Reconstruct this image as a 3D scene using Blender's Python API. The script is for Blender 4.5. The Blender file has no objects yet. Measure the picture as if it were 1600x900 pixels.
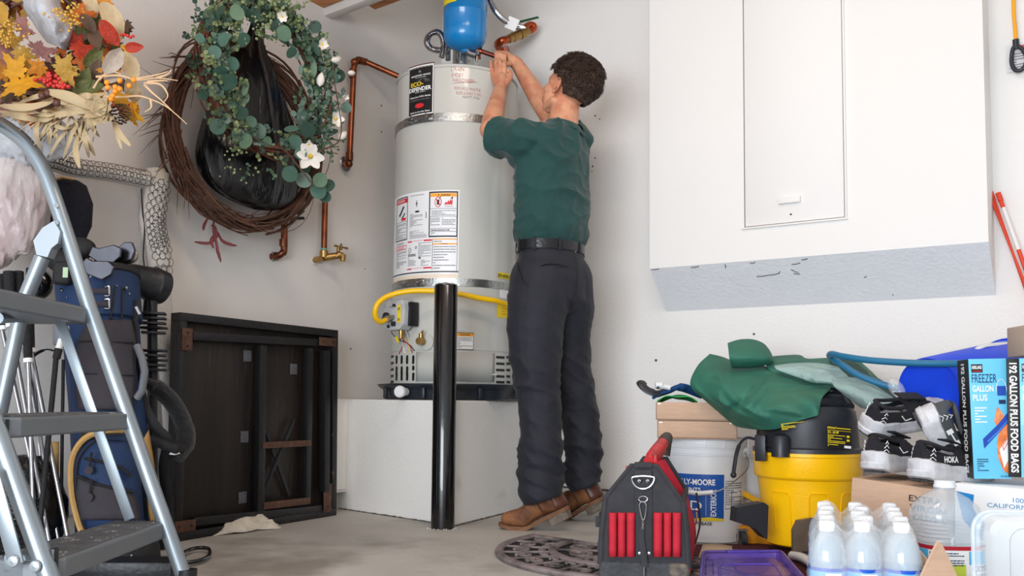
import bpy, bmesh, math, random
import numpy as np
from mathutils import Vector, Matrix, noise
R = random.Random(7)
C = bpy.context.scene.collection
sc = bpy.context.scene
pi = math.pi
# ---------------------------------------------------------------- camera
FPX, PY0, TILT, ROLL = 1400.0, 528.0, math.radians(4.0), math.radians(0.6)
CAM = Vector((0, 0, 0.5))
_F = Vector((0, math.cos(TILT), math.sin(TILT))); _r0 = Vector((1, 0, 0)); _u0 = Vector((0, -math.sin(TILT), math.cos(TILT)))
_Rt = _r0 * math.cos(ROLL) + _u0 * math.sin(ROLL); _Up = _u0 * math.cos(ROLL) - _r0 * math.sin(ROLL)
cd = bpy.data.cameras.new('camera'); cam = bpy.data.objects.new('camera', cd); C.objects.link(cam); sc.camera = cam
cam.matrix_world = Matrix(((_Rt.x, _Up.x, -_F.x, CAM.x), (_Rt.y, _Up.y, -_F.y, CAM.y), (_Rt.z, _Up.z, -_F.z, CAM.z), (0, 0, 0, 1)))
cd.sensor_width = 36; cd.lens = FPX / 1600 * 36; cd.shift_y = (PY0 - 450) / 1600; cd.clip_start = 0.05
# ---------------------------------------------------------------- world, lights, exposure
w = bpy.data.worlds.new('world'); sc.world = w; w.use_nodes = True
bg = w.node_tree.nodes['Background']; bg.inputs[0].default_value = (0.82, 0.90, 1.0, 1); bg.inputs[1].default_value = 1.0
def area(name, loc, target, sx, sy, power, col):
    l = bpy.data.lights.new(name, 'AREA'); l.shape = 'RECTANGLE'; l.size = sx; l.size_y = sy; l.energy = power; l.color = col
    o = bpy.data.objects.new(name, l); C.objects.link(o); o.location = loc
    o.rotation_euler = (Vector(target) - Vector(loc)).to_track_quat('-Z', 'Y').to_euler(); return o
area('daylight_door', (-1.45, -1.8, 0.9), (0.5, 3.8, 0.75), 2.6, 1.5, 198, (0.88, 0.94, 1.0))
area('ceiling_lamp', (0.1, 1.9, 2.7), (0.2, 2.4, 0.0), 1.2, 0.3, 20, (1.0, 0.80, 0.66))
sc.view_settings.view_transform = 'Standard'; sc.view_settings.look = 'None'; sc.view_settings.exposure = -0.06
sc.view_settings.gamma = 1; sc.view_settings.use_curve_mapping = False
# ---------------------------------------------------------------- pixel -> place
def ray(px, py):
    return _Rt * ((px - 800) / FPX) + _Up * (-(py - PY0) / FPX) + _F
def P(px, py, d):
    r = ray(px, py); return CAM + r * (d / r.y)
def Pz(px, py, z):
    r = ray(px, py); return CAM + r * ((z - CAM.z) / r.z)
CORNER = Vector((-.397, 4.738, 0)); UR = Vector((.83, -.558, 0)).normalized(); VL = Vector((-.558, -.83, 0)).normalized()
NL = Vector((-VL.y, VL.x, 0)); NL = NL if NL.x > 0 else -NL           # left wall normal (into room)
NR = Vector((-UR.y, UR.x, 0)); NR = NR if NR.y < 0 else -NR           # right wall normal (into room)
def Ppl(px, py, p0, n):
    r = ray(px, py); return CAM + r * ((p0 - CAM).dot(n) / r.dot(n))
def PL(px, py, off=0): return Ppl(px, py, CORNER + NL * off, NL)
def PR(px, py, off=0): return Ppl(px, py, CORNER + NR * off, NR)
def mpx(px_n, d): return px_n * d / FPX                               # size in metres of a span of pixels at depth d
# ---------------------------------------------------------------- materials
def mat(name, col, rough=.5, metal=0, var=0, vs=8, bump=0, bs=40, col2=None, c2s=4, c2t=(.45, .6), trans=0, ior=1.45, alpha=1,
        coat=0, sss=0, sheen=0, emit=0, stretch=None, detail=6, bd=.02, trl=0):
    m = bpy.data.materials.new(name); m.use_nodes = True; nt = m.node_tree; b = nt.nodes['Principled BSDF']
    c = tuple(col) + (1,); L = nt.links.new
    b.inputs['Base Color'].default_value = c; b.inputs['Roughness'].default_value = rough; b.inputs['Metallic'].default_value = metal
    b.inputs['Transmission Weight'].default_value = trans; b.inputs['IOR'].default_value = ior; b.inputs['Alpha'].default_value = alpha
    b.inputs['Coat Weight'].default_value = coat; b.inputs['Sheen Weight'].default_value = sheen
    if sss: b.inputs['Subsurface Weight'].default_value = sss; b.inputs['Subsurface Radius'].default_value = (.02, .008, .004); b.inputs['Subsurface Scale'].default_value = .5
    if emit: b.inputs['Emission Color'].default_value = c; b.inputs['Emission Strength'].default_value = emit
    if var or bump or col2:
        tc = nt.nodes.new('ShaderNodeTexCoord'); src = tc.outputs['Object']
        if stretch:
            mp = nt.nodes.new('ShaderNodeMapping'); mp.inputs['Scale'].default_value = stretch; L(src, mp.inputs[0]); src = mp.outputs[0]
    out = None
    def nz(s, d=detail):
        n = nt.nodes.new('ShaderNodeTexNoise'); n.inputs['Scale'].default_value = s; n.inputs['Detail'].default_value = d; L(src, n.inputs['Vector']); return n.outputs[0]
    if col2:
        r = nt.nodes.new('ShaderNodeValToRGB'); r.color_ramp.elements[0].position = c2t[0]; r.color_ramp.elements[1].position = c2t[1]
        r.color_ramp.elements[0].color = c; r.color_ramp.elements[1].color = tuple(col2) + (1,); L(nz(c2s), r.inputs[0]); out = r.outputs[0]
    if var:
        h = nt.nodes.new('ShaderNodeHueSaturation'); mr = nt.nodes.new('ShaderNodeMapRange'); L(nz(vs), mr.inputs[0])
        mr.inputs[1].default_value = .3; mr.inputs[2].default_value = .7; mr.inputs[3].default_value = 1 - var; mr.inputs[4].default_value = 1 + var
        L(mr.outputs[0], h.inputs['Value'])
        if out: L(out, h.inputs['Color'])
        else: h.inputs['Color'].default_value = c
        out = h.outputs[0]
    if out: L(out, b.inputs['Base Color'])
    if bump:
        bn = nt.nodes.new('ShaderNodeBump'); bn.inputs['Strength'].default_value = bump; bn.inputs['Distance'].default_value = bd
        L(nz(bs, 4), bn.inputs['Height']); L(bn.outputs[0], b.inputs['Normal'])
    if trl:
        t = nt.nodes.new('ShaderNodeBsdfTranslucent'); t.inputs[0].default_value = c; mx = nt.nodes.new('ShaderNodeMixShader'); mx.inputs[0].default_value = trl
        L(b.outputs[0], mx.inputs[1]); L(t.outputs[0], mx.inputs[2]); L(mx.outputs[0], nt.nodes['Material Output'].inputs[0])
        if out: L(out, t.inputs[0])
    return m
def s2l(r, g, b):
    f = lambda v: (v / 255 / 12.92) if v / 255 <= .04045 else ((v / 255 + .055) / 1.055) ** 2.4
    return (f(r), f(g), f(b))
# ---------------------------------------------------------------- mesh builder
ORG = {}                                                              # world offset of each root built in world coordinates
def frame_from(z, hint=None):
    z = Vector(z).normalized(); h = Vector(hint) if hint is not None else (Vector((0, 0, 1)) if abs(z.z) < .9 else Vector((1, 0, 0)))
    x = h.cross(z); x = x.normalized() if x.length > 1e-6 else Vector((1, 0, 0)); y = z.cross(x)
    return Matrix((x, y, z)).transposed()
def xf(o, ax=None, ay=None, az=None, rz=None, rot=None):
    """4x4 matrix: origin o, optional axes or rotations"""
    if rot is not None: M = rot.to_matrix() if hasattr(rot, 'to_matrix') else rot
    elif rz is not None: M = Matrix.Rotation(rz, 3, 'Z')
    elif az is not None: M = frame_from(az, ay)
    else: M = Matrix.Identity(3)
    return Matrix.Translation(Vector(o)) @ M.to_4x4()
def axes(o, x, y):
    """matrix with given x axis and approximate y axis"""
    x = Vector(x).normalized(); z = x.cross(Vector(y)).normalized(); y = z.cross(x)
    return Matrix.Translation(Vector(o)) @ Matrix((x, y, z)).transposed().to_4x4()
class MB:
    def __init__(s): s.v = []; s.f = []; s.m = []
    def add(s, vs, fs, mi=0, M=None):
        b = len(s.v)
        if M is not None: vs = [M @ Vector(q) for q in vs]
        s.v.extend([tuple(q) for q in vs]); s.f.extend([tuple(i + b for i in f) for f in fs]); s.m.extend([mi] * len(fs)); return s
    def join(s, o, M=None, mi=None):
        b = len(s.v); s.v.extend([tuple(M @ Vector(q)) if M is not None else q for q in o.v]); s.f.extend([tuple(i + b for i in f) for f in o.f])
        s.m.extend([mi if mi is not None else k for k in o.m]); return s
    def box(s, c, sz, M=None, bev=0, mi=0, seg=1):
        x, y, z = [q / 2 for q in sz]; c = Vector(c)
        if bev <= 0:
            vs = [c + Vector((i * x, j * y, k * z)) for i in (-1, 1) for j in (-1, 1) for k in (-1, 1)]
            return s.add(vs, [(0, 1, 3, 2), (4, 6, 7, 5), (0, 4, 5, 1), (2, 3, 7, 6), (0, 2, 6, 4), (1, 5, 7, 3)], mi, M)
        bm = bmesh.new(); bmesh.ops.create_cube(bm, size=1)
        for q in bm.verts: q.co = Vector((q.co.x * sz[0], q.co.y * sz[1], q.co.z * sz[2])) + c
        bmesh.ops.bevel(bm, geom=bm.edges[:], offset=min(bev, min(sz) * .49), segments=seg + 1, affect='EDGES', profile=.5)
        return s.bm(bm, mi, M)
    def bm(s, bm, mi=0, M=None):
        bm.verts.ensure_lookup_table(); vs = [q.co.copy() for q in bm.verts]; fs = [[q.index for q in f.verts] for f in bm.faces]
        bm.verts.index_update(); bm.free(); return s.add(vs, fs, mi, M)
    def tube(s, pts, r, n=8, mi=0, closed=False, cap=True, flat=1.0, M=None, hint=None):
        pts = [Vector(q) for q in pts]; N = len(pts); rs = r if isinstance(r, (list, tuple)) else [r] * N
        vs = []; fs = []; up = None
        for i, p in enumerate(pts):
            if closed: t = pts[(i + 1) % N] - pts[i - 1]
            else: t = pts[min(i + 1, N - 1)] - pts[max(i - 1, 0)]
            if t.length < 1e-9: t = Vector((0, 0, 1))
            t.normalize()
            if up is None:
                up = Vector(hint) if hint is not None else (Vector((0, 0, 1)) if abs(t.z) < .9 else Vector((1, 0, 0)))
            up = (up - t * up.dot(t)); up = up.normalized() if up.length > 1e-6 else frame_from(t).col[0]
            sd = t.cross(up)
            for k in range(n):
                a = 2 * pi * k / n; vs.append(p + (sd * math.cos(a) + up * math.sin(a) * flat) * rs[i])
        for i in range(N if closed else N - 1):
            j = (i + 1) % N
            for k in range(n): k2 = (k + 1) % n; fs.append((i * n + k, i * n + k2, j * n + k2, j * n + k))
        if cap and not closed: fs.append(tuple(range(n - 1, -1, -1))); fs.append(tuple((N - 1) * n + k for k in range(n)))
        return s.add(vs, fs, mi, M)
    def lathe(s, prof, n=24, mi=0, M=None, cap=True, sq=None, a0=0, a1=2 * pi):
        """prof: (radius, z) list; sq: superellipse exponent for a squared section"""
        vs = []; fs = []; full = abs(a1 - a0 - 2 * pi) < 1e-6; K = n if full else n + 1
        for (r, z) in prof:
            for k in range(K):
                a = a0 + (a1 - a0) * k / n; cx, sx = math.cos(a), math.sin(a); q = 1
                if sq: q = 1 / ((abs(cx) ** sq + abs(sx) ** sq) ** (1 / sq))
                vs.append((r * cx * q, r * sx * q, z))
        for i in range(len(prof) - 1):
            for k in range(n): k2 = (k + 1) % K; fs.append((i * K + k, i * K + k2, (i + 1) * K + k2, (i + 1) * K + k))
        if cap and full:
            if prof[0][0] > 1e-5: fs.append(tuple(range(n - 1, -1, -1)))
            if prof[-1][0] > 1e-5: fs.append(tuple((len(prof) - 1) * n + k for k in range(n)))
        return s.add(vs, fs, mi, M)
    def grid(s, fn, nu, nv, mi=0, M=None, cu=False):
        vs = [fn(i / (nu if cu else nu - 1), j / (nv - 1)) for j in range(nv) for i in range(nu)]; fs = []
        for j in range(nv - 1):
            for i in range(nu if cu else nu - 1):
                i2 = (i + 1) % nu; fs.append((j * nu + i, j * nu + i2, (j + 1) * nu + i2, (j + 1) * nu + i))
        return s.add(vs, fs, mi, M)
    def prism(s, poly, h, mi=0, M=None):
        """poly in xy extruded 0..h along z"""
        n = len(poly); vs = [(x, y, 0) for x, y in poly] + [(x, y, h) for x, y in poly]
        fs = [tuple(range(n - 1, -1, -1)), tuple(range(n, 2 * n))] + [(i, (i + 1) % n, n + (i + 1) % n, n + i) for i in range(n)]
        return s.add(vs, fs, mi, M)
    def ball(s, c, r, n=12, mi=0, sc_=(1, 1, 1), M=None):
        rr = r; prof = [(math.sin(pi * i / (n // 2)) * rr, -math.cos(pi * i / (n // 2)) * rr) for i in range(n // 2 + 1)]
        vs = MB().lathe([(max(a, 1e-6), b) for a, b in prof], n, cap=False)
        T = Matrix.Translation(Vector(c)) @ Matrix.Diagonal((*sc_, 1)); T = (M @ T) if M is not None else T
        return s.join(vs, T, mi)
    def sphere_fast(s, c, r, mi=0): return s.ball(c, r, 8, mi)
    def map(s, fn): s.v = [tuple(fn(Vector(q))) for q in s.v]; return s
    def build(s, name, mats, parent=None, smooth=True, org=None, kind=None, weld=False, label=None, angle=None, solid=0, sub=0, sm=0):
        mats = mats if isinstance(mats, (list, tuple)) else [mats]
        if parent is not None: o0 = ORG.get(parent.name, Vector((0, 0, 0)))
        elif org is not None: o0 = Vector(org)
        elif org is None and s.v:
            a = np.array(s.v); o0 = Vector(((a[:, 0].min() + a[:, 0].max()) / 2, (a[:, 1].min() + a[:, 1].max()) / 2, a[:, 2].min()))
        me = bpy.data.meshes.new(name); me.from_pydata([(q[0] - o0[0], q[1] - o0[1], q[2] - o0[2]) for q in s.v], [], s.f)
        for m in mats: me.materials.append(m)
        me.polygons.foreach_set('material_index', s.m)
        if weld or sub:
            bm = bmesh.new(); bm.from_mesh(me); bmesh.ops.remove_doubles(bm, verts=bm.verts, dist=1e-5); bmesh.ops.recalc_face_normals(bm, faces=bm.faces); bm.to_mesh(me); bm.free()
        if smooth: me.polygons.foreach_set('use_smooth', [True] * len(me.polygons)); me.set_sharp_from_angle(angle=angle if angle else math.radians(38))
        me.update(); o = bpy.data.objects.new(name, me); C.objects.link(o)
        if parent is not None: o.parent = parent; ORG[o.name] = o0
        else: o.location = o0; ORG[o.name] = o0
        if kind: o['kind'] = kind
        if label: o['label'] = label
        if sm: md = o.modifiers.new('smooth', 'SMOOTH'); md.factor = .5; md.iterations = sm
        if solid: md = o.modifiers.new('solid', 'SOLIDIFY'); md.thickness = solid; md.offset = 0
        if sub: md = o.modifiers.new('sub', 'SUBSURF'); md.levels = sub; md.render_levels = sub
        return o
def tag(o, label=None, cat=None, group=None, kind=None):
    if label: o['label'] = label
    if cat: o['category'] = cat
    if group: o['group'] = group
    if kind: o['kind'] = kind
    return o
def thing(name, label, cat, loc=(0, 0, 0), group=None, local=False, rot=None):
    """Empty at the thing's base. local=True: parts are given in local coordinates; else in world coordinates"""
    o = bpy.data.objects.new(name, None); C.objects.link(o); o.location = Vector(loc); o.empty_display_size = .05
    ORG[o.name] = Vector((0, 0, 0)) if local else Vector(loc)
    if rot is not None: o.rotation_euler = rot if not hasattr(rot, 'to_euler') else rot.to_euler()
    return tag(o, label, cat, group)
def copy_tree(o, parent=None, **kw):
    c = o.copy(); C.objects.link(c); ORG[c.name] = ORG.get(o.name, Vector((0, 0, 0)))
    if parent is not None: c.parent = parent
    for ch in list(o.children): copy_tree(ch, c)
    for k, v in kw.items(): c[k] = v
    return c
def crom(pts, n=8, closed=False):
    """Catmull-Rom through points (any tuple length)"""
    pts = [np.array(p, float) for p in pts]; N = len(pts); out = []
    for i in range(N if closed else N - 1):
        if closed: p0, p1, p2, p3 = pts[i - 1], pts[i], pts[(i + 1) % N], pts[(i + 2) % N]
        else: p0, p1, p2, p3 = pts[max(i - 1, 0)], pts[i], pts[i + 1], pts[min(i + 2, N - 1)]
        for k in range(n):
            t = k / n; out.append(.5 * ((2 * p1) + (-p0 + p2) * t + (2 * p0 - 5 * p1 + 4 * p2 - p3) * t * t + (-p0 + 3 * p1 - 3 * p2 + p3) * t ** 3))
    if not closed: out.append(pts[-1])
    return [tuple(float(v) for v in q) for q in out]
def cpts(ppd, n=8): return crom([tuple(P(*q)) for q in ppd], n)
def nz3(p, s, seed=0): return noise.noise(Vector((p[0] * s + seed * 7.3, p[1] * s - seed * 3.1, p[2] * s + seed)))
def fbm(p, s, o=4, seed=0): return sum(nz3(p, s * 2 ** i, seed + i) / 2 ** i for i in range(o))
_tc = {}
def text2d(txt, bold=0.0):
    """mesh of a text of height 1 (cap height), baseline at 0, left at 0: (verts2d, faces, width)"""
    k = (txt, bold)
    if k in _tc: return _tc[k]
    cu = bpy.data.curves.new('t', 'FONT'); cu.body = txt; cu.size = 1; cu.resolution_u = 3; cu.offset = bold
    ob = bpy.data.objects.new('t', cu); C.objects.link(ob); me = bpy.data.meshes.new_from_object(ob)
    vs = [(q.co.x / .72, q.co.y / .72) for q in me.vertices]; fs = [tuple(p.vertices) for p in me.polygons]
    bpy.data.objects.remove(ob); bpy.data.curves.remove(cu); bpy.data.meshes.remove(me)
    x0 = min(q[0] for q in vs); x1 = max(q[0] for q in vs); vs = [(a - x0, b) for a, b in vs]
    _tc[k] = (vs, fs, x1 - x0); return _tc[k]
def put_text(mb, txt, x, y, h, fn, mi=0, w=None, bold=0.0, rot=0, align='l', wob=0):
    """text with cap height h at (x,y) of a 2D surface; fn(x,y)->3D; w stretches it to that width"""
    vs, fs, wd = text2d(txt, bold); sx = (w / wd) if w else h; W = wd * sx
    ox = {'l': 0, 'c': -W / 2, 'r': -W}[align]; c, s = math.cos(rot), math.sin(rot); out = []
    for a, b in vs:
        X = a * sx + ox; Y = b * h
        if wob: Y += wob * h * math.sin(a * 2.3 + len(txt)); X += wob * h * math.sin(b * 5 + a * 1.7)
        out.append(fn(x + X * c - Y * s, y + X * s + Y * c))
    mb.add(out, fs, mi)
def rect2(mb, x0, y0, x1, y1, fn, mi=0, nx=1, ny=1):
    mb.grid(lambda u, v: fn(x0 + (x1 - x0) * u, y0 + (y1 - y0) * v), nx + 1, ny + 1, mi)
def lines2(mb, x0, y0, x1, y1, fn, n, mi=0, fill=.45, rr=R):
    """rows of illegible small print"""
    dy = (y1 - y0) / n
    for i in range(n):
        yb = y1 - (i + .5) * dy; x = x0
        while x < x1 - .001:
            wl = (x1 - x0) * rr.uniform(.03, .12); e = min(x + wl, x1)
            rect2(mb, x, yb - dy * fill / 2, e, yb + dy * fill / 2, fn, mi); x = e + (x1 - x0) * .015
            if rr.random() < .06: break
def planefn(o, x, y, off=0):
    o = Vector(o); x = Vector(x).normalized(); y = Vector(y).normalized(); n = x.cross(y).normalized()
    return lambda a, b, k=off: o + x * a + y * b + n * k
def blob(caps, voxel, smooth=6, extra=None, sm_f=.5):
    """continuous skin around tapered capsules [(p,q,rp,rq)] and ellipsoids: returns MB after voxel remesh"""
    m = MB()
    for c in caps:
        p, q, r1, r2 = Vector(c[0]), Vector(c[1]), c[2], c[3]; L = (q - p).length; fl = c[4] if len(c) > 4 else 1; hint = c[5] if len(c) > 5 else None
        M = xf(p, az=(q - p) if L > 1e-6 else (0, 0, 1), ay=hint); k = 8; prof = []
        for i in range(k + 1): a = -pi / 2 + pi / 2 * i / k; prof.append((max(r1 * math.cos(a), 1e-5), r1 * math.sin(a)))
        for i in range(k + 1): a = pi / 2 * i / k; prof.append((max(r2 * math.cos(a), 1e-5), L + r2 * math.sin(a)))
        t = MB().lathe(prof, 20, cap=False)
        m.join(t, M @ Matrix.Diagonal((1, fl, 1, 1)))
    if extra: m.join(extra)
    me = bpy.data.meshes.new('b'); me.from_pydata(m.v, [], m.f); bm = bmesh.new(); bm.from_mesh(me); bmesh.ops.remove_doubles(bm, verts=bm.verts, dist=2e-5)
    bmesh.ops.recalc_face_normals(bm, faces=bm.faces); bm.to_mesh(me); bm.free()
    o = bpy.data.objects.new('b', me); C.objects.link(o); md = o.modifiers.new('r', 'REMESH'); md.mode = 'VOXEL'; md.voxel_size = voxel
    if smooth: ms = o.modifiers.new('s', 'SMOOTH'); ms.factor = sm_f; ms.iterations = smooth
    dg = bpy.context.evaluated_depsgraph_get(); ev = o.evaluated_get(dg); em = ev.to_mesh()
    r = MB(); r.v = [tuple(q.co) for q in em.vertices]; r.f = [tuple(p.vertices) for p in em.polygons]; r.m = [0] * len(r.f)
    r.n = [q.normal.copy() for q in em.vertices]
    ev.to_mesh_clear(); bpy.data.objects.remove(o); bpy.data.meshes.remove(me); return r
def displace(mb, fn):
    mb.v = [tuple(Vector(q) + n * fn(Vector(q), n)) for q, n in zip(mb.v, mb.n)]; return mb
# ================================================================ setting
M_wall = mat('wall_paint', s2l(232, 230, 228), .75, var=.01, vs=1.2, bump=.35, bs=85, bd=.005, col2=s2l(234, 231, 227), c2s=.9, c2t=(.5, .8))
M_wallL = mat('wall_paint_shaded_stained', s2l(224, 219, 214), .78, var=.015, vs=1.5, bump=.22, bs=85, bd=.005, col2=s2l(212, 205, 199), c2s=1.6, c2t=(.5, .85))  # darker copy of wall paint: left wall's dimmer light put into the colour, plus stains
M_smooth = mat('smooth_white', s2l(233, 231, 229), .6, var=.01, vs=1)
M_stem = mat('stem_white', s2l(214, 210, 203), .8, var=.05, vs=6, bump=.6, bs=60, bd=.008, col2=s2l(170, 160, 145), c2s=7, c2t=(.6, .72))
M_plat = mat('platform_plaster', s2l(240, 238, 234), .8, var=.02, vs=3, bump=.3, bs=70, bd=.006, col2=s2l(212, 202, 188), c2s=5, c2t=(.66, .85))
M_conc = mat('concrete', s2l(180, 176, 170), .6, var=.16, vs=2.6, bump=.3, bs=30, bd=.006, col2=s2l(136, 130, 122), c2s=2.2, c2t=(.5, .66), detail=9)
M_soff = mat('soffit_texture', s2l(232, 234, 238), .85, var=.02, vs=9, bump=.5, bs=60, bd=.006)
M_dark = mat('dark_gap', s2l(50, 46, 42), .9)
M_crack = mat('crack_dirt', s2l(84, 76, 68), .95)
up = Vector((0, 0, 1))
def wallbox(name, p, d, length, thick, z0, z1, nrm, m):
    a = Vector(p); b = a + d * length; mb = MB(); o = -nrm * thick
    vs = [Vector((q.x, q.y, z)) for q in (a, b, b + o, a + o) for z in (z0, z1)]
    mb.add(vs, [(0, 2, 3, 1), (2, 4, 5, 3), (4, 6, 7, 5), (6, 0, 1, 7), (1, 3, 5, 7), (0, 6, 4, 2)])
    return mb.build(name, m, smooth=False, kind='structure')
wallbox('wall_left', CORNER, VL, 5.4, .12, 0, 2.75, NL, M_wallL)
wallbox('wall_right', CORNER, UR, 4.6, .12, 0, 2.75, NR, M_wall)
wallbox('wall_side', CORNER + UR * 4.6, VL, 4.6, .12, 0, 2.75, -UR, M_wall)
# floor slab with a few thin cracks
fl = MB().box((-.2, 1.5, -.06), (12, 12, .12)); fl.build('floor', M_conc, smooth=False, kind='structure')
# ceiling over the room
ce = MB()
cpz = [CORNER - NL * .1 - NR * .1, CORNER + UR * 4.7 - NR * .1, CORNER + UR * 4.7 + VL * 4.6, CORNER + VL * 4.6 - NL * .1]
ce.add([Vector((q.x, q.y, z)) for q in cpz for z in (2.75, 2.85)], [(0, 2, 4, 6), (7, 5, 3, 1), (0, 1, 3, 2), (2, 3, 5, 4), (4, 5, 7, 6), (6, 7, 1, 0)])
ce.build('ceiling', mat('ceiling_paint', s2l(214, 206, 196), .8, bump=.4, bs=50), smooth=False, kind='structure')
# baseboards: proud concrete stem below the plaster
def stem(name, p, d, L, n):
    mb = MB(); M = axes(Vector(p), d, n if False else up)   # x along wall, y up, z = x cross up
    sgn = 1 if Vector(d).cross(up).dot(n) > 0 else -1
    mb.box((L / 2, .045, sgn * .006), (L, .09, .012), M, bev=.003)
    mb.box((L / 2, .094, sgn * .010), (L, .006, .022), M, mi=1)
    return mb.build(name, [M_stem, M_crack], kind='structure')
stem('baseboard_right', CORNER + NR * .0, UR, 4.5, NR)
stem('baseboard_left', CORNER + NL * .0, VL, 4.5, NL)
# half-height thick wall piece left of the platform
tp = PL(562, 797, .03); tp.z = 0
tl = MB(); Mx = axes(tp - NL * .03, VL, up); sg = 1 if VL.cross(up).dot(NL) > 0 else -1
tl.box((.10, .295, sg * .03), (.5, .41, .06), Mx, bev=.004)
tl.build('trim_1', M_plat, kind='structure')
lg = MB().box((.10, .085, sg * .045), (.5, .008, .05), Mx); lg.build('trim_2', M_stem, kind='structure')
# platform under the heater
A = Pz(545, 797, 0); B = Pz(711, 822, 0); D = Pz(775, 806, 0)
dB = (D - B).normalized(); t = (CORNER - B).dot(NR) / dB.dot(NR); Cc = B + dB * t
dA = (A - B).normalized(); t = (CORNER - B).dot(NL) / dA.dot(NL); Aa = B + dA * t
PZ = .498
pm = MB(); pts = [Aa, B, Cc, CORNER]; n_ = 4
vs = [Vector((q.x, q.y, z)) for z in (0, PZ) for q in pts]
pm.add(vs, [(0, 1, 5, 4), (1, 2, 6, 5), (2, 3, 7, 6), (3, 0, 4, 7), (4, 5, 6, 7), (3, 2, 1, 0)])
po = pm.build('heater_platform', M_plat, smooth=False, kind='structure'); po['label'] = 'white plastered corner platform under the water heater'
bv = po.modifiers.new('b', 'BEVEL'); bv.width = .006; bv.segments = 2
# dirt seam along the platform's foot
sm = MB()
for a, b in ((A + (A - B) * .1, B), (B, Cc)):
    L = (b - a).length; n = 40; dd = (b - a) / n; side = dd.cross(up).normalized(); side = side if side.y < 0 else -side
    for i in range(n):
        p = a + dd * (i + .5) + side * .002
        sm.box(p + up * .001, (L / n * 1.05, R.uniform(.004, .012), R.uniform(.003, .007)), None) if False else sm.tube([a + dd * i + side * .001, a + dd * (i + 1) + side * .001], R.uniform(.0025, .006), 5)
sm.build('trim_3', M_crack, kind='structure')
# paint chip at the left foot of the platform
ch = MB(); q = Pz(551, 793, .012); ch.prism([(-.018, -.012), (.02, -.014), (.012, .012), (-.004, .024), (-.012, .01)], .006, 0, axes(q + Vector((0, -.006, .004)), (A - B), up))
tag(ch.build('paint_chip', mat('chipped_wood', s2l(150, 108, 72), .9)), 'small brown chip at the left foot of the white platform', 'debris')
# ---- bulkhead box on the right wall with an access door
H0, H1 = 0.906, 1.072; zt = 2.75
wl = PR(1043, 487); wr = PR(1556, 461); fl_ = PR(1016, 421, .175); fr_ = PR(1544, 376, .19)
wl.z = wr.z = (wl.z + wr.z) / 2; fl_.z = fr_.z = (fl_.z + fr_.z) / 2
dep = (fl_ - CORNER).dot(NR)
bl = PR(1015, 100, .175); w0 = PR(1043, 487); s_fl = (fl_ - CORNER).dot(UR); s_fr = (fr_ - CORNER).dot(UR); s_wl = (wl - CORNER).dot(UR); s_wr = (wr - CORNER).dot(UR)
def WR(s, n, z): q = CORNER + UR * s + NR * n; return Vector((q.x, q.y, z))
bk = MB()
# door opening in the front face
dA1 = PR(1163, 356, .18); dB1 = PR(1321, 340, .18); sd0 = (dA1 - CORNER).dot(UR); sd1 = (dB1 - CORNER).dot(UR); zd = (dA1.z + dB1.z) / 2; D0 = .18
zf = fl_.z
vs = [WR(s_fl, D0, zf), WR(sd0, D0, zf), WR(sd1, D0, zf), WR(s_fr, D0, zf), WR(s_fl, D0, zt), WR(sd0, D0, zt), WR(sd1, D0, zt), WR(s_fr, D0, zt), WR(sd0, D0, zd), WR(sd1, D0, zd),
      WR(s_wl, 0, wl.z), WR(s_wr, 0, wl.z), WR(s_wl, 0, zt), WR(s_wr, 0, zt),
      WR(sd0, D0 - .03, zd), WR(sd1, D0 - .03, zd), WR(sd0, D0 - .03, zt), WR(sd1, D0 - .03, zt), WR(s_fl, D0, zd), WR(s_fr, D0, zd)]
bk.add(vs, [(0, 1, 8, 18), (1, 2, 9, 8), (2, 3, 19, 9), (18, 8, 5, 4), (9, 19, 7, 6), (10, 0, 18, 4, 12), (3, 11, 13, 7, 19), (8, 9, 15, 14), (8, 14, 16, 5), (9, 6, 17, 15), (14, 15, 17, 16)], 0)
bk.add(vs, [(10, 11, 3, 0)], 1)
bo = bk.build('wall_bulkhead', [M_smooth, M_soff], smooth=False, kind='structure'); bo['label'] = 'boxed white bulkhead with slanted textured underside on the right wall'
g = .004; Mw = axes(WR(sd0, D0 - .03, zd), UR, up)       # x along the wall, y up; z = into or out of the wall
szn = 1 if UR.cross(up).dot(NR) > 0 else -1
W_, H_ = sd1 - sd0, zt - zd
dr = MB().box((W_ / 2, H_ / 2, szn * .0165), (W_ - 2 * g, H_ - 2 * g, .027), Mw, bev=.002)
door = dr.build('door_1', M_smooth, kind='structure'); door['label'] = 'flush white access door in the bulkhead'
hq = PR(1234, 313, .18); hx = (hq - WR(sd0, D0, zd)).dot(UR); hy = hq.z - zd
MB().box((hx, hy, szn * .036), (.088, .026, .014), Mw, bev=.003).build('door_handle', M_smooth, door)
hq = PR(1236, 335, .18); hx = (hq - WR(sd0, D0, zd)).dot(UR); hy = hq.z - zd
MB().tube([(hx, hy, szn * .0285), (hx, hy, szn * .034)], .0035, 8, M=Mw).build('screw', M_dark, door)
tr = MB()
tr.box((W_ / 2, -.004, szn * .034), (W_ + .02, .008, .010), Mw, bev=.002); tr.box((W_ + .004, H_ / 2, szn * .034), (.008, H_ + .01, .010), Mw, bev=.002)
tr.build('trim_4', M_smooth, kind='structure')
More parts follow.
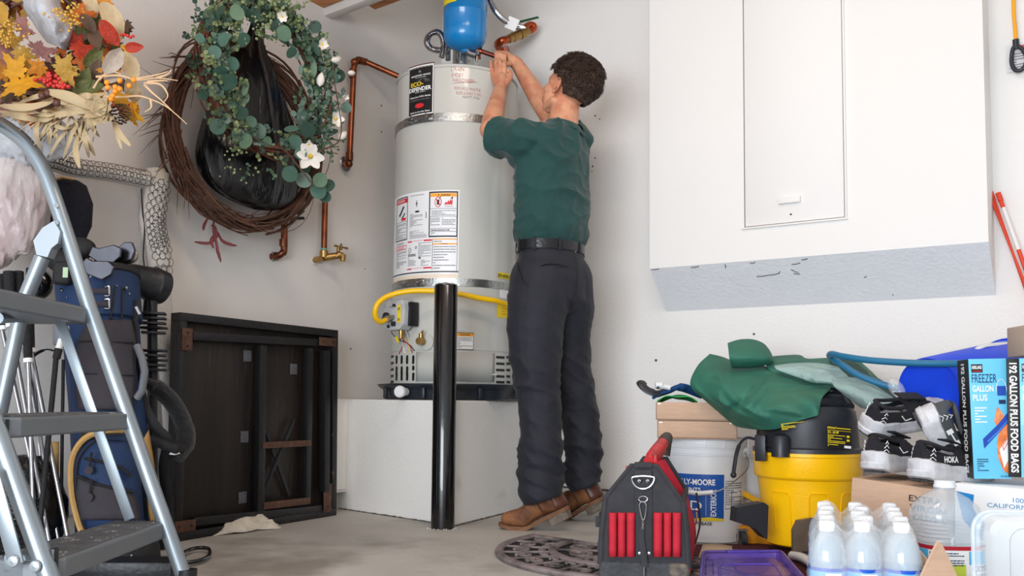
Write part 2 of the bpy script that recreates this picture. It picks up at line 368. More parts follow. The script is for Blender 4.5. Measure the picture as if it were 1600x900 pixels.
# scuffs and chips in the slanted underside and wall
cr = MB()
for (x0, y0, x1, y1) in [(1182, 432, 1200, 430), (1200, 430, 1218, 427), (1216, 427, 1219, 424), (1236, 421, 1248, 426), (1240, 427, 1250, 428), (1237, 413, 1250, 411), (1252, 406, 1262, 404), (1350, 433, 1354, 432), (1394, 461, 1396, 460), (1133, 413, 1134, 419), (1172, 411, 1180, 410), (1018, 421, 1030, 420), (1248, 479, 1256, 477), (1080, 418, 1092, 416)]:
    def pu(px, py):
        n = (WR(s_wl, 0, wl.z) - WR(s_fl, D0, zf)).cross(UR).normalized(); return Ppl(px, py, WR(s_wl, 0, wl.z) - n * .001 * (1 if n.z > 0 else -1), n)
    cr.tube([pu(x0, y0), pu((x0 + x1) / 2, (y0 + y1) / 2 + .8), pu(x1, y1)], .0016, 4)
cr.build('trim_5', M_crack, kind='structure')
sp = MB()
for (x, y, r_) in [(1025, 563, 3), (1178, 522, 2.5), (930, 181, 2), (937, 186, 1.6), (926, 260, 2.2), (930, 247, 1.8), (925, 268, 1.5), (1060, 352, 1), (700, 470, .1)]:
    q = PR(x, y, .0005); sp.tube([q, q + NR * .001], r_ * .0022, 6)
for (x, y, r_) in [(186, 217, 2.5), (596, 165, 2), (596, 206, 2), (440, 250, 1.5), (253, 238, 1.6), (548, 545, 2), (570, 420, 1.4)]:
    q = PL(x, y, .0005); sp.tube([q, q + NL * .001], r_ * .0022, 6)
sp.build('trim_6', M_crack, kind='structure')
# ---- overhead storage shelf near the left wall (white beams, plywood boards)
M_ply = mat('plywood', s2l(196, 132, 78), .6, var=.12, vs=6, bump=.2, bs=30, stretch=(1, 9, 9), col2=s2l(170, 104, 55), c2s=5, c2t=(.45, .65))
M_beam = mat('beam_white', s2l(205, 200, 194), .7, var=.03)
sh = thing('overhead_shelf', 'ceiling-hung storage shelf of plywood boards on white beams', 'shelf', P(440, 0, 3.6))
def beam(a, b, w_, h_, name, m, par):
    a, b = Vector(a), Vector(b); L = (b - a).length; M = axes(a, b - a, up); return MB().box((L / 2, h_ / 2, 0), (L, h_, w_), M, bev=.003).build(name, m, par)
ZS = 2.26
a = Pz(236, -9, ZS); b = Pz(332, 30, ZS); a2 = a + (a - b) * .2; b2 = Pz(602, -6, ZS); c2 = Pz(485, 38, ZS)
beam(a2, b + (b - a) * 1.2, .05, .10, 'beam', M_beam, sh)
beam(c2 + (c2 - b2) * 1.0, b2 + (b2 - c2) * .9, .05, .10, 'beam', M_beam, sh)
shade_deck = [CORNER + VL * .95 + NL * .06, CORNER + VL * 3.4 + NL * .06, CORNER + VL * 3.4 + NL * 1.25, CORNER + VL * .95 + NL * .75]  # unseen deck added above the view to block ceiling bounce at upper left
m = MB(); e = [Vector((q.x, q.y, 2.365)) for q in shade_deck]; m.add(e + [v + up * .018 for v in e], [(0, 1, 2, 3), (7, 6, 5, 4), (0, 4, 5, 1), (1, 5, 6, 2), (2, 6, 7, 3), (3, 7, 4, 0)]); m.build('board', M_ply, sh, smooth=False)
for (q0, q1, q2, q3) in [((448, -2), (490, 18), (570, -14), (520, -34)), ((548, -8), (586, 15), (660, -12), (612, -32))]:
    z = ZS + .035; c = [Pz(q[0], q[1], z) for q in (q0, q1, q2, q3)]; c[3] = c[0] + (c[2] - c[1])
    e = [c[0], c[1], c[1] + (c[2] - c[1]) * 3, c[0] + (c[3] - c[0]) * 3]
    m = MB().add([v for v in e] + [v + up * .018 for v in e], [(0, 1, 2, 3), (7, 6, 5, 4), (0, 4, 5, 1), (1, 5, 6, 2), (2, 6, 7, 3), (3, 7, 4, 0)])
    m.build('board', M_ply, sh, smooth=False)
# ================================================================ water heater and plumbing
M_tank = mat('tank_enamel', s2l(196, 196, 190), .22, var=.01, vs=2, bump=.03, bs=3, coat=.3)
M_tank2 = mat('tank_enamel_dull', s2l(190, 190, 184), .55)
M_galv = mat('galvanised', s2l(176, 178, 176), .35, 1, var=.18, vs=60, bump=.1, bs=90)
M_blackp = mat('black_plastic', s2l(30, 32, 36), .42, bump=.1, bs=60)
M_blackgloss = mat('black_gloss_paint', s2l(14, 14, 16), .2, bump=.12, bs=25, coat=.5, bd=.004)
M_copper = mat('copper_pipe', s2l(150, 86, 58), .34, .9, var=.25, vs=14, col2=s2l(92, 58, 44), c2s=9, c2t=(.45, .7))
M_cop_t = mat('copper_bright', s2l(190, 92, 58), .25, .95, var=.3, vs=30)
M_brass = mat('brass', s2l(172, 138, 84), .32, .9, var=.2, vs=40)
M_patina = mat('patina', s2l(110, 160, 140), .8)
M_chrome = mat('chrome', s2l(200, 200, 204), .16, 1)
M_steel = mat('steel', s2l(165, 165, 168), .3, 1, var=.1, vs=50)
M_yhose = mat('yellow_coating', s2l(246, 194, 16), .32)
M_ylab = mat('yellow_label', s2l(244, 216, 30), .5)
M_white = mat('white_print', s2l(240, 240, 240), .45)
M_black = mat('black_print', s2l(22, 22, 24), .5)
M_grayink = mat('grey_small_print', s2l(120, 122, 126), .6)
M_red = mat('red_print', s2l(214, 40, 48), .5)
M_orange = mat('orange_print', s2l(246, 168, 50), .5)
M_redink = mat('red_marker_ink', s2l(168, 66, 52), .6)
M_pvc = mat('white_pvc', s2l(226, 228, 230), .35)
M_blue_t = mat('blue_tank_paint', s2l(16, 128, 196), .25, bump=.04, bs=8, coat=.3)
HC = Vector((-.268, 4.1, 0)); HR = .282; HZ0, HZ1 = PZ + .02, 1.968
def HPz(px, py, off=0):
    """pixel on the tank cylinder -> (theta, z)"""
    r = ray(px, py); rad = HR + off; ox, oy = CAM.x - HC.x, CAM.y - HC.y
    a = r.x ** 2 + r.y ** 2; b = 2 * (ox * r.x + oy * r.y); c = ox * ox + oy * oy - rad * rad; disc = max(b * b - 4 * a * c, 0)
    t = (-b - math.sqrt(disc)) / (2 * a); p = CAM + r * t; return math.atan2(p.y - HC.y, p.x - HC.x), p.z
def HQ(th, z, off=0): return Vector((HC.x + (HR + off) * math.cos(th), HC.y + (HR + off) * math.sin(th), z))
heater = thing('water_heater', 'tall light grey gas water heater standing on the white corner platform', 'water heater', (HC.x, HC.y, PZ))
Mh = xf((HC.x, HC.y, 0))
body = MB().lathe([(HR - .004, HZ0), (HR, HZ0 + .004), (HR, .708), (HR - .003, .71), (HR - .003, .712), (HR, .714), (HR, HZ1 - .020), (HR - .002, HZ1 - .018), (HR - .002, HZ1 - .012)], 96, M=Mh, cap=False)
body.build('tank_jacket', M_tank, heater)
MB().lathe([(HR + .001, HZ1 - .016), (HR + .002, HZ1 - .006), (HR - .002, HZ1 - .003), (HR - .01, HZ1), (.05, HZ1 + .012), (1e-5, HZ1 + .012)], 96, M=Mh, cap=False).build('top_cap', M_tank2, heater)
# label helper: rectangle on the jacket given by pixel corners
def hfn(off):
    return lambda a, b: HQ(a, b, off)
def lab(px0, px1, py0, py1, refpx=None):
    ym = (py0 + py1) / 2; t0 = HPz(px0, ym)[0]; t1 = HPz(px1, ym)[0]; z1 = HPz(px1, py0)[1]; z0 = HPz(px1, py1)[1]; return t0, t1, z0, z1
# --- black logo plate
t0, t1, z0, z1 = lab(640, 677, 101, 175); pl = MB(); f1 = hfn(.0012); f2 = hfn(.0018); f3 = hfn(.0024)
rect2(pl, t0 - .02, z0 - .012, t1 + .012, z1 + .012, hfn(.0006), 3, 10); rect2(pl, t0 - .012, z0 - .006, t1 + .004, z1 + .006, f1, 1, 10); rect2(pl, t0, z0, t1 - .012, z1, f2, 0, 10)
W = t1 - t0 - .012; Hh = z1 - z0; kx = W
def lt(s, u, v, h, mi, w_, bold=.01, rot=0): put_text(pl, s, t0 + u * W, z0 + v * Hh, h * Hh, f3, mi, w_ * W, bold, rot)
lt('BRADFORD WHITE', .12, .80, .035, 1, .8, .02); lt('WATER HEATERS', .3, .765, .015, 1, .45)
lt('ECO-', .1, .60, .085, 2, .55, .03); lt('DEFENDER', .02, .49, .085, 1, .94, .03); lt('Safety System', .3, .455, .02, 1, .45)
lt('Ultra Low NOx Series', .08, .35, .035, 1, .86, .02); lt('ENERGY SAVER', .1, .29, .025, 5, .8); lt('Built to be the Best', .1, .03, .032, 1, .82, .02)
pl.add([f3(t0 + W * (.5 + .19 * math.cos(a)), z0 + Hh * (.175 + .05 * math.sin(a))) for a in np.linspace(0, 2 * pi, 20, endpoint=False)], [tuple(range(20))], 4)
for k in range(5):                       # globe arcs
    pts_ = [f3(t0 + W * (.62 + (.1 + .045 * k) * math.cos(a)), z0 + Hh * (.66 + .075 * math.sin(a))) for a in np.linspace(0, pi, 10)]; pl.tube(pts_, .0007, 3, 5)
pl.tube([f3(t0 + W * .5, z0 + Hh * .87), f3(t0 + W * .5, z0 + Hh * .91)], .006, 6, 5)
pl.build('logo_plate', [M_black, M_white, mat('logo_yellow', s2l(240, 206, 30), .4), mat('plate_edge', s2l(120, 96, 88), .35, .6), M_red, M_grayink], heater)
# --- handwriting
hw = MB(); f = hfn(.0006)
def wr(s, px, py, wpx, hpx, rot=0, m=0):
    th, z = HPz(px, py); th1, _ = HPz(px + wpx, py); put_text(hw, s, th, z, hpx * 3.82 / 1400, f, m, th1 - th, -.012, rot, wob=.06)
wr('DRAIN', 705, 111, 20, 7); wr('EVERY', 706, 120, 18, 6.5); wr('HALLOWEEN', 708, 128, 33, 6.5); wr('REPLACE ANODE', 710, 140, 41, 5); wr('ROD EVERY 5 YRS', 713, 147.5, 39, 5); wr('NEXT 9/26', 723, 153, 26, 4, m=1)
a_, b_ = HPz(707, 130.5), HPz(746, 128.5); hw.tube([HQ(a_[0] + (b_[0] - a_[0]) * k / 6, a_[1] + (b_[1] - a_[1]) * k / 6, .0008) for k in range(7)], .0007, 4)
hw.build('handwritten_note', [M_redink, M_black], heater, smooth=False)
# --- big instruction label sheet
t0, t1, z0, z1 = lab(617, 717, 297, 436); t0 = HPz(616, 400)[0] - .02
ls = MB(); f0 = hfn(.0008); f1 = hfn(.0014); f2 = hfn(.002)
rect2(ls, t0, z0, t1, z1, f0, 1, 24, 2); W = t1 - t0; Hh = z1 - z0
U = lambda u: t0 + u * W
V = lambda v: z0 + v * Hh
def rc(u0, v0, u1, v1, mi, fn=f1): rect2(ls, U(u0), V(v0), U(u1), V(v1), fn, mi, max(2, int((u1 - u0) * 20)))
def frm(u0, v0, u1, v1, th, mi, fn=f1):
    tx = th / W / .3 * .3; a = th
    rc(u0, v0, u1, v0 + a, mi, fn); rc(u0, v1 - a, u1, v1, mi, fn); rc(u0, v0, u0 + a * .8, v1, mi, fn); rc(u1 - a * .8, v0, u1, v1, mi, fn)
def pr(u0, v0, u1, v1, n, mi=2): lines2(ls, U(u0), V(v0), U(u1), V(v1), f1, n, mi)
frm(.66, .47, .985, .985, .016, 0); rc(.675, .925, .97, .965, 4); put_text(ls, 'WARNING', U(.80), V(.932), Hh * .022, f2, 0, W * .1, .02)
ls.add([f2(U(.77 + .01 * math.sin(a)), V(.943 + .014 * math.cos(a))) for a in (0, 2.09, 4.19)], [(0, 1, 2)], 0)
c_u, c_v = .765, .865
ls.tube([f2(U(c_u + .036 * math.cos(a)), V(c_v + .055 * math.sin(a))) for a in np.linspace(0, 2 * pi, 20, endpoint=False)], .0016, 4, 3, closed=True)
rc(c_u - .014, c_v - .03, c_u + .014, c_v + .025, 0, f2); ls.tube([f2(U(c_u - .026), V(c_v + .04)), f2(U(c_u + .026), V(c_v - .04))], .0018, 4, 3)
ls.tube([f2(U(c_u + .01), V(c_v + .03)), f2(U(c_u + .035), V(c_v + .07))], .0012, 4, 0)
fl_p = [(.83, .835), (.925, .835), (.925, .9), (.912, .875), (.902, .9), (.892, .865), (.88, .885), (.868, .855), (.855, .865)]
ls.add([f2(U(a), V(b)) for a, b in fl_p], [tuple(range(len(fl_p)))], 3)
ls.tube([f2(U(.915), V(.90)), f2(U(.925), V(.918))], .003, 5, 0); put_text(ls, 'Flammable Vapors', U(.84), V(.812), Hh * .012, f2, 0, W * .09)
for v in (.79, .70, .565, .53): rc(.675, v, .97, v + .004, 0)
pr(.69, .71, .96, .775, 4); pr(.68, .60, .79, .69, 5); pr(.81, .60, .96, .69, 5); pr(.69, .535, .9, .56, 1, 0); pr(.69, .49, .96, .525, 2)
# danger column left
frm(.10, .47, .36, .97, .012, 0); rc(.115, .90, .35, .95, 3); put_text(ls, 'DANGER', U(.14), V(.915), Hh * .022, f2, 1, W * .17, .02)
ls.tube([f2(U(.2), V(.76)), f2(U(.24), V(.80)), f2(U(.29), V(.86))], .004, 5, 0); rc(.24, .70, .33, .73, 3, f2); ls.tube([f2(U(.26), V(.73)), f2(U(.31), V(.78))], .003, 5, 0); rc(.11, .685, .35, .689, 0); pr(.12, .49, .34, .67, 11)
# middle column
pr(.40, .955, .64, .97, 1, 2); ls.tube([f2(U(.5), V(.90)), f2(U(.5), V(.83))], .0014, 4, 0); ls.tube([f2(U(.485), V(.865)), f2(U(.515), V(.865))], .0014, 4, 0); ls.ball(f2(U(.5), V(.865)), .003, 8, 0)
rc(.48, .765, .535, .785, 0); pr(.40, .60, .58, .755, 11, 2); pr(.40, .47, .64, .56, 8, 2)
rc(.622, .69, .63, .76, 0)
# lower row
pr(.13, .42, .3, .45, 2); frm(.12, .36, .35, .41, .008, 3); put_text(ls, 'DANGER', U(.15), V(.372), Hh * .022, f2, 3, W * .16); rc(.12, .335, .36, .34, 0); pr(.13, .16, .35, .33, 12)
rc(.37, .43, .44, .445, 3); rc(.60, .43, .70, .447, 3); pr(.45, .435, .59, .447, 1, 3); rc(.37, .12, .44, .135, 3); rc(.60, .12, .70, .137, 3); pr(.45, .125, .59, .137, 1, 3)
for a, b, r_ in ((.41, .34, .018), (.50, .365, .01)): ls.tube([f2(U(a + r_ * math.cos(q)), V(b + r_ * 1.5 * math.sin(q))) for q in np.linspace(0, 2 * pi, 12, endpoint=False)], .001, 4, 0, closed=True)
pr(.38, .16, .50, .31, 10); pr(.53, .24, .69, .42, 12); pr(.38, .27, .5, .3, 2, 0); rc(.54, .235, .565, .255, 0); pr(.57, .15, .68, .225, 5)
rc(.705, .10, .71, .45, 0); rc(.71, .44, .98, .452, 4); rc(.71, .385, .98, .4, 4); put_text(ls, 'WARNING', U(.8), V(.387), Hh * .012, f2, 0, W * .08); rc(.98, .09, .985, .47, 0)
for v in (.42, .36, .33, .30, .27, .24, .21, .18, .15, .12): pr(.72, v - .01, .97, v + .012, 1)
rc(.0, .075, 1.0, .088, 0, f2); rc(0, .0, 1, .055, 5, f1)
ls.build('instruction_label', [M_black, mat('label_white', s2l(236, 237, 240), .3, coat=.4), M_grayink, M_red, M_orange, mat('label_peach', s2l(232, 216, 196), .4)], heater, smooth=True)
# --- straps
def strap(zc, h, ap, name='earthquake_strap'):
    m = MB().lathe([(HR + .001, zc - h / 2), (HR + .0035, zc - h / 2), (HR + .0035, zc + h / 2), (HR + .001, zc + h / 2)], 80, M=Mh, cap=False); s = m.build(name, M_galv, heater)
    for k, a in enumerate(ap): # wall tie ends
        pass
    return s
zs1 = HPz(720, 183)[1]; zs2 = HPz(740, 442)[1]; s1 = strap(zs1, .036, []); s2 = strap(zs2, .034, [])
for zc, th_a, th_b, par in ((zs1, HPz(634, 192)[0], HPz(678, 180)[0], s1), (zs2, HPz(623, 445)[0], HPz(664, 440)[0], s2)):
    m = MB(); n = 12
    m.grid(lambda u, v: HQ(th_a + (th_b - th_a) * u, zc + (v - .5) * .036, .0065), n, 2); b = m.build('overlap_plate', M_galv, par, solid=.002)
    k = MB(); tm = (th_a + th_b) / 2; k.tube([HQ(th_a + .3 * (th_b - th_a), zc, .022), HQ(th_b, zc, .022)], .006, 10)
    k.tube([HQ(th_a + .3 * (th_b - th_a), zc, .02), HQ(th_a + .42 * (th_b - th_a), zc, .02)], .011, 6)
    for q in (.35, .85): k.box((0, 0, 0), (.006, .03, .03), axes(HQ(th_a + q * (th_b - th_a), zc, .012), HQ(th_b, zc) - HQ(th_a, zc), up))
    k.tube([HQ(th_a + .12 * (th_b - th_a), zc, .006), HQ(th_a + .12 * (th_b - th_a), zc, .009)], .008, 10)
    k.build('tightening_bolt', M_steel, par)
# --- small labels low on the tank
sl = MB(); t0, t1, z0, z1 = lab(712, 740, 520, 547); rect2(sl, t0, z0, t1, z1, hfn(.0008), 0, 6); W = t1 - t0; Hh = z1 - z0
rect2(sl, t0 + .03 * W, z0 + .04 * Hh, t1 - .03 * W, z1 - .04 * Hh, hfn(.0014), 1, 6); rect2(sl, t0 + .03 * W, z1 - .22 * Hh, t1 - .03 * W, z1 - .04 * Hh, hfn(.002), 2, 6)
put_text(sl, 'WARNING', t0 + .2 * W, z1 - .18 * Hh, .1 * Hh, hfn(.0025), 0, .6 * W, .02); lines2(sl, t0 + .08 * W, z0 + .1 * Hh, t1 - .08 * W, z1 - .26 * Hh, hfn(.002), 8, 3)
sl.build('warning_label', [M_black, M_white, M_orange, M_grayink], heater)
sl = MB()
t0, t1, z0, z1 = lab(777, 802, 431, 440); rect2(sl, t0, z0, t1, z1, hfn(.0046), 0, 6); put_text(sl, 'ENERGY', t0 + .004, z0 + .004, (z1 - z0) * .6, hfn(.0052), 2, (t1 - t0) * .8, .02)
t0, t1, z0, z1 = lab(780, 802, 449, 470); rect2(sl, t0, z0, t1, z1, hfn(.002), 1, 6); put_text(sl, '$330', t0 + .4 * (t1 - t0), z0 + .012, .012, hfn(.003), 2, .5 * (t1 - t0), .02)
t0, t1, z0, z1 = lab(776, 802, 476, 500); rect2(sl, t0, z0, t1, z1, hfn(.002), 0, 6); lines2(sl, t0 + .2 * (t1 - t0), z0 + .01, t1, z1 - .008, hfn(.003), 4, 3)
sl.build('energy_label', [M_ylab, M_white, M_black, M_orange], heater)
# --- burner access: door panel and vent slots
fd = hfn(.004); t0, t1, z0, z1 = lab(651, 770, 552, 597); t0 = HPz(651, 575)[0]; t1 = HPz(771, 575)[0]
m = MB().grid(lambda u, v: HQ(t0 + (t1 - t0) * u, z0 + (z1 - z0) * v, .004), 24, 2); m.build('access_door', M_tank2, heater, solid=.003)
lt_ = MB().box((0, 0, 0), (.006, .03, .01), axes(HQ(t1 - .01, (z0 + z1) / 2 - .03, .006), (0, 0, 1), (1, 0, 0))); lt_.build('door_latch', M_tank2, heater)
rb = MB(); a = HPz(712, 515)[0]; b = HPz(728, 515)[0]; zz = HPz(720, 515)[1]; rb.grid(lambda u, v: HQ(a + (b - a) * u, zz + (v - .5) * .012, .001), 4, 2); rb.build('embossed_tab', M_galv, heater)
def slot(px, py0, py1, wpx):
    th, za = HPz(px, py0); _, zb = HPz(px, py1); dw = wpx / 1400 * 3.85 / HR / max(.25, abs(math.sin(th)) if True else 1) / 2
    P_ = [(th + dw * math.cos(a), (za if math.sin(a) > 0 else zb) + (dw * HR * .9) * math.sin(a) * (1 if True else 0) - (dw * HR * .9 if math.sin(a) > 0 else -dw * HR * .9)) for a in np.linspace(0.01, 2 * pi + .01, 14, endpoint=False)]
    MB().add([HQ(a, b, .0012) for a, b in P_], [tuple(range(len(P_)))], 0).build('vent_slot', M_black, heater, smooth=False)
for px in (620, 628, 636.5, 646):
    slot(px, 555, 569, 4); slot(px, 572, 588, 4) if px != 646 else slot(px, 571, 579, 4.2); slot(px, 582 if px > 630 else 580, 595, 4)
for py in (558, 568, 578, 588, 597):
    for a0, a1 in ((775, 788), (791, 797), (610.5, 615)):
        th0, z = HPz(a0, py); th1, _ = HPz(a1, py); n = 8
        P_ = [(th0 + (th1 - th0) * u, z + s * .0055) for s, us in ((1, np.linspace(0, 1, 6)), (-1, np.linspace(1, 0, 6))) for u in us]
        MB().add([HQ(a, b, .0012) for a, b in P_], [tuple(range(len(P_)))], 0).build('vent_slot', M_black, heater, smooth=False)
# --- gas control valve
gv = MB(); th, z = HPz(637, 493); gc = HQ(th, z, .045); n = HQ(th, z, 1) - HQ(th, z, 0); n.normalize(); sx = up.cross(n).normalized(); Mg = axes(gc, sx, up)   # x right, y up, z out
ctl = MB(); poly = [(-.07, -.055), (-.045, -.068), (.03, -.068), (.055, -.045), (.062, .03), (.045, .062), (-.045, .062), (-.06, .05), (-.06, .035), (-.075, .02), (-.08, -.03)]
ctl.prism(poly, .06, 0, Mg @ Matrix.Translation((0, 0, -.03))); g1 = ctl.build('gas_control', mat('control_grey', s2l(190, 192, 194), .4), heater, smooth=False); bvm = g1.modifiers.new('b', 'BEVEL'); bvm.width = .006; bvm.segments = 2
m = MB().box((.064, .0, -.02), (.018, .105, .05), Mg, bev=.005); m.build('side_cover', M_blackp, g1)
m = MB().lathe([(.016, 0), (.016, .012), (.013, .016), (.001, .016)], 18, M=Mg @ Matrix.Translation((-.048, -.006, .03))); m.build('knob', M_blackp, g1)
m = MB().box((.03, .0, .0315), (.02, .075, .002), Mg); put_text(m, 'ON', .024, -.03, .012, lambda a, b: Mg @ Vector((a, b, .0335)), 1, .012, .02); put_text(m, 'OFF', .024, .015, .012, lambda a, b: Mg @ Vector((a, b, .0335)), 1, .012, .02); m.build('yellow_sticker', [M_ylab, M_black], g1, smooth=False)
m = MB(); put_text(m, 'PILOT  ON', -.03, .03, .006, lambda a, b: Mg @ Vector((a, b, .031)), 0); m.box((-.0, .038, .034), (.012, .012, .008), Mg); m.box((.0, -.042, .036), (.02, .02, .014), Mg, bev=.003, mi=0); m.tube([(-.035, -.052, .031), (-.035, -.052, .037)], .007, 8, M=Mg); m.build('buttons', M_blackp, g1, smooth=False)
m = MB().lathe([(.011, 0), (.011, .02), (.008, .02), (.008, .035)], 12, M=Mg @ Matrix.Translation((.01, -.066, .0)) @ Matrix.Rotation(pi / 2, 4, 'X')); m.build('thermocouple_nut', M_brass, g1)
# wires from the control to the burner
for (pp, c, r_) in [([(633, 515), (634, 530), (641, 540), (645, 552)], (170, 40, 50), .0022), ([(628, 515), (633, 528), (631, 541), (633, 552)], (230, 230, 230), .0024), ([(624, 513), (622, 521), (630, 531), (640, 538), (648, 548)], (30, 30, 34), .002),
                    ([(626, 514), (634, 524), (638, 536), (638, 553)], (220, 190, 60), .002), ([(636, 514), (632, 526), (630, 540), (624, 553)], (180, 50, 60), .002), ([(640, 514), (640, 530), (640, 553)], (200, 196, 180), .0028)]:
    P3 = []
    for k, (a, b) in enumerate(pp): th_, z_ = HPz(a, b); P3.append(tuple(HQ(th_, z_, [.03, .03, .022, .004, .003][min(k + (5 - len(pp) if k > 0 else 0), 4)])))
    MB().tube(crom(P3, 6), r_, 6).build('wire', mat('wire_%d' % c[0], s2l(*c), .4), heater)
m = MB(); th_, z_ = HPz(631, 531); m.box((0, 0, 0), (.012, .03, .004), axes(HQ(th_, z_, .035), sx + up * .6, up - sx * .3), mi=0); m.build('wire_flag', M_ylab, heater)
# drain valve
th, z = HPz(663, 534); n = (HQ(th, z, 1) - HQ(th, z, 0)).normalized(); Mv = axes(HQ(th, z, 0), up.cross(n), up); dv = MB()
MB().lathe([(.034, .002), (.034, .006), (.012, .008)], 20, M=Mv @ Matrix.Translation((.012, -.002, 0))).build('escutcheon', M_tank2, heater)
dv.lathe([(.012, .005), (.012, .02), (.016, .022), (.017, .03), (.014, .04), (.016, .042), (.016, .05), (.009, .05)], 14, M=Mv); dv.lathe([(.010, 0), (.010, .03)], 10, M=Mv @ Matrix.Translation((0, .004, .03)) @ Matrix.Rotation(-pi / 2, 4, 'X'))
dv.tube([Mv @ Vector((-.002, .03, .03)), Mv @ Vector((.012, .045, .034))], .004, 6); dv.build('drain_valve', M_brass, heater)
# drain pan: thing of its own
M_pan = mat('pan_plastic', s2l(34, 40, 48), .38, bump=.1, bs=40)
pan = thing('drain_pan', 'dark plastic drain pan under the grey water heater', 'drain pan', (HC.x, HC.y, PZ))
def oct_(r, n=64, k=10): return [(r * (1 + .018 * math.cos(8 * a)) * math.cos(a), r * (1 + .018 * math.cos(8 * a)) * math.sin(a)) for a in np.linspace(0, 2 * pi, n, endpoint=False)]
m = MB(); prof = [(.3, .002), (.305, .006), (.312, .045), (.33, .058), (.336, .064), (.336, .070), (.328, .071), (.322, .064), (.302, .052), (.296, .010), (.001, .008)]
N = 64; vs = []
for r_, z_ in prof: vs += [(HC.x + x, HC.y + y, PZ + z_) for x, y in oct_(r_, N)]
fs = [(i * N + k, i * N + (k + 1) % N, (i + 1) * N + (k + 1) % N, (i + 1) * N + k) for i in range(len(prof) - 1) for k in range(N)]
m.add(vs, fs); m.build('pan_tray', M_pan, pan)
for k in range(8):
    rbm = MB()
    a = pi / 8 + k * pi / 4 + .05; c = Vector((HC.x + .318 * math.cos(a), HC.y + .318 * math.sin(a), PZ + .03)); rbm.box((0, 0, 0), (.018, .022, .05), xf(c, rz=a), bev=.005).build('corner_rib', M_pan, pan)
q = P(629, 612, 3.80); m = MB().lathe([(.017, -.03), (.017, .015), (.024, .015), (.026, .028), (.022, .036), (.001, .037)], 18, M=xf(q, az=Vector((-.35, -1, 0)))); m.build('drain_plug', M_pvc, pan)
# --- top: vent collar, nipples
vc = thing('vent_pipe', 'short galvanised vent collar standing on the water heater top', 'vent pipe', (HC.x + .02, HC.y + .02, HZ1 + .012))
m = MB().lathe([(.05, HZ1 + .010), (.05, 2.75)], 32, M=xf((HC.x + .025, HC.y + .02, 0)), cap=False); m.build('duct', M_galv, vc)
m = MB().lathe([(.085, HZ1 + .012), (.055, HZ1 + .04), (.052, HZ1 + .05)], 24, M=xf((HC.x + .025, HC.y + .02, 0)), cap=False); m.build('draft_hood', M_galv, vc)
# --- expansion tank
ET = P(727, 20, 3.93); ET.z = 0; zb = P(727, 66, 3.93 - .09).z
et = thing('expansion_tank', 'blue thermal expansion tank hanging above the water heater', 'tank', (ET.x, ET.y, zb))
r_ = mpx(35, 3.93); m = MB().lathe([(.001, zb), (.045, zb + .003), (r_ * .82, zb + .022), (r_ * .96, zb + .048), (r_, zb + .08), (r_, zb + .155), (r_ + .0015, zb + .157), (r_ + .0015, zb + .163), (r_, zb + .165), (r_, zb + .27), (r_ * .92, zb + .31), (r_ * .6, zb + .345), (.01, zb + .352)], 48, M=xf((ET.x, ET.y, 0)), cap=False)
m.build('tank_shell', M_blue_t, et)
th0 = math.atan2(-1, -.75); m = MB().grid(lambda u, v: Vector((ET.x + (r_ + .0012) * math.cos(th0 + (u - .7) * .9), ET.y + (r_ + .0012) * math.sin(th0 + (u - .7) * .9), zb + .185 + v * .12)), 10, 2); m.build('tank_label', M_ylab, et)
m = MB().lathe([(.014, zb - .01), (.014, zb + .006), (.019, zb + .006), (.019, zb + .016)], 12, M=xf((ET.x, ET.y, 0))); m.build('tank_nipple', M_blue_t, et)
# steel elbow under it (part of plumbing)
wl_ = thing('water_line', 'steel and copper water line fittings on top of the heater', 'pipe', (ET.x, ET.y, HZ1 + .012))
e = cpts([(724, 62, 3.93), (727, 74, 3.93), (732, 82, 3.94), (742, 86, 3.95)], 6); MB().tube(e, .015, 14).build('steel_elbow', M_steel, wl_)
MB().tube([P(724, 66, 3.93), P(725, 70, 3.93)], .018, 14).build('coupling', M_steel, wl_)
pt = [P(738, 84, 3.95), P(757, 80, 3.96), P(785, 92, 3.93)]; m = MB(); m.tube([P(733, 83, 3.95), P(748, 79, 3.96)], .014, 12); m.tube([P(744, 78, 3.96), P(747, 93, 3.97)], .014, 12); m.tube([P(744, 79, 3.96), P(752, 81, 3.96)], .018, 12); m.build('copper_tee', M_copper, wl_)
m = MB(); m.tube([P(746, 67, 3.95), P(745, 96, 3.96)], .006, 10); m.tube([P(746, 80, 3.94), P(746, 86, 3.94)], .011, 8); m.build('valve_stem', M_steel, wl_)
for px_ in (700, 716): MB().tube([P(px_, 68, 4.06), P(px_, 94, 4.06)], .012, 12).build('nipple', M_galv, wl_)
# corrugated loops
def corr(pts, r, pitch=.006, amp=.18, n=12, per=None):
    pts = [Vector(q) for q in pts]; L = [0]
    for a, b in zip(pts, pts[1:]): L.append(L[-1] + (b - a).length)
    k = int(L[-1] / pitch * 4); out = []; rs = []; j = 0
    for i in range(k + 1):
        s = L[-1] * i / k
        while j < len(L) - 2 and L[j + 1] < s: j += 1
        t = (s - L[j]) / max(L[j + 1] - L[j], 1e-9); out.append(pts[j].lerp(pts[j + 1], t)); rs.append(r * (1 + amp * math.sin(2 * pi * s / pitch)))
    return MB().tube(out, rs, n)
m = corr(cpts([(690, 90, 4.0), (693, 75, 4.0), (691, 58, 4.0), (683, 50, 4.02), (671, 55, 4.03), (667, 66, 4.02), (674, 76, 4.0), (689, 79, 4.03), (700, 78, 4.06)], 10), .0125)
tag(m.build('flexible_connector', M_chrome), 'looped corrugated steel connector beside the blue tank', 'pipe')
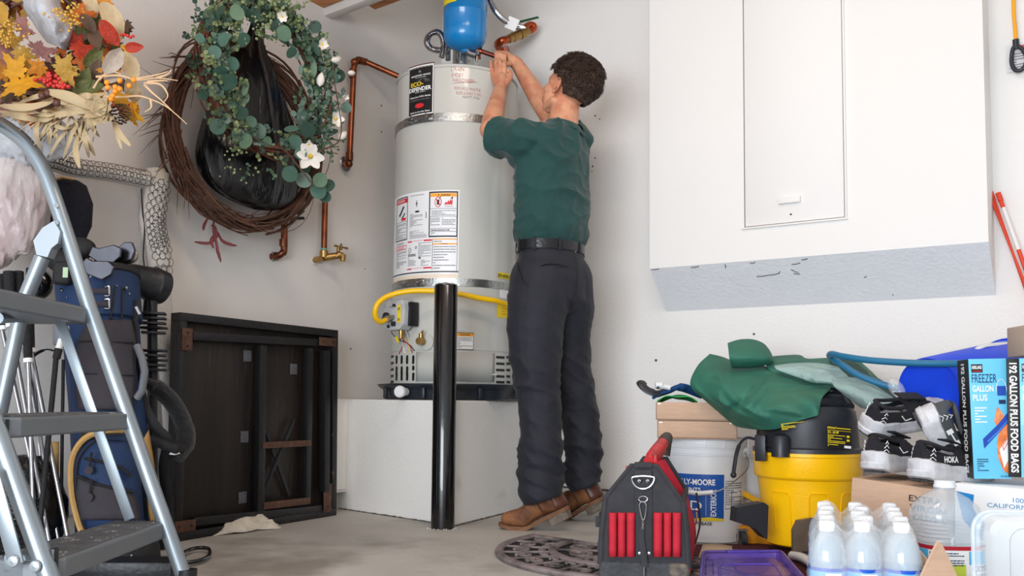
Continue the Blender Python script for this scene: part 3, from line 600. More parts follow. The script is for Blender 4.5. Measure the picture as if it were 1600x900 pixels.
m = corr(cpts([(763, -6, 3.98), (772, 14, 4.02), (786, 30, 4.1), (804, 40, 4.2), (818, 44, 4.28)], 10), .0125); fc = m.build('flexible_connector', M_chrome); tag(fc, 'straight corrugated steel connector rising right of the blue tank', 'pipe')
q = P(800, 37, 4.13); m = MB().box((0, 0, 0), (.055, .06, .002), axes(q, (1, -.1, -.45), (.4, 0, 1))); f = planefn(q, (1, -.1, -.45), (.4, 0, 1), -.002); lines2(m, -.02, -.02, .02, .02, lambda a, b: Vector(f(a, b)) , 6, 1); m.build('paper_tag', [M_white, M_grayink], fc, smooth=False)
# valve assembly on the right wall
va = thing('shutoff_valve', 'copper and brass shutoff with green lever on the right wall', 'valve', P(800, 75, 4.3))
MB().tube(cpts([(788, 82, 4.38), (781, 76, 4.3), (778, 69, 4.25), (784, 64, 4.22), (792, 62, 4.24)], 6), .0195, 16).build('copper_elbow', M_cop_t, va)
MB().tube([P(786, 80, 4.3), P(793, 74, 4.62)], .0175, 14).build('wall_stub', M_cop_t, va)
m = MB(); a, b = P(790, 63, 4.24), P(826, 48, 4.29)
m.tube([a, a.lerp(b, .12), a.lerp(b, .13), a.lerp(b, .3), a.lerp(b, .31), a.lerp(b, .62), a.lerp(b, .63), a.lerp(b, .8), a.lerp(b, .81), b], [.017, .017, .021, .021, .024, .022, .026, .026, .018, .018], 16); m.build('valve_body', M_brass, va)
MB().tube(cpts([(824, 49, 4.29), (832, 46, 4.3), (834, 41, 4.3), (828, 39, 4.3), (819, 44, 4.28)], 6), .017, 14).build('copper_return', M_cop_t, va)
m = MB(); a, b = P(813, 34, 4.25), P(841, 27, 4.2); m.tube([a, a.lerp(b, .5), b], .010, 8, flat=.35); m.build('green_lever', mat('green_vinyl', s2l(24, 96, 56), .4), va, label='green vinyl lever')
m = MB().tube([P(808, 58, 4.26), P(813, 34, 4.25)], .004, 8); m.build('lever_stem', M_steel, va)
# copper pipe at left: up from wall, into the heater's left
cp = thing('copper_pipe', 'copper pipe rising from a wall flange and bending toward the heater top', 'pipe', PL(540, 258))
pp = [PL(533, 256, .01), PL(541, 255, .03), PL(546, 246, .045), PL(545, 200, .045), PL(550, 112, .045), PL(554, 97, .045), PL(562, 95, .05), PL(585, 103, .055)]
e_ = HQ(math.radians(175), 1.93, .02); pe = [PL(541, 256, .0), PL(541, 256, .03), PL(546, 248, .045), PL(547, 180, .045), PL(553, 104, .045), PL(559, 93, .05), PL(570, 96, .055)]
MB().tube([pe[0], pe[1]], .014, 12).tube(crom(pe[1:3], 2), .014, 12).tube([pe[2], pe[4]], .014, 14).tube(crom([pe[4], pe[5], pe[6]], 5), .014, 14).build('riser', M_copper, cp)
MB().tube([pe[6], P(622, 119, 4.2)], .0135, 14).build('run', M_copper, cp)
m = MB(); m.tube([PL(546, 251, .045), PL(546, 238, .045)], .0175, 14); m.tube([PL(541, 257, .02), PL(543, 257, .045)], .0175, 14); m.ball(PL(545, 256, .045), .019, 14); m.tube([PL(552, 108, .045), PL(551, 122, .045)], .0175, 14); m.tube([PL(560, 94.5, .05), PL(572, 97, .055)], .0175, 14); m.ball(PL(554, 97, .047), .0185, 14); m.build('elbow_fittings', M_copper, cp)
MB().lathe([(.034, .0), (.036, .004), (.03, .009), (.016, .011)], 24, M=xf(PL(539, 256, 0), az=NL)).build('wall_flange', M_steel, cp)
# stub pipe below the wreath
gp = thing('copper_stub', 'short copper pipe elbowing into the wall under the wreaths', 'pipe', PL(435, 400))
MB().tube(crom([tuple(q) for q in [PL(444, 300, .05), PL(444, 385, .05), PL(441, 395, .048), PL(434, 400, .03), PL(424, 401, .0)]], 6), .0145, 14).build('pipe_bend', M_copper, gp)
[MB().tube(q_, .018, 12).build('elbow_collar', M_copper, gp) for q_ in ([PL(443, 385, .05), PL(443, 374, .05)], [PL(433, 400, .025), PL(427, 401, .005)])]; MB().tube([PL(428, 401, .005), PL(425, 401, .0)], .021, 12).build('patina_ring', M_patina, gp)
m = MB().tube([PL(464, 341, .0), PL(474, 341, .06)], .007, 10); tag(m.build('pipe_stub', M_blackp), 'tiny dark pipe stub on the wall between two copper pipes', 'pipe')
# hose bib
hb = thing('hose_bib', 'copper pipe with brass garden tap on the left wall', 'tap', PL(512, 400))
MB().tube([PL(508, 306, .05), PL(506, 395, .05)], .0135, 14).build('copper_drop', M_copper, hb)
m = MB(); m.tube([PL(506, 402, .05), PL(506, 392, .05)], .019, 14); m.tube([PL(490, 407, .0), PL(506, 403, .05)], .013, 14); m.tube([PL(506, 403, .05), PL(524, 400, .08)], .016, 14); m.tube([PL(524, 401, .078), PL(530, 398, .09), PL(536, 400, .1)], [.015, .017, .013], 14); m.tube([PL(536, 398, .10), PL(535, 408, .10)], .013, 12)
m.tube([PL(528, 398, .085), PL(529, 386, .085)], .008, 10); m.build('tap_body', M_brass, hb)
MB().tube([PL(506, 391, .05), PL(506, 388, .05)], .0145, 12).build('patina_ring', M_patina, hb)
m = MB(); m.tube([PL(524, 384, .085), PL(542, 388, .085)], .004, 8, flat=1); m.tube([PL(533, 383, .07), PL(533, 388, .10)], .004, 8); [m.ball(PL(x, y, o_), .0065, 8) for x, y, o_ in ((524, 384, .085), (542, 388, .085), (533, 382.5, .07), (533, 389, .1))]; m.build('tap_handle', M_brass, hb)
m = MB().lathe([(.02, 0), (.022, .003), (.013, .006)], 16, M=xf(PL(491, 407, 0), az=NL)); m.build('wall_flange', M_stem, hb)
# yellow gas hose
gh = MB().tube(cpts([(604, 499, 3.80), (594, 503, 3.76), (586, 493, 3.73), (590, 475, 3.72), (608, 462, 3.74), (640, 455, 3.74), (680, 455, 3.74), (715, 459, 3.745), (750, 466, 3.77), (775, 470, 3.80), (795, 476, 3.85), (820, 479, 3.93), (838, 478, 4.05)], 10), .0115, 14)
go = gh.build('gas_hose', M_yhose); tag(go, 'yellow coated gas hose curving across the front of the heater', 'hose')
MB().tube([P(600, 500, 3.79), P(609, 497, 3.82)], .015, 6).build('hose_nut', M_steel, go)
MB().tube([P(608, 497.5, 3.82), P(616, 495, 3.84)], .009, 10).build('hose_fitting', M_steel, go)
# bollard
BO = Pz(691.5, 826, 0); bt = P(697, 446, BO.y).z; BR = mpx(18.2, BO.y)
blo = thing('bollard', 'glossy black steel bollard standing in front of the water heater', 'bollard', (BO.x, BO.y, 0))
lean = (P(697, 446, BO.y) - P(691.5, 826, BO.y)); lean = Vector((lean.x, 0, lean.z)).normalized(); Mb = xf((BO.x, BO.y, 0), az=lean, ay=(0, 1, 0))
MB().lathe([(BR, 0), (BR, bt - .004), (BR - .003, bt)], 48, M=Mb).build('post', M_blackgloss, blo)
m = MB().lathe([(BR - .002, bt - .002), (BR - .002, bt + .002), (BR * .6, bt + .010), (.001, bt + .012)], 32, M=Mb)
m.map(lambda q: q + Vector((0, 0, .004 * nz3(q, 60)))); m.build('concrete_cap', M_blackgloss, blo)
m = MB()
for i in range(60):
    a = 2 * pi * i / 60 + R.uniform(-.03, .03); r_ = BR + R.uniform(0, .012); m.sphere_fast((BO.x + r_ * math.cos(a), BO.y + r_ * math.sin(a), .0015), R.uniform(.002, .005))
tag(m.build('concrete_crumbs', M_conc), 'crumbs of concrete around the black bollard foot', 'debris', kind='stuff')
# ================================================================ the man working at the top of the heater
M_skin = mat('skin', s2l(208, 150, 118), .5, var=.08, vs=30, bump=.12, bs=160, sss=.12, bd=.003, col2=s2l(192, 126, 98), c2s=14)
M_hair = mat('dark_brown_hair', s2l(62, 45, 36), .6, var=.3, vs=60)
M_shirt = mat('green_shirt_cotton', s2l(22, 64, 62), .85, var=.08, vs=10, bump=.35, bs=14, sheen=.15, stretch=(1, 1, .7), bd=.012)
M_pants = mat('charcoal_trousers', s2l(26, 28, 38), .75, var=.1, vs=8, bump=.4, bs=12, sheen=.05, stretch=(1, 1, 1.6), bd=.012)
M_belt = mat('black_leather', s2l(24, 24, 28), .3, bump=.1, bs=80)
M_suede = mat('brown_suede', s2l(140, 92, 56), .75, var=.25, vs=18, bump=.3, bs=60, col2=s2l(96, 60, 40), c2s=16, c2t=(.45, .65), bd=.006)
M_leatherb = mat('brown_leather', s2l(92, 54, 42), .4, var=.25, vs=30, bump=.2, bs=60, bd=.004)
M_sole = mat('worn_sole', s2l(118, 80, 54), .75, var=.2, vs=30)
M_heel = mat('worn_heel', s2l(104, 94, 84), .85, var=.35, vs=50, bump=.4, bs=70, bd=.005)
Y0 = 3.60
FBd = Vector((-.75, .66, 0)).normalized(); LBd = Vector((-.66, -.75, 0)).normalized()      # body facing, body's left
def loft(rows, n=28, twist=None):
    """rows: (centre, half width along L, half depth along F)"""
    m = MB(); vs = []; fs = []
    for (c, a, b) in rows:
        for k in range(n):
            t = 2 * pi * k / n; vs.append(Vector(c) + LBd * (a * math.cos(t)) + FBd * (b * math.sin(t)))
    for i in range(len(rows) - 1):
        for k in range(n): fs.append((i * n + k, i * n + (k + 1) % n, (i + 1) * n + (k + 1) % n, (i + 1) * n + k))
    fs.append(tuple(range(n - 1, -1, -1))); fs.append(tuple((len(rows) - 1) * n + k for k in range(n)))
    return m.add(vs, fs)
person = thing('person', 'man in green shirt and dark trousers reaching up to the heater top', 'person', (P(850, 800, 3.6).x, 3.6, 0))
# head frame
HF = Vector((-.72, .56, .40)).normalized(); HU = Vector((.36, -.08, .92)); HU = (HU - HF * HU.dot(HF)).normalized(); HL = HU.cross(HF)
HO = P(884, 146, 3.66); Mhd = Matrix.Translation(HO) @ Matrix((HF, HL, HU)).transposed().to_4x4()
h = lambda x, y, z: Mhd @ Vector((x, y, z))
def ell(c, r, n=28): return MB().ball(c, 1, n, sc_=r, M=Mhd)
ex = MB()
for c, r in [((-.018, 0, .042), (.096, .076, .086)), ((.038, 0, .02), (.052, .062, .062)), ((.045, 0, -.03), (.05, .052, .06)), ((.052, 0, .038), (.042, .058, .04)), ((.052, 0, -.076), (.024, .026, .020))]: ex.join(ell(c, r))
for s in (-1, 1):
    ex.join(ell((.055, s * .038, -.012), (.03, .022, .024), 16))                       # cheekbone
ex.join(loft([(P(866, 386, 3.62), .13, .085), (P(866, 330, 3.62), .135, .09), (P(864, 270, 3.61), .15, .1), (P(864, 232, 3.61), .17, .095), (P(866, 212, 3.61), .13, .08), (P(874, 200, 3.62), .07, .065)]))
nb, nt_ = P(878, 208, 3.63), h(-.02, 0, -.03)
caps = [(nb, nt_, .064, .057), (h(.0, .048, -.055), h(.058, .012, -.080), .020, .017), (h(.0, -.048, -.055), h(.058, -.012, -.080), .020, .017), (h(-.01, 0, -.05), h(.045, 0, -.07), .045, .03), (h(.088, 0, .015), h(.100, 0, -.018), .008, .010),
        (h(.085, .022, .032), h(.088, -.022, .032), .010, .010), (h(.088, .016, -.047), h(.088, -.016, -.047), .007, .007), (h(.086, .014, -.056), h(.086, -.014, -.056), .007, .007)]
# ears: rim and lobe
for s in (-1, 1):
    e_ = crom([(-.002, s * .074, -.028), (-.018, s * .084, -.012), (-.024, s * .09, .012), (-.012, s * .09, .030), (.006, s * .084, .026), (.010, s * .077, .010), (.006, s * .075, -.010)], 3)
    for a, b in zip(e_, e_[1:]): caps.append((h(*a), h(*b), .0045, .0045))
    caps.append((h(.0, s * .074, -.022), h(.0, s * .077, -.026), .007, .008)); caps.append((h(-.008, s * .072, .0), h(-.006, s * .076, .018), .010, .010))
# left arm (near)
SL = P(816, 219, 3.50); EL = P(766, 203, 3.60); WLq = P(781, 141, 3.83)
caps += [(SL, EL, .058, .044), (EL, EL.lerp(WLq, .35), .042, .044), (EL.lerp(WLq, .35), WLq, .044, .029), (P(846, 222, 3.58), SL, .085, .06)]
# left hand on the rim: palm, fingers, thumb
Kn = [P(768.6, 115, 3.872), P(775.4, 113, 3.866), P(782.0, 113, 3.866), P(788.4, 115.5, 3.872)]
for i, k in enumerate(Kn): caps.append((WLq.lerp(k, .15) , k, .017, .0090))
for i, (k, tx, ty) in enumerate(zip(Kn, (767.0, 774.3, 781.2, 788.2), (97, 93.5, 93.5, 96.5))):
    m1 = P(tx, ty + 4, 3.868); m2 = P(tx - .4, ty - 1.2, 3.885); m3 = m2 + Vector((-.002, .024, -.006))
    caps += [(k, m1, .0086, .0080), (m1, m2, .0078, .0076), (m2, m3, .0076, .0068)]
caps.append((P(785, 127, 3.862), P(792, 119, 3.87), .018, .012))
tb_ = [P(787, 132, 3.85), P(797, 122, 3.862), P(797.5, 114, 3.875), P(793, 109, 3.885)]
caps += [(tb_[0], tb_[1], .019, .0125), (tb_[1], tb_[2], .0118, .0105), (tb_[2], tb_[3], .0102, .0085), (WLq, P(784, 122, 3.862), .024, .024)]
# right arm (far)
SR = P(896, 221, 3.72); ER = P(862, 186, 3.90); WR_ = P(808, 100, 3.985)
caps += [(SR, ER, .058, .046), (ER, ER.lerp(WR_, .35), .046, .046), (ER.lerp(WR_, .35), WR_, .046, .030), (P(880, 221, 3.66), SR, .08, .06)]
# right hand closed round the pipe
pa, pb = P(765, 84.5, 3.955), P(792, 94, 3.955)                 # pipe being held
pal = P(796, 90, 3.985)
for i in range(4):
    t = i / 3; k = P(783 + 7 * t, 81 + 2.5 * t, 3.985 - .0 * t) if False else P(780 + 11 * t, 82.5 + 0.8 * t, 3.975)
    c = pa.lerp(pb, .45 + .48 * t)
    caps += [(WR_.lerp(pal, .5), k, .020, .0115), (k, c + Vector((-.006, -.019, .010)), .0108, .0098), (c + Vector((-.006, -.019, .010)), c + Vector((-.004, -.018, -.012)), .0096, .009), (c + Vector((-.004, -.018, -.012)), c + Vector((.002, .0, -.020)), .0088, .008)]
caps += [(WR_, P(797, 93, 3.985), .03, .026), (P(800, 98, 3.975), P(790, 101, 3.95), .015, .011), (P(790, 101, 3.95), P(781, 99, 3.945), .011, .009)]
# legs inside the trousers
for pts_ in ([(843, 430, 3.57), (838, 520, 3.54), (843, 610, 3.53), (846, 690, 3.52), (848, 750, 3.51)], [(882, 430, 3.66), (888, 520, 3.70), (893, 600, 3.74), (908, 680, 3.75), (914, 738, 3.75)]):
    for k in range(4): caps.append((P(*pts_[k]), P(*pts_[k + 1]), (.09, .08, .055, .055, .045)[k], (.09, .08, .055, .055, .045)[k + 1]))
caps.append((P(864, 400, 3.62), P(862, 430, 3.62), .11, .10))
body = blob(caps, .0027, 2, ex, .5)
for key in ('body',):
    bd_ = body.build('body', M_skin, person)
# eyes, brows, nails
for s in (-1, 1):
    MB().ball(h(.068, s * .031, .012), .0125, 14).build('eye', mat('eye_white', s2l(230, 226, 220), .2), person)
    m = MB().tube([h(.084, s * .015, .033), h(.088, s * .03, .036), h(.074, s * .046, .034)], [.003, .004, .002], 6); m.build('eyebrow', M_hair, person)
# shirt
torso = loft([(P(861, 392, 3.62), .148, .106), (P(861, 384, 3.62), .153, .111), (P(861, 377, 3.62), .168, .125), (P(862, 366, 3.62), .180, .135), (P(863, 350, 3.62), .176, .132), (P(862, 310, 3.62), .172, .130), (P(861, 270, 3.61), .176, .128), (P(862, 240, 3.61), .186, .122), (P(864, 222, 3.61), .186, .11), (P(868, 208, 3.61), .150, .092), (P(873, 197, 3.62), .085, .074)])
scap = [(P(838, 228, 3.56), SL, .098, .074), (SL, P(779, 214, 3.575), .077, .078), (P(876, 226, 3.67), SR, .095, .075), (SR, P(880, 206, 3.81), .075, .068), (P(862, 262, 3.62), P(822, 238, 3.55), .09, .085)]
sh_ = blob(scap, .0062, 8, torso, .5)
def wr_(p, n, amp=.010, s=1.0):
    q = Vector((p.x * 5 + p.z * 4.5, p.y * 5, p.z * 6 - p.x * 5)) * s
    a = 1 - abs(noise.noise(q)) * 2.2; b = 1 - abs(noise.noise(q * 2.1 + Vector((4, 2, 1)))) * 2.2
    return amp * (max(a, 0) ** 2 * .8 + max(b, 0) ** 2 * .35 - .35)
def shirt_d(p, n):
    zb = max(0, 1 - abs(p.z - 1.15) / .07); return wr_(p, n, .017) * min(1, max(0, (p.z - 1.12) * 12)) + zb * .004 * math.sin(60 * (p.x + p.y * .7)) * (p.z > 1.135) 
displace(sh_, shirt_d)
# trim what falls outside the hem, the sleeve ends and the neck
hc = P(779, 214, 3.575); hn = (hc - SL).normalized(); hc2 = P(880, 206, 3.81); hn2 = (hc2 - SR).normalized(); nc = P(877, 197, 3.63); nn = (nt_ - nb).normalized()
def cut(mb, tests):
    keep = [all(t(Vector(q)) for t in tests) for q in mb.v]; f2 = [(f, m) for f, m in zip(mb.f, mb.m) if all(keep[i] for i in f)]; mb.f = [f for f, _ in f2]; mb.m = [m for _, m in f2]
    used = sorted({i for f in mb.f for i in f}); mp = {a: b for b, a in enumerate(used)}; mb.v = [mb.v[i] for i in used]; mb.f = [tuple(mp[i] for i in f) for f in mb.f]; return mb
cut(sh_, [lambda q: not ((q - hc).dot(hn) > .012 and (q - hc).length < .12), lambda q: not ((q - hc2).dot(hn2) > .03 and (q - hc2).length < .13), lambda q: not ((q - nc).dot(nn) > .0 and (q - nc).length < .1), lambda q: q.z > 1.10])
so = sh_.build('shirt', M_shirt, person, solid=.003)
def ring(c, ax, r1, r2, th, hint=None, n=40, z0=0, z1=.02):
    M = xf(c, az=ax, ay=hint); return MB().lathe([(1, z0), (1 + th / r1, z0), (1 + th / r1, z1), (1, z1)], n, M=M @ Matrix.Diagonal((r1, r2, 1, 1)), cap=False)
col_ = MB(); pr_ = []
Mn = xf(nb.lerp(nt_, .08), az=nn, ay=FBd)
col_.grid(lambda u, v: Mn @ Vector(((.092 - .020 * v) * math.cos(2 * pi * u), (.092 - .018 * v) * math.sin(2 * pi * u), -.014 + .034 * v + .010 * math.sin(2 * pi * u))), 40, 5, cu=True)
col_.build('collar', M_shirt, so, solid=.005)
hm = MB(); Mh2 = xf(hc + hn * .006, az=hn); hm.tube([Mh2 @ Vector((.0785 * math.cos(a), .0785 * math.sin(a), .003 * math.sin(3 * a))) for a in np.linspace(0, 2 * pi, 30, endpoint=False)], .004, 6, closed=True); hm.build('sleeve_hem', M_shirt, so)
# trousers
tc_ = []
LEGL = [((846, 440, 3.575), .128), ((841, 470, 3.56), .124), ((836, 515, 3.54), .112), ((837, 560, 3.53), .101), ((842, 610, 3.525), .089), ((847, 660, 3.52), .081), ((844, 712, 3.515), .088), ((847, 768, 3.51), .085)]
LEGR = [((878, 440, 3.66), .126), ((884, 480, 3.68), .118), ((884, 530, 3.71), .102), ((888, 590, 3.74), .094), ((905, 650, 3.75), .082), ((911, 700, 3.75), .076), ((914, 752, 3.75), .074)]
for LG in (LEGL, LEGR):
    for (a, ra), (b, rb_) in zip(LG, LG[1:]): tc_.append((P(*a), P(*b), ra, rb_))
pel = loft([(P(862, 378, 3.62), .147, .104), (P(862, 395, 3.62), .152, .110), (P(862, 412, 3.62), .160, .122), (P(862, 440, 3.62), .168, .138), (P(862, 470, 3.62), .16, .135), (P(862, 490, 3.62), .12, .1)])
tro = blob(tc_, .0075, 6, pel, .5)
def pant_d(p, n):
    k = min(1, max(0, (1.08 - p.z) * 4)); kn = max(0, 1 - abs(p.z - .55) / .18) + max(0, 1 - abs(p.z - .24) / .22) * 1.3 + .5
    q = Vector((p.x * 4, p.y * 4, p.z * 9 + p.x * 5)); a = 1 - abs(noise.noise(q)) * 2.3; q2 = q * 2.2; b = 1 - abs(noise.noise(q2)) * 2.3
    return k * kn * (.010 * max(a, 0) ** 2 + .004 * max(b, 0) ** 2 - .005) + max(0, 1 - abs(p.z - .2) / .12) * .004 * math.sin(p.z * 90 + p.x * 20)
displace(tro, pant_d)
hl, hr_ = P(847, 768, 3.51), P(914, 752, 3.75)
pn = Vector((.35, 0, -1)).normalized()
cut(tro, [lambda q: q.z < 1.128, lambda q: not (q.y < 3.64 and q.z < .3 and (q - P(849, 781, 3.51)).dot(pn) > 0), lambda q: not (q.y > 3.62 and q.z < .35 and (q - P(915, 761, 3.75)).dot(pn) > 0)])
to = tro.build('trousers', M_pants, person, solid=.003)
# back pocket, seam, belt loops
def onback(px, py, d0=3.5):   # nearest trousers surface seen at a pixel
    r = ray(px, py); best = None
    for q in tro.v:
        v = Vector(q) - CAM; t = v.dot(r) / r.dot(r); e = (v - r * t).length
        if e < .012 and (best is None or t < best): best = t
    return CAM + r * ((best or d0) - .0015)
m = MB(); m.tube([onback(x, y) for x, y in ((845, 415), (858, 412), (872, 413), (888, 416))], .0022, 5); m.build('pocket_welt', M_belt, to)
m = MB(); m.tube([onback(x, y) for x, y in ((808, 410), (812, 425), (818, 440), (826, 446))], .0016, 5); m.build('side_pocket_seam', M_belt, to)
m = MB(); m.tube([onback(x, y) for x, y in ((899, 400), (903, 425), (900, 455), (890, 485))], .0014, 5); m.build('seat_seam', M_belt, to)
bc = P(861, 389, 3.62); Mbt = Matrix.Translation(bc) @ Matrix((LBd, FBd, up)).transposed().to_4x4()
bm_ = MB().lathe([(1, -.019), (1.03, -.019), (1.03, .019), (1, .019)], 64, M=Mbt @ Matrix.Diagonal((.156, .115, 1, 1)), cap=False); be = bm_.build('belt', M_belt, person)
for a in (20, 75, 118, 165, -150, -105, -62, -20):
    a = math.radians(a); c = Mbt @ Vector((.163 * math.cos(a), .121 * math.sin(a), 0)); n = (LBd * math.cos(a) / .163 + FBd * math.sin(a) / .121).normalized()
    MB().box((0, 0, 0), (.012, .052, .004), axes(c, up.cross(n), up), bev=.001).build('belt_loop', M_pants, to)
a = math.radians(58); MB().box((0, 0, 0), (.045, .042, .012), axes(Mbt @ Vector((.163 * math.cos(a), .125 * math.sin(a), 0)), up.cross(LBd * math.cos(a) + FBd * math.sin(a)), up), bev=.004).build('buckle', M_belt, be)
# boots
def boot(ballpx, fwd, lift, name='boot'):
    f = Vector((fwd[0], fwd[1], 0)).normalized(); s = up.cross(f); o = Pz(*ballpx, 0); M = Matrix.Translation(o) @ Matrix((f, s, up)).transposed().to_4x4()
    def bend(q):
        if q.x < .02:
            k = min(1, (.02 - q.x) / .06) * lift; c, s_ = math.cos(k), math.sin(k); x, z = q.x - .0, q.z
            q = Vector((x * c + z * s_, q.y, -x * s_ + z * c))
        return M @ q
    up_ = blob([((-.14, 0, .062), (-.0, 0, .050), .040, .038, .95, (0, 1, 0)), ((0, 0, .046), (.070, 0, .038), .042, .030, 1.05, (0, 1, 0)), ((-.05, 0, .075), (.01, 0, .052), .034, .036), ((-.135, 0, .06), (-.130, 0, .20), .045, .056), ((-.13, 0, .055), (-.15, 0, .05), .042, .040)], .005, 5)
    cut(up_, [lambda q: q.z < .215]); 
    for i, q in enumerate(up_.v):
        q = Vector(q); 
        if q.z < .016: q.z = .016
        q.z += .002 * nz3(q, 30); up_.v[i] = tuple(q)
    b = up_.map(bend).build(name, M_suede, person)
    m = MB()
    out = [(.108, 0), (.103, .022), (.085, .036), (.055, .045), (.01, .046), (-.04, .037), (-.08, .032), (-.13, .036), (-.165, .034), (-.185, .02), (-.19, 0)]
    out = out + [(x, -y) for x, y in out[-2:0:-1]]; o2 = crom(out, 4, True); n = len(o2)
    vs = [(x, y, z + (.012 if x > .07 and z == .0 else 0) * max(0, (x - .07) / .04) + (.008 * max(0, (x - .07) / .04) if z > 0 else 0)) for z in (0.0, .014) for x, y in o2]
    m.add(vs, [tuple(range(n - 1, -1, -1)), tuple(range(n, 2 * n))] + [(i, (i + 1) % n, n + (i + 1) % n, n + i) for i in range(n)])
    # subdivide along x for the bend: slices instead of one polygon
    sl_ = MB(); xs = np.linspace(-.19, .108, 22)
    def wid(x):
        c = [abs(b_) for a_, b_ in o2 if abs(a_ - x) < .012]; return max(c) if c else .01
    W_ = [max(wid(x), .012) for x in xs]; W_[0] = .016; W_[-1] = .012
    rows = []
    for x, w2 in zip(xs, W_):
        sp_ = .014 * max(0, (x - .05) / .06) ** 1.5; rows.append([(x, -w2, sp_), (x, w2, sp_), (x, w2, .015 + sp_ * .8), (x, -w2, .015 + sp_ * .8)])
    vs = [q for r_ in rows for q in r_]; fs = [(i * 4 + k, i * 4 + (k + 1) % 4, i * 4 + 4 + (k + 1) % 4, i * 4 + 4 + k) for i in range(len(rows) - 1) for k in range(4)] + [(0, 1, 2, 3), (4 * len(rows) - 1, 4 * len(rows) - 2, 4 * len(rows) - 3, 4 * len(rows) - 4)]
    sl_.add(vs, fs).map(bend).build('sole', M_sole, b)
    hb_ = MB(); hp = [(-.105, -.033), (-.105, .033), (-.15, .036), (-.18, .026), (-.192, 0), (-.18, -.026), (-.15, -.036)]
    hb_.prism(hp, .040); hb_.map(lambda q: bend(Vector((q.x + (.006 if q.z < .001 else 0), q.y * (.95 if q.z < .001 else 1), q.z - .030)))); hb_.build('heel', M_heel, b)
    ct = MB(); ct.grid(lambda u, v: bend(Vector((-.145 + .048 * math.cos(pi * .5 + pi * u) * 1.0 if True else 0, .0445 * math.sin(pi * .5 + pi * u), .018 + .07 * v))), 16, 5)
    ct.v = [tuple(q) for q in ct.v]; ct.build('heel_counter', M_leatherb, b, solid=.003)
    st = MB(); st.tube([bend(Vector((x, y_ * 1.0, z_))) for x, y_, z_ in ((-.095, .046, .03), (-.09, .048, .08), (-.088, .049, .13))], .003, 6); st.build('side_seam', M_leatherb, b)
    return b
boot((822, 827), (-.985, .17), math.radians(27)); boot((886, 812), (-.93, .36), math.radians(30))
# hair
def hair_ok(d):
    x, y, z = d
    if z < -.62: return 0
    if x > .62 + .25 * max(0, z): return 0
    if x > .30 and z < .12: return 0
    if x > -.15 and z < -.28: return 0
    if x > .05 and abs(y) > .6 and z < -.05: return 0
    return 1
cc = Vector((-.018, 0, .042)); rad = Vector((.099, .079, .089))
hc_ = MB(); n1, n2 = 56, 36; vs = []; fs = []
for j in range(n2 + 1):
    for i in range(n1):
        a = 2 * pi * i / n1; b = -pi / 2 + pi * j / n2; d = Vector((math.cos(b) * math.cos(a), math.cos(b) * math.sin(a), math.sin(b)))
        th_ = .006 + .018 * max(0, d.z) + .008 * max(0, -d.x) ; p = Vector((d.x * (rad.x + th_ - .002), d.y * (rad.y + th_ * .8 - .002), d.z * (rad.z + th_ - .002))) + cc
        p += d * .007 * nz3(p, 45); vs.append(p)
for j in range(n2):
    for i in range(n1):
        q = (j * n1 + i, j * n1 + (i + 1) % n1, (j + 1) * n1 + (i + 1) % n1, (j + 1) * n1 + i)
        c = (vs[q[0]] + vs[q[2]]) / 2 - cc; d = Vector((c.x / rad.x, c.y / rad.y, c.z / rad.z)).normalized()
        if hair_ok(d): fs.append(q)
hc_.add([Mhd @ v for v in vs], fs); hco = hc_.build('hair', M_hair, person, solid=.004)
hs = MB(); cnt = 0; RH = random.Random(5)
while cnt < 7000:
    d = Vector((RH.gauss(0, 1), RH.gauss(0, 1), RH.gauss(0, 1))).normalized()
    if not hair_ok(d): continue
    cnt += 1; top = max(0, d.z * .8 + .35 - .1 * d.x); ln = (.008 + .030 * min(1, top)) * RH.uniform(.7, 1.25)
    th_ = .004 + .016 * max(0, d.z) + .006 * max(0, -d.x); p = Vector((d.x * (rad.x + th_), d.y * (rad.y + th_), d.z * (rad.z + th_))) + cc
    clump = Vector((round(d.x * 5) / 5, round(d.y * 5) / 5, round(d.z * 5) / 5)); tg = Vector((nz3(clump, 3, 1), nz3(clump, 3, 2), nz3(clump, 3, 3))) * 1.6 + Vector((-.55, 0, -.25 if d.z < .5 else .15))
    tg = tg - d * tg.dot(d); tg = tg.normalized() if tg.length > 1e-3 else Vector((0, 0, 1)); cu_ = d.cross(tg); pts_ = []
    w0 = RH.uniform(0, 6)
    for k in range(5):
        t = k / 4; pts_.append(h(*(p + d * (ln * .55 * math.sin(t * 2.2)) + tg * ln * t * .9 + cu_ * (.35 * ln * math.sin(w0 + t * 3.5)))))
    hs.tube(pts_, [.0011, .0013, .0012, .0009, .0003], 3, cap=False)
hso = hs.build('curls', M_hair, hco, kind='stuff')
# arm hair is fine relief: none. pipe the man holds
MB().tube([P(750, 79.5, 3.957), pb], .0105, 12).build('branch_pipe', mat('dark_red_copper', s2l(96, 40, 34), .35, .6, var=.3, vs=40), wl_)
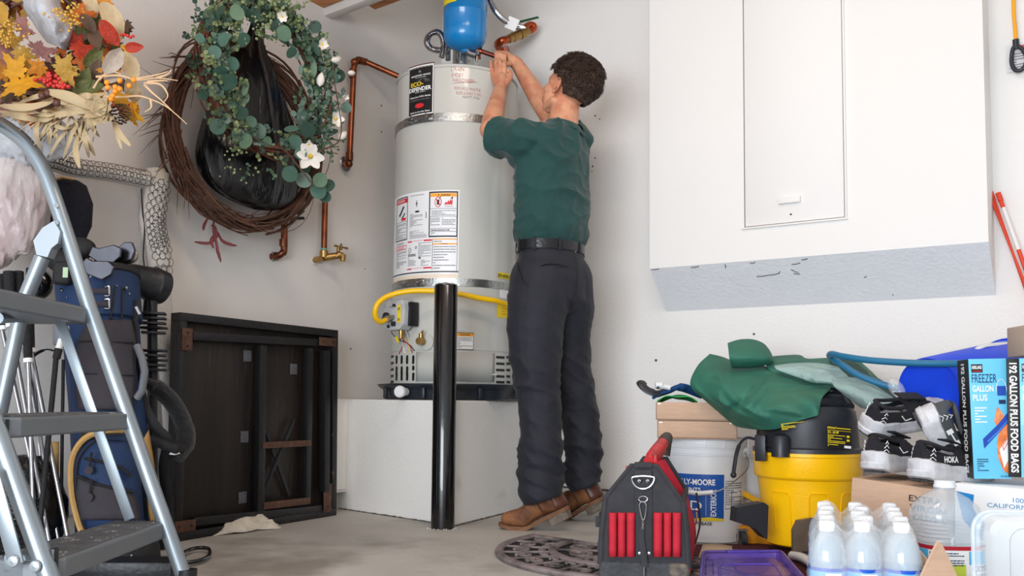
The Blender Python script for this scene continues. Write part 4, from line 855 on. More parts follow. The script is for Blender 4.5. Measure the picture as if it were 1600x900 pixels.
# ================================================================ pile of things at the right
def sheet(rows, nu=6, nv=6, amp=.006, s=9, seed=0, fn=None, px=True, cr=1.6):
    rows = [[tuple(P(*q)) if px else tuple(q) for q in r_] for r_ in rows]
    R1 = [crom(r_, nu) for r_ in rows]; cols = [crom(list(c), nv) for c in zip(*R1)]; NU = len(cols); NV = len(cols[0]); vs = []
    for j in range(NV):
        for i in range(NU):
            p = Vector(cols[i][j]); q = p * s + Vector((seed, seed * 2.3, 0)); w_ = max(0, 1 - abs(noise.noise(q)) * cr * 1.4) ** 2 - .4 + .4 * noise.noise(q * 2.3)
            d = (p - CAM).normalized(); p = p - d * (amp * w_)
            if fn: p = fn(i / (NU - 1), j / (NV - 1), p)
            vs.append(p)
    m = MB(); m.add(vs, [(j * NU + i, j * NU + i + 1, (j + 1) * NU + i + 1, (j + 1) * NU + i) for j in range(NV - 1) for i in range(NU - 1)]); return m
M_card = mat('cardboard', s2l(192, 160, 136), .8, var=.05, vs=20, bump=.12, bs=90, stretch=(1, 1, 6))
M_tape = mat('staple_metal', s2l(220, 215, 205), .35, .6)
M_lidw = mat('white_plastic', s2l(222, 224, 226), .35)
M_tarp = mat('green_canvas', s2l(46, 108, 90), .7, var=.10, vs=7, bump=.25, bs=120, col2=s2l(60, 106, 80), c2s=4, c2t=(.5, .8), bd=.003, detail=4)
M_jack = mat('sage_cloth', s2l(148, 172, 168), .85, var=.08, vs=14, bump=.3, bs=40)
M_jack2 = mat('dark_green_cloth', s2l(48, 74, 66), .85, var=.1, vs=14, bump=.3, bs=40)
M_yel = mat('yellow_vac_plastic', s2l(255, 196, 8), .32, bump=.05, bs=100)
M_vblack = mat('vac_black', s2l(40, 42, 48), .38, bump=.08, bs=150, bd=.003)
M_bluep = mat('blue_plastic', s2l(18, 66, 214), .35)
M_hoseb = mat('teal_hose', s2l(34, 108, 146), .42)
M_water = mat('clear_pet', s2l(214, 230, 242), .05, alpha=.36, coat=1, bump=.25, bs=30, bd=.006)
M_film = mat('shrink_film', (1, 1, 1), .12, alpha=.22, bump=.6, bs=25)
M_fabricb = mat('tool_bag_nylon', s2l(52, 52, 56), .85, var=.15, vs=25, bump=.35, bs=220, col2=s2l(84, 82, 80), c2s=7, c2t=(.62, .85), bd=.004)
M_rubber = mat('scuffed_rubber', s2l(58, 60, 64), .7, var=.3, vs=30, bump=.3, bs=60, col2=s2l(128, 116, 100), c2s=13, c2t=(.6, .75))
M_redn = mat('red_nylon', s2l(184, 28, 48), .75, var=.1, vs=30, bump=.3, bs=150, bd=.004)
M_redp = mat('red_handle', s2l(196, 44, 50), .5, var=.15, vs=20, col2=s2l(84, 50, 46), c2s=12, c2t=(.5, .7))
M_purple = mat('purple_clear_plastic', s2l(96, 74, 176), .25, alpha=.66, bump=.25, bs=18)
M_shoeb = mat('black_knit', s2l(30, 29, 36), .85, var=.1, bump=.4, bs=260, bd=.002)
M_mid = mat('scuffed_foam', s2l(204, 204, 208), .7, var=.14, vs=50, bump=.3, bs=60, bd=.004, col2=s2l(150, 148, 150), c2s=26, c2t=(.5, .75))
M_shoeg = mat('grey_knit', s2l(74, 78, 82), .85, var=.08, bump=.4, bs=260, bd=.002)
def base(p): return Vector((p.x, p.y, 0))
# ---- rug under the pile
rg = MB(); c = [Pz(1088, 853, 0), Pz(1330, 850, 0), Pz(1400, 960, 0), Pz(1040, 960, 0)]
rg.grid(lambda u, v: (c[0].lerp(c[1], u)).lerp(c[3].lerp(c[2], u), v) + up * (.004 + .002 * math.sin(u * 30) * math.sin(v * 17)), 30, 20)
tag(rg.build('rug', mat('maroon_rug', s2l(78, 28, 36), .95, var=.2, vs=30, bump=.5, bs=120, col2=s2l(120, 96, 60), c2s=9, c2t=(.6, .68)), solid=.004), 'dark maroon patterned rug lying on the floor under the yellow vacuum', 'rug')
# ---- paint bucket
Cb = P(1103, 840, 3.35); Cb.z = 0
pb_ = thing('paint_bucket', 'white five gallon paint bucket with blue label holding up the cardboard trays', 'bucket', Cb); Mb_ = xf(Cb)
MB().lathe([(.128, .001), (.134, .006), (.1445, .305), (.1445, .31), (.150, .311), (.150, .316), (.1455, .318), (.146, .335), (.1515, .336), (.1515, .341), (.147, .343), (.148, .352)], 56, M=Mb_, cap=True).build('pail', M_lidw, pb_)
m = MB().lathe([(.1485, .338), (.154, .340), (.1555, .352), (.1555, .366), (.152, .371), (.145, .371), (.141, .364), (.001, .364)], 56, M=Mb_, cap=False)
for k in range(14):
    a = 2 * pi * k / 14; m.box((0, 0, 0), (.004, .028, .004), axes(Cb + Vector((.156 * math.cos(a), .156 * math.sin(a), .355)), (math.cos(a), math.sin(a), 0), up))
m.build('lid', M_lidw, pb_)
def bq(th, z, off=0): r_ = .134 + (.1445 - .134) * (z - .006) / .3 + off; return Vector((Cb.x + r_ * math.cos(th), Cb.y + r_ * math.sin(th), z))
def bth(px): 
    r = ray(px, 770); rr = .14; ox, oy = CAM.x - Cb.x, CAM.y - Cb.y; a = r.x ** 2 + r.y ** 2; b = 2 * (ox * r.x + oy * r.y); c_ = ox * ox + oy * oy - rr * rr
    t = (-b - math.sqrt(max(0, b * b - 4 * a * c_))) / (2 * a); p = CAM + r * t; return math.atan2(p.y - Cb.y, p.x - Cb.x)
t0, t1 = bth(1060), bth(1131); W = t1 - t0; z0, z1 = .085, .245; lb = MB(); f = lambda a, b: bq(a, b, .0012); f2 = lambda a, b: bq(a, b, .002)
lb.grid(lambda u, v: f(t0 + W * u, (z0 + .012 * abs(u - .5) * 2 * 0) + (z1 - z0) * v), 20, 3, 0); lb.grid(lambda u, v: f2(t0 + W * u, z0 - .004 + (.004 + .010 * abs(2 * ((u * 1.0 + .3) % 1.0) - 1)) * v), 24, 2, 2)
put_text(lb, 'KELLY-MOORE', t0 - .06, .208, .020, f2, 1, W * .86, .03); put_text(lb, 'PAINTS', t0 + W * .12, .184, .014, f2, 1, W * .40, .02)
put_text(lb, 'EXTERIOR', t0 + W * .86, .098, .022 / .14, lambda a, b: f2(a, b), 1, .10, .02, rot=pi / 2) if False else None
vs_, fs_, wd_ = text2d('EXTERIOR', .02); lb.add([f2(t0 + W * .83 - b * .020 / .14, .098 + a / wd_ * .095) for a, b in vs_], fs_, 1)
rect2(lb, t0 + W * .62, .10, t0 + W * .625, .175, f2, 1); put_text(lb, 'D', t0 + W * .30, .118, .034, f2, 1, W * .24, .0)
put_text(lb, 'TINT BASE', t0 + W * .25, .066, .011, f, 3, W * .5, .02)
t2, t3 = bth(1133), bth(1158); lines2(lb, t2, .12, t3, .225, f, 13, 4); 
for (a, b, c_, d_) in ((.3, .13, .95, .132), (.3, .182, .95, .184)): rect2(lb, t2 + (t3 - t2) * a, b, t2 + (t3 - t2) * c_, d_, f2, 3)
rect2(lb, t2 + (t3 - t2) * .3, .13, t2 + (t3 - t2) * .33, .184, f2, 3); rect2(lb, t2 + (t3 - t2) * .92, .13, t2 + (t3 - t2) * .95, .184, f2, 3)
lb.build('paint_label', [mat('label_blue', s2l(22, 84, 170), .4), M_white, mat('label_gold', s2l(224, 200, 40), .4), M_black, M_grayink], pb_)
hd = [P(1164, 706, 3.25), P(1170, 722, 3.2), P(1166, 735, 3.15), P(1150, 750, 3.12), P(1128, 765, 3.11), P(1112, 769, 3.12)]
MB().tube(crom([tuple(q) for q in hd], 6), .0022, 8).build('wire_handle', M_steel, pb_); MB().tube([P(1114, 769, 3.12), P(1092, 771, 3.13), P(1070, 768, 3.15)], .008, 12).build('handle_grip', M_lidw, pb_)
q = P(1163, 706, 3.28); MB().box((0, 0, 0), (.03, .02, .035), xf(q, rz=.3), bev=.004).build('handle_lug', M_lidw, pb_)
# thin black lever hanging beside the bucket
m = MB(); m.tube(cpts([(1185, 688, 3.05), (1168, 684, 3.06), (1157, 692, 3.07), (1151, 708, 3.08), (1148, 725, 3.08), (1146, 740, 3.08)], 6), [.005] * 14 + [.007] * 17, 8); m.ball(P(1146, 742, 3.08), .011, 10)
tag(m.build('suction_cable', M_vblack), 'thick black cord with bulb end hanging between bucket and yellow vacuum', 'cord')
# ---- two cardboard trays
a0, a1 = P(1027, 681, 3.20), P(1152, 685, 3.15); xd = (a1 - a0); xd.z = 0; L = xd.length; Mt = axes(Vector((a0.x, a0.y, .372)), xd, up)   # z toward camera or back
zs = -1 if (Mt.to_3x3() @ Vector((0, 0, 1))).y < 0 else 1
def tray(y0, h_, w_, off, label, name='cardboard_tray'):
    m = MB(); D_ = .24; t_ = .005; z_ = zs
    m.box((off + w_ / 2, y0 + h_ / 2, z_ * t_ / 2), (w_, h_, t_), Mt, bev=.001); m.box((off + w_ / 2, y0 + h_ / 2, z_ * (D_ - t_ / 2)), (w_, h_, t_), Mt, bev=.001)
    m.box((off + t_ / 2, y0 + h_ / 2, z_ * D_ / 2), (t_, h_, D_), Mt, bev=.001); m.box((off + w_ - t_ / 2, y0 + h_ / 2, z_ * D_ / 2), (t_, h_, D_), Mt, bev=.001); m.box((off + w_ / 2, y0 + t_ / 2, z_ * D_ / 2), (w_, t_, D_), Mt)
    o = m.build(name, M_card)
    tag(o, label, 'box', 'cardboard trays on the paint bucket')
    for x in (.012, w_ - .02): MB().box((off + x, y0 + h_ - .006, -z_ * .001), (.010, .0025, .002), Mt).build('staple', M_tape, o)
    return o
tray(0, .062, L, 0, 'lower of the two cardboard trays, resting on the bucket lid'); tray(.064, .064, L * .98, -.005, 'upper cardboard tray with green and blue cloth in it')
T = lambda x, y, z: Mt @ Vector((x, y, zs * z))
m = MB(); m.grid(lambda u, v: T(.0 + .14 * u, .128 + .025 * math.sin(pi * u) * (1 - v * .3) + .006 * math.sin(u * 9 + v * 6), .01 + .20 * v), 24, 16)
tag(m.build('green_bag', mat('bright_green_cloth', s2l(14, 150, 72), .6, var=.15, vs=30, bump=.4, bs=40), solid=.003), 'bright green cloth bag lying in the upper cardboard tray', 'bag')
m = MB(); m.tube(crom([tuple(P(*q)) for q in [(1024, 618, 3.26), (1045, 611, 3.24), (1060, 605, 3.25), (1075, 608, 3.28), (1098, 617, 3.3)]], 6), [.010] + [.014] * 12 + [.02] * 12, 10, flat=.7); m.tube(cpts([(1020, 622, 3.24), (1034, 614, 3.22), (1048, 610, 3.2)], 5), .006, 8)
tag(m.build('blue_cloth', mat('navy_blue_cloth', s2l(16, 66, 122), .8, bump=.4, bs=50)), 'rolled dark blue cloth behind the green bag in the upper tray', 'cloth')
m = MB(); m.tube(cpts([(1002, 595, 3.25), (1004, 603, 3.23), (1014, 611, 3.22), (1030, 614, 3.22), (1046, 608, 3.24)], 6), [.010, .014, .017, .019, .019, .018] + [.017] * 10 + [.012] * 9, 10, flat=.35, hint=(0, -1, 0))
tag(m.build('curved_tool', M_vblack), 'curved black blade sticking out left of the upper tray', 'tool')
m = MB(); m.tube([P(1024, 602, 3.2), P(1034, 603, 3.2), P(1036, 604, 3.2), P(1047, 606, 3.2)], [.012, .013, .009, .009], 12); m.tube([P(1028, 606, 3.185), P(1028, 606, 3.18)], .006, 8, mi=1)
tag(m.build('white_nozzle', [M_lidw, M_black]), 'small white plastic nozzle lying between black blade and blue cloth', 'nozzle')
# ---- shop vacuum
Cv = P(1262, 800, 3.06); Cv.z = 0; vac = thing('shop_vacuum', 'yellow and black wheeled shop vacuum under the green tarp', 'vacuum', Cv); Mv_ = xf(Cv)
rb_ = mpx(80, 3.06)
m = MB().lathe([(.001, .03), (rb_ * .74, .03), (rb_ * .79, .036), (rb_ * .925, .245), (rb_ * .93, .25), (rb_ * .985, .256), (rb_ * 1.0, .262), (rb_ * 1.015, .325), (rb_ * 1.03, .328), (rb_ * 1.03, .338), (rb_ * .97, .34)], 64, M=Mv_, cap=False); m.build('drum', M_yel, vac)
for a in (-140, -95, -55):
    a = math.radians(a); e1 = MB(); W2 = .2
    Q = lambda t, z: Vector((Cv.x + (rb_ * (.79 + .135 * (z - .036) / .21) + .0015) * math.cos(a + t), Cv.y + (rb_ * (.79 + .135 * (z - .036) / .21) + .0015) * math.sin(a + t), z))
    e1.tube([Q(-W2, .09)] + [Q(-W2, .2), Q(-W2 + .03, .21)] + [Q(t, .212) for t in np.linspace(-W2 + .05, W2 - .05, 8)] + [Q(W2 - .03, .21), Q(W2, .2), Q(W2, .09)], .0022, 5); e1.build('molded_rib', M_yel, vac)
m = MB().lathe([(rb_ * 1.02, .338), (rb_ * 1.02, .352), (rb_ * .97, .356), (rb_ * .96, .36), (rb_ * .93, .44), (rb_ * .90, .475), (rb_ * .82, .49), (.001, .49)], 64, M=Mv_, cap=False, sq=None); m.build('motor_head', M_vblack, vac)
m = MB(); ax_ = math.radians(-118); 
def vp(px, py, d): return P(px, py, d)
m.box((0, 0, 0), (.036, .022, .085), xf(P(1189, 700, 2.97), rz=math.radians(-35)), bev=.003)
for k in range(4): m.box((.019, -.012, -.03 + .02 * k), (.002, .002, .006), xf(P(1189, 700, 2.97), rz=math.radians(-35)))
m.build('latch', M_vblack, vac)
m = MB().lathe([(.030, -.02), (.030, .035), (.024, .048), (.012, .054), (.001, .055)], 24, M=xf(P(1220, 704, 2.93))); m.build('exhaust_port', M_vblack, vac)
m = MB(); m.box((0, .0, 0), (.085, .05, .055), xf(P(1248, 690, 2.99), rz=math.radians(-15)), bev=.018, seg=2); m.build('head_shoulder', M_vblack, vac)
m = MB(); hp_ = cpts([(1212, 652, 3.0), (1230, 628, 3.04), (1262, 612, 3.1), (1305, 612, 3.1), (1328, 636, 3.0)], 8); m.tube(hp_, .016, 12); m.build('carry_handle', M_vblack, vac)
m = MB(); m.box((0, 0, 0), (.14, .12, .06), xf(P(1290, 628, 3.1)), bev=.02, seg=2); m.build('motor_cover', M_vblack, vac)
q = P(1310, 683, 2.87); fx = (P(1331, 685, 2.905) - P(1288, 681, 2.888)).normalized(); f = planefn(q + Vector((0, -.006, 0)), fx, up, 0); w2, h2 = mpx(21, 2.87), mpx(17, 2.87); m = MB()
rect2(m, -w2, -h2, w2, h2, lambda a, b: f(a, b), 0); g2 = lambda a, b: f(a, b) + Vector((0, -.001, 0))
put_text(m, 'DEWALT', -w2 * .93, h2 * .72, h2 * .17, g2, 1, w2 * .72, .04); put_text(m, '23 L  6.0 HP', -w2 * .93, h2 * .30, h2 * .22, g2, 1, w2 * .9, .03); lines2(m, -w2 * .93, -h2 * .6, w2 * .5, h2 * .2, g2, 6, 1); lines2(m, -w2 * .2, h2 * .7, w2 * .93, h2 * .9, g2, 1, 1); lines2(m, -w2 * .93, -h2 * .92, -w2 * .1, -h2 * .65, g2, 2, 1)
for (a, b) in ((.62, .1), (.62, -.25)): m.tube([g2(w2 * a, h2 * b), g2(w2 * (a + .18), h2 * b)], h2 * .1, 8, 1)
rect2(m, w2 * .4, -h2 * .95, w2 * .95, -h2 * .72, g2, 2); rect2(m, -w2 * .95, h2 * .56, w2 * .95, h2 * .59, g2, 1)
m.build('rating_label', [M_black, M_ylab, M_white], vac, smooth=False)
m = MB(); q = P(1240, 665, 2.88); f = planefn(q, (1, .05, .12), (0, .5, 1)); lines2(m, -.04, -.012, .035, .012, f, 5, 0); m.build('warning_print', M_ylab, vac, smooth=False)
m = MB(); m.prism([(-.065, .0), (-.06, .045), (.03, .06), (.045, .05), (.04, -.055), (.03, -.05), (.0, -.02)], .05, 0, axes(P(1170, 812, 2.92), (1, .15, 0), up)); m.build('caster_arm', M_vblack, vac, smooth=False)
def caster(px, py, d, nm='caster'):
    q = Pz(px, py, 0); w_ = MB().tube([q + Vector((-.010, .0, .026)), q + Vector((.010, .004, .026))], .026, 18); o = w_.build(nm, M_rubber, vac); f_ = MB(); f_.box((0, 0, .055), (.034, .02, .006), xf(q)); f_.box((-.015, 0, .038), (.003, .016, .036), xf(q)); f_.build('caster_fork', M_steel, o)
caster(1160, 853, 2.9); caster(1345, 868, 2.9)
m = MB(); aa = P(1256, 842, 2.885)
m.prism([(-.04, -.06), (-.04, .03), (-.025, .06), (.02, .068), (.06, .062), (.08, .04), (.08, -.06)], .02, 0, axes(aa, (1, -.0, 0), up)); m.build('wheel_arch', mat('smoked_plastic', s2l(96, 82, 70), .4, var=.2, vs=20), vac, smooth=False)
m = MB(); m.box((.02, -.03, -.008), (.07, .045, .03), axes(aa, (1, 0, 0), up), bev=.005); m.tube([aa + Vector((-.01, -.02, -.055)), aa + Vector((.02, -.02, -.055))], .02, 14); m.build('rear_wheel', M_vblack, vac)
# ---- things glimpsed between bucket and vacuum
q = P(1172, 760, 3.5); q.z = 0; m = MB().lathe([(.10, .002), (.115, .29), (.12, .295), (.12, .31), (.11, .315), (.001, .315)], 32, M=xf((q.x, q.y, 0))); tag(m.build('white_pail', M_lidw), 'white pail mostly hidden between paint bucket and yellow vacuum', 'bucket')
m = MB(); a, b = P(1166, 770, 3.28), P(1192, 784, 3.22); m.box((0, 0, 0), (.16, .02, .055), axes(Vector(((a.x + b.x) / 2, a.y, a.z - .02)), b - a, (0, -1, 0)) @ Matrix.Rotation(pi / 2, 4, 'X'), bev=.002)
lv = m.build('spirit_level', mat('yellow_paint', s2l(230, 170, 20), .45, var=.1)); tag(lv, 'yellow tool with black markings wedged beside the bucket', 'tool')
m = MB(); 
a_, b_ = P(1165, 832, 3.2), P(1235, 845, 3.1); m.box((0, 0, .03), (.30, .1, .06), axes(Vector(((a_.x + b_.x) / 2, a_.y + .06, 0)), Vector((b_.x - a_.x, b_.y - a_.y, 0)), (0, 1, 0)), bev=.008); tag(m.build('yellow_case', mat('dirty_yellow', s2l(214, 140, 20), .5, var=.3, vs=20, bump=.2)), 'dirty yellow case on the floor behind the black caster arm', 'case')
# ---- green tarp
def crease(u, v, p):
    d = (p - CAM).normalized(); t = u - (.74 - .62 * v ** 1.2)
    k = math.exp(-(t / .035) ** 2) * min(1, v * 3) * .03 - math.exp(-((t - .07) / .05) ** 2) * min(1, v * 3) * .018
    for (u0, v0, u1, v1, w_, A_) in ((.18, .1, .55, .8, .05, .022), (.30, .05, .42, .55, .04, .018), (.62, .18, 1.0, .42, .05, .026), (.05, .45, .4, .95, .06, .02), (.80, .5, .98, .95, .05, .024), (.55, .6, .85, .95, .05, .016), (.1, .2, .3, .3, .04, .014), (.66, .40, .98, .50, .04, -.02)):
        dx, dy = u1 - u0, v1 - v0; L2 = dx * dx + dy * dy; s_ = max(0, min(1, ((u - u0) * dx + (v - v0) * dy) / L2)); dd = math.hypot(u - u0 - dx * s_, v - v0 - dy * s_); k -= A_ * max(0, 1 - dd / w_) ** 1.3 * math.sin(pi * (.1 + .8 * s_))
    t2_ = v - (.55 - .25 * u); k += .010 * math.exp(-(t2_ / .05) ** 2) * min(1, max(0, (u - .7) * 5))
    return p + d * k
tp = thing('green_tarp', 'crumpled green canvas tarp draped over cardboard trays and vacuum', 'tarp', P(1190, 640, 3.1))
sheet([[(1109, 553, 3.34), (1140, 566, 3.32), (1180, 571, 3.26), (1215, 576, 3.22), (1264, 592, 3.22)], [(1090, 572, 3.24), (1125, 588, 3.12), (1165, 597, 3.05), (1215, 598, 3.04), (1276, 600, 3.10)],
       [(1079, 602, 3.2), (1118, 618, 3.05), (1170, 625, 2.95), (1225, 617, 2.95), (1299, 605, 3.05)], [(1102, 625, 3.18), (1132, 640, 3.05), (1180, 648, 2.93), (1235, 637, 2.89), (1285, 622, 2.95)],
       [(1137, 655, 3.14), (1156, 667, 3.07), (1208, 671, 2.93), (1251, 657, 2.88), (1278, 650, 2.88)]], 16, 14, .022, 8, 3, crease).build('front_drape', M_tarp, tp, solid=.005, sm=5)
sheet([[(1109, 553, 3.34), (1128, 558, 3.45), (1150, 566, 3.5), (1180, 572, 3.5)], [(1104, 560, 3.32), (1118, 572, 3.28), (1150, 580, 3.22), (1185, 585, 3.15)], [(1092, 575, 3.25), (1110, 585, 3.2), (1150, 590, 3.15), (1190, 590, 3.1)]], 8, 8, .006, 12, 9).build('left_peak', M_tarp, tp, solid=.004)
sheet([[(1137, 537, 3.24), (1155, 531.5, 3.25), (1175, 531, 3.26), (1192, 537, 3.27), (1202, 548, 3.28)], [(1138, 546, 3.18), (1156, 544, 3.17), (1178, 545, 3.17), (1195, 549, 3.19), (1205, 554, 3.24)], [(1140, 560, 3.15), (1158, 560, 3.13), (1178, 560, 3.13), (1198, 560, 3.15), (1208, 563, 3.2)], [(1144, 574, 3.2), (1160, 574, 3.18), (1180, 573, 3.18), (1196, 570, 3.18), (1209, 567, 3.2)]], 8, 6, .004, 12, 4).build('top_flap', M_tarp, tp, solid=.005)
sheet([[(1200, 558, 3.4), (1246, 555, 3.45), (1262, 561, 3.4), (1300, 560, 3.4), (1345, 566, 3.35)], [(1198, 566, 3.25), (1240, 566, 3.22), (1270, 570, 3.22), (1310, 574, 3.2), (1370, 590, 3.15)], [(1200, 576, 3.18), (1235, 580, 3.15), (1262, 588, 3.12), (1300, 592, 3.1), (1385, 612, 3.05)], [(1220, 590, 3.15), (1245, 594, 3.1), (1275, 604, 3.08), (1320, 608, 3.05), (1395, 628, 3.0)]], 8, 8, .014, 13, 6).build('back_fold', M_tarp, tp, solid=.004)
# ---- sage jacket and dark green cloth
jk = thing('sage_jacket', 'crumpled pale sage jacket lying right of the green tarp', 'jacket', P(1340, 620, 3.0))
sheet([[(1210, 572, 3.13), (1240, 568, 3.12), (1280, 568, 3.1), (1310, 574, 3.05)], [(1213, 577, 3.09), (1245, 577, 3.07), (1285, 580, 3.04), (1325, 588, 3.0)], [(1228, 583, 3.08), (1255, 590, 3.05), (1290, 594, 3.0), (1335, 600, 2.98)], [(1245, 588, 3.08), (1270, 597, 3.04), (1300, 600, 3.0), (1338, 612, 2.98)]], 8, 8, .012, 16, 2).build('sleeve', M_jack, jk, solid=.004)
sheet([[(1300, 592, 3.0), (1330, 590, 3.0), (1355, 597, 2.98), (1372, 606, 2.96)], [(1302, 602, 2.96), (1335, 604, 2.92), (1370, 612, 2.9), (1398, 624, 2.88)], [(1318, 616, 2.95), (1345, 622, 2.88), (1378, 628, 2.85), (1408, 638, 2.85)], [(1345, 636, 2.95), (1360, 640, 2.88), (1385, 644, 2.86), (1412, 650, 2.86)]], 8, 8, .010, 15, 5).build('body_fold', M_jack, jk, solid=.004)
tag(sheet([[(1295, 562, 3.3), (1330, 564, 3.25), (1360, 585, 3.2), (1390, 602, 3.1)], [(1300, 570, 3.22), (1335, 580, 3.12), (1365, 598, 3.05), (1395, 615, 3.0)], [(1310, 584, 3.12), (1345, 594, 3.02), (1372, 608, 2.98), (1405, 628, 2.95)]], 8, 8, .012, 14, 8).build('dark_green_cloth', M_jack2, solid=.005), 'dark green cloth bunched behind the sage jacket', 'cloth')
# ---- blue bucket, hoses
q0, q1 = P(1450, 612, 2.75), P(1585, 590, 3.0); ax = (q1 - q0).normalized(); L = (q1 - q0).length
bb = thing('blue_bucket', 'bright blue plastic bucket lying tilted behind the freezer bag boxes', 'bucket', q0); Mbb = xf(q0, az=ax)
MB().lathe([(.001, .004), (.098, .004), (.102, 0), (.105, .004), (.128, L - .02), (.134, L - .02), (.134, L), (.126, L), (.100, .012), (.001, .012)], 44, M=Mbb, cap=False).build('pail', M_bluep, bb)
m = MB().lathe([(.131, L - .018), (.136, L - .018), (.137, L + .008), (.12, L + .012), (.001, L + .012)], 44, M=Mbb, cap=False); m.build('white_lid', M_lidw, bb)
m = MB().tube(cpts([(1522, 600, 2.85), (1521, 572, 2.82), (1524, 550, 2.84), (1536, 541, 2.86), (1560, 538, 2.9), (1588, 536, 2.95)], 6), .008, 10, flat=.6); m.build('white_handle', M_lidw, bb)
m = MB().tube(cpts([(1512, 568, 2.62), (1470, 568, 2.68), (1420, 567, 2.74), (1360, 563, 2.82), (1318, 557, 2.9), (1299, 553, 2.97), (1298, 558, 3.04), (1316, 570, 3.0), (1345, 588, 2.95), (1390, 604, 2.9), (1425, 611, 2.86), (1450, 616, 2.82), (1470, 630, 2.8)], 8), .0105, 12)
tag(m.build('blue_hose', M_hoseb), 'loop of teal blue hose reaching left over the jacket', 'hose')
# ---- clear scoop and can
cs_ = thing('clear_scoop', 'clear plastic scoop lying between jacket and grey sneaker', 'scoop', P(1405, 620, 2.8))
M_clear = mat('clear_acrylic', (.8, .84, .86), .06, alpha=.24, coat=1)
sc1 = MB(); Msc = axes(P(1401, 607, 2.78), P(1411, 622, 2.78) - P(1392, 595, 2.78), (1, 0, .7)); sc1.ball((0, 0, 0), 1, 20, sc_=(.036, .022, .018), M=Msc); sc1.build('bowl', M_clear, cs_)
m = MB().tube(cpts([(1410, 621, 2.78), (1416, 628, 2.77), (1426, 636, 2.76), (1434, 648, 2.76)], 5), [.012, .010, .009, .010, .013] + [.015] * 11, 12, flat=.6); m.build('scoop_handle', M_clear, cs_)
cn = thing('spray_can', 'small olive green can lying behind the grey sneaker', 'can', P(1440, 650, 2.75)); a, b = P(1420, 618, 2.74), P(1444, 648, 2.72); L = (b - a).length
MB().lathe([(.001, 0), (.019, 0), (.021, .004), (.021, L + .02), (.001, L + .02)], 20, M=xf(a, az=b - a), cap=False).build('can_body', mat('olive_can', s2l(84, 94, 82), .4), cn)
m = MB(); lines2(m, -.012, -.008, .012, .012, planefn(a.lerp(b, .4) + Vector((-.004, -.0225, 0)), b - a, (.5, -.1, 1)), 3, 0); m.build('can_print', M_ylab, cn, smooth=False)
# ---- boxes
def pxbox(name, TL, TR, dl, dr, zb, depth, m, label, cat, group=None, hgt=None, bev=.003):
    a, b = P(*TL, dl), P(*TR, dr); x = (b - a).normalized(); ztop = a.z
    y = up - x * up.dot(x); y.normalize(); M = Matrix.Translation(a) @ Matrix((x, y, x.cross(y))).transposed().to_4x4()     # x right, y up, z toward the camera
    W = (b - a).length; H = hgt if hgt else ztop - zb
    t = thing(name, label, cat, Vector((a.x, a.y, zb)), group); mb = MB().box((W / 2, -H / 2, -depth / 2), (W, H, depth), M, bev=bev); mb.build('carton', m, t)
    return t, M, W, H
ol, Mo, Wo, Ho = pxbox('carton_box', (1331, 746), (1480, 767), 2.55, 2.375, .002, .26, M_card, 'brown cardboard carton printed EXTRA VIRGIN OLIVE OIL, under the sneakers', 'box')
m = MB(); F = lambda a, b: Mo @ Vector((a, b, .0008))
def PBx(M, px, py):
    n = (M.to_3x3() @ Vector((0, 0, 1))); q = Ppl(px, py, M.translation, n); l = M.inverted() @ q; return l.x, l.y
for s_, px, py, w_, h_ in (('EXTRA', 1420, 782, 52, 9.5), ('VIRGIN', 1421, 796.5, 58, 9.5), ('OLIVE OIL', 1426, 811, 70, 9.5)):
    x, y = PBx(Mo, px, py); x2, _ = PBx(Mo, px + w_, py); put_text(m, s_, x, y, h_ / 1400 * 2.42, F, 0, x2 - x, .012)
put_text(m, 'EXTRA VIRGIN OLIVE OIL', .02, .0, .03, lambda a, b: Mo @ Vector((a + .02, .0008, -.14 + b)), 0, .26, .01)
m.build('print', M_black, ol, smooth=False)
wb, Mwb, Ww, Hw = pxbox('carton_box', (1491, 754), (1640, 768), 2.42, 2.24, .002, .28, mat('white_carton', s2l(236, 238, 240), .5), 'white carton with blue shape printed 100% CALIFORNIA, under freezer boxes', 'box')
m = MB(); F = lambda a, b: Mwb @ Vector((a, b, .0008))
def poly_px(m, M, pts_, mi, off=.0008):
    c_ = [PBx(M, *p) for p in pts_]; m.add([M @ Vector((a, b, off)) for a, b in c_], [tuple(range(len(c_)))], mi)
poly_px(m, Mwb, [(1494, 767), (1522, 773), (1520, 793), (1526, 803), (1539, 817), (1535, 846), (1525, 835), (1505, 812)], 0)
for s_, px, py, w_, h_ in (('100%', 1583, 785, 26, 7.5), ('CALIFORNIA', 1543, 792, 76, 7)):
    x, y = PBx(Mwb, px, py); x2, y2 = PBx(Mwb, px + w_, py + 2.2); put_text(m, s_, x, y, h_ / 1400 * 2.3, F, 1, x2 - x, .0, rot=math.atan2(y2 - y, x2 - x) * .4)
lines2(m, Ww * .02, 0, Ww * .3, .02, lambda a, b: Mwb @ Vector((a, .0008, -.06 + b)), 3, 2)
m.build('print', [mat('print_blue', s2l(20, 132, 204), .45), mat('print_lightblue', s2l(60, 140, 190), .5), M_black], wb, smooth=False)
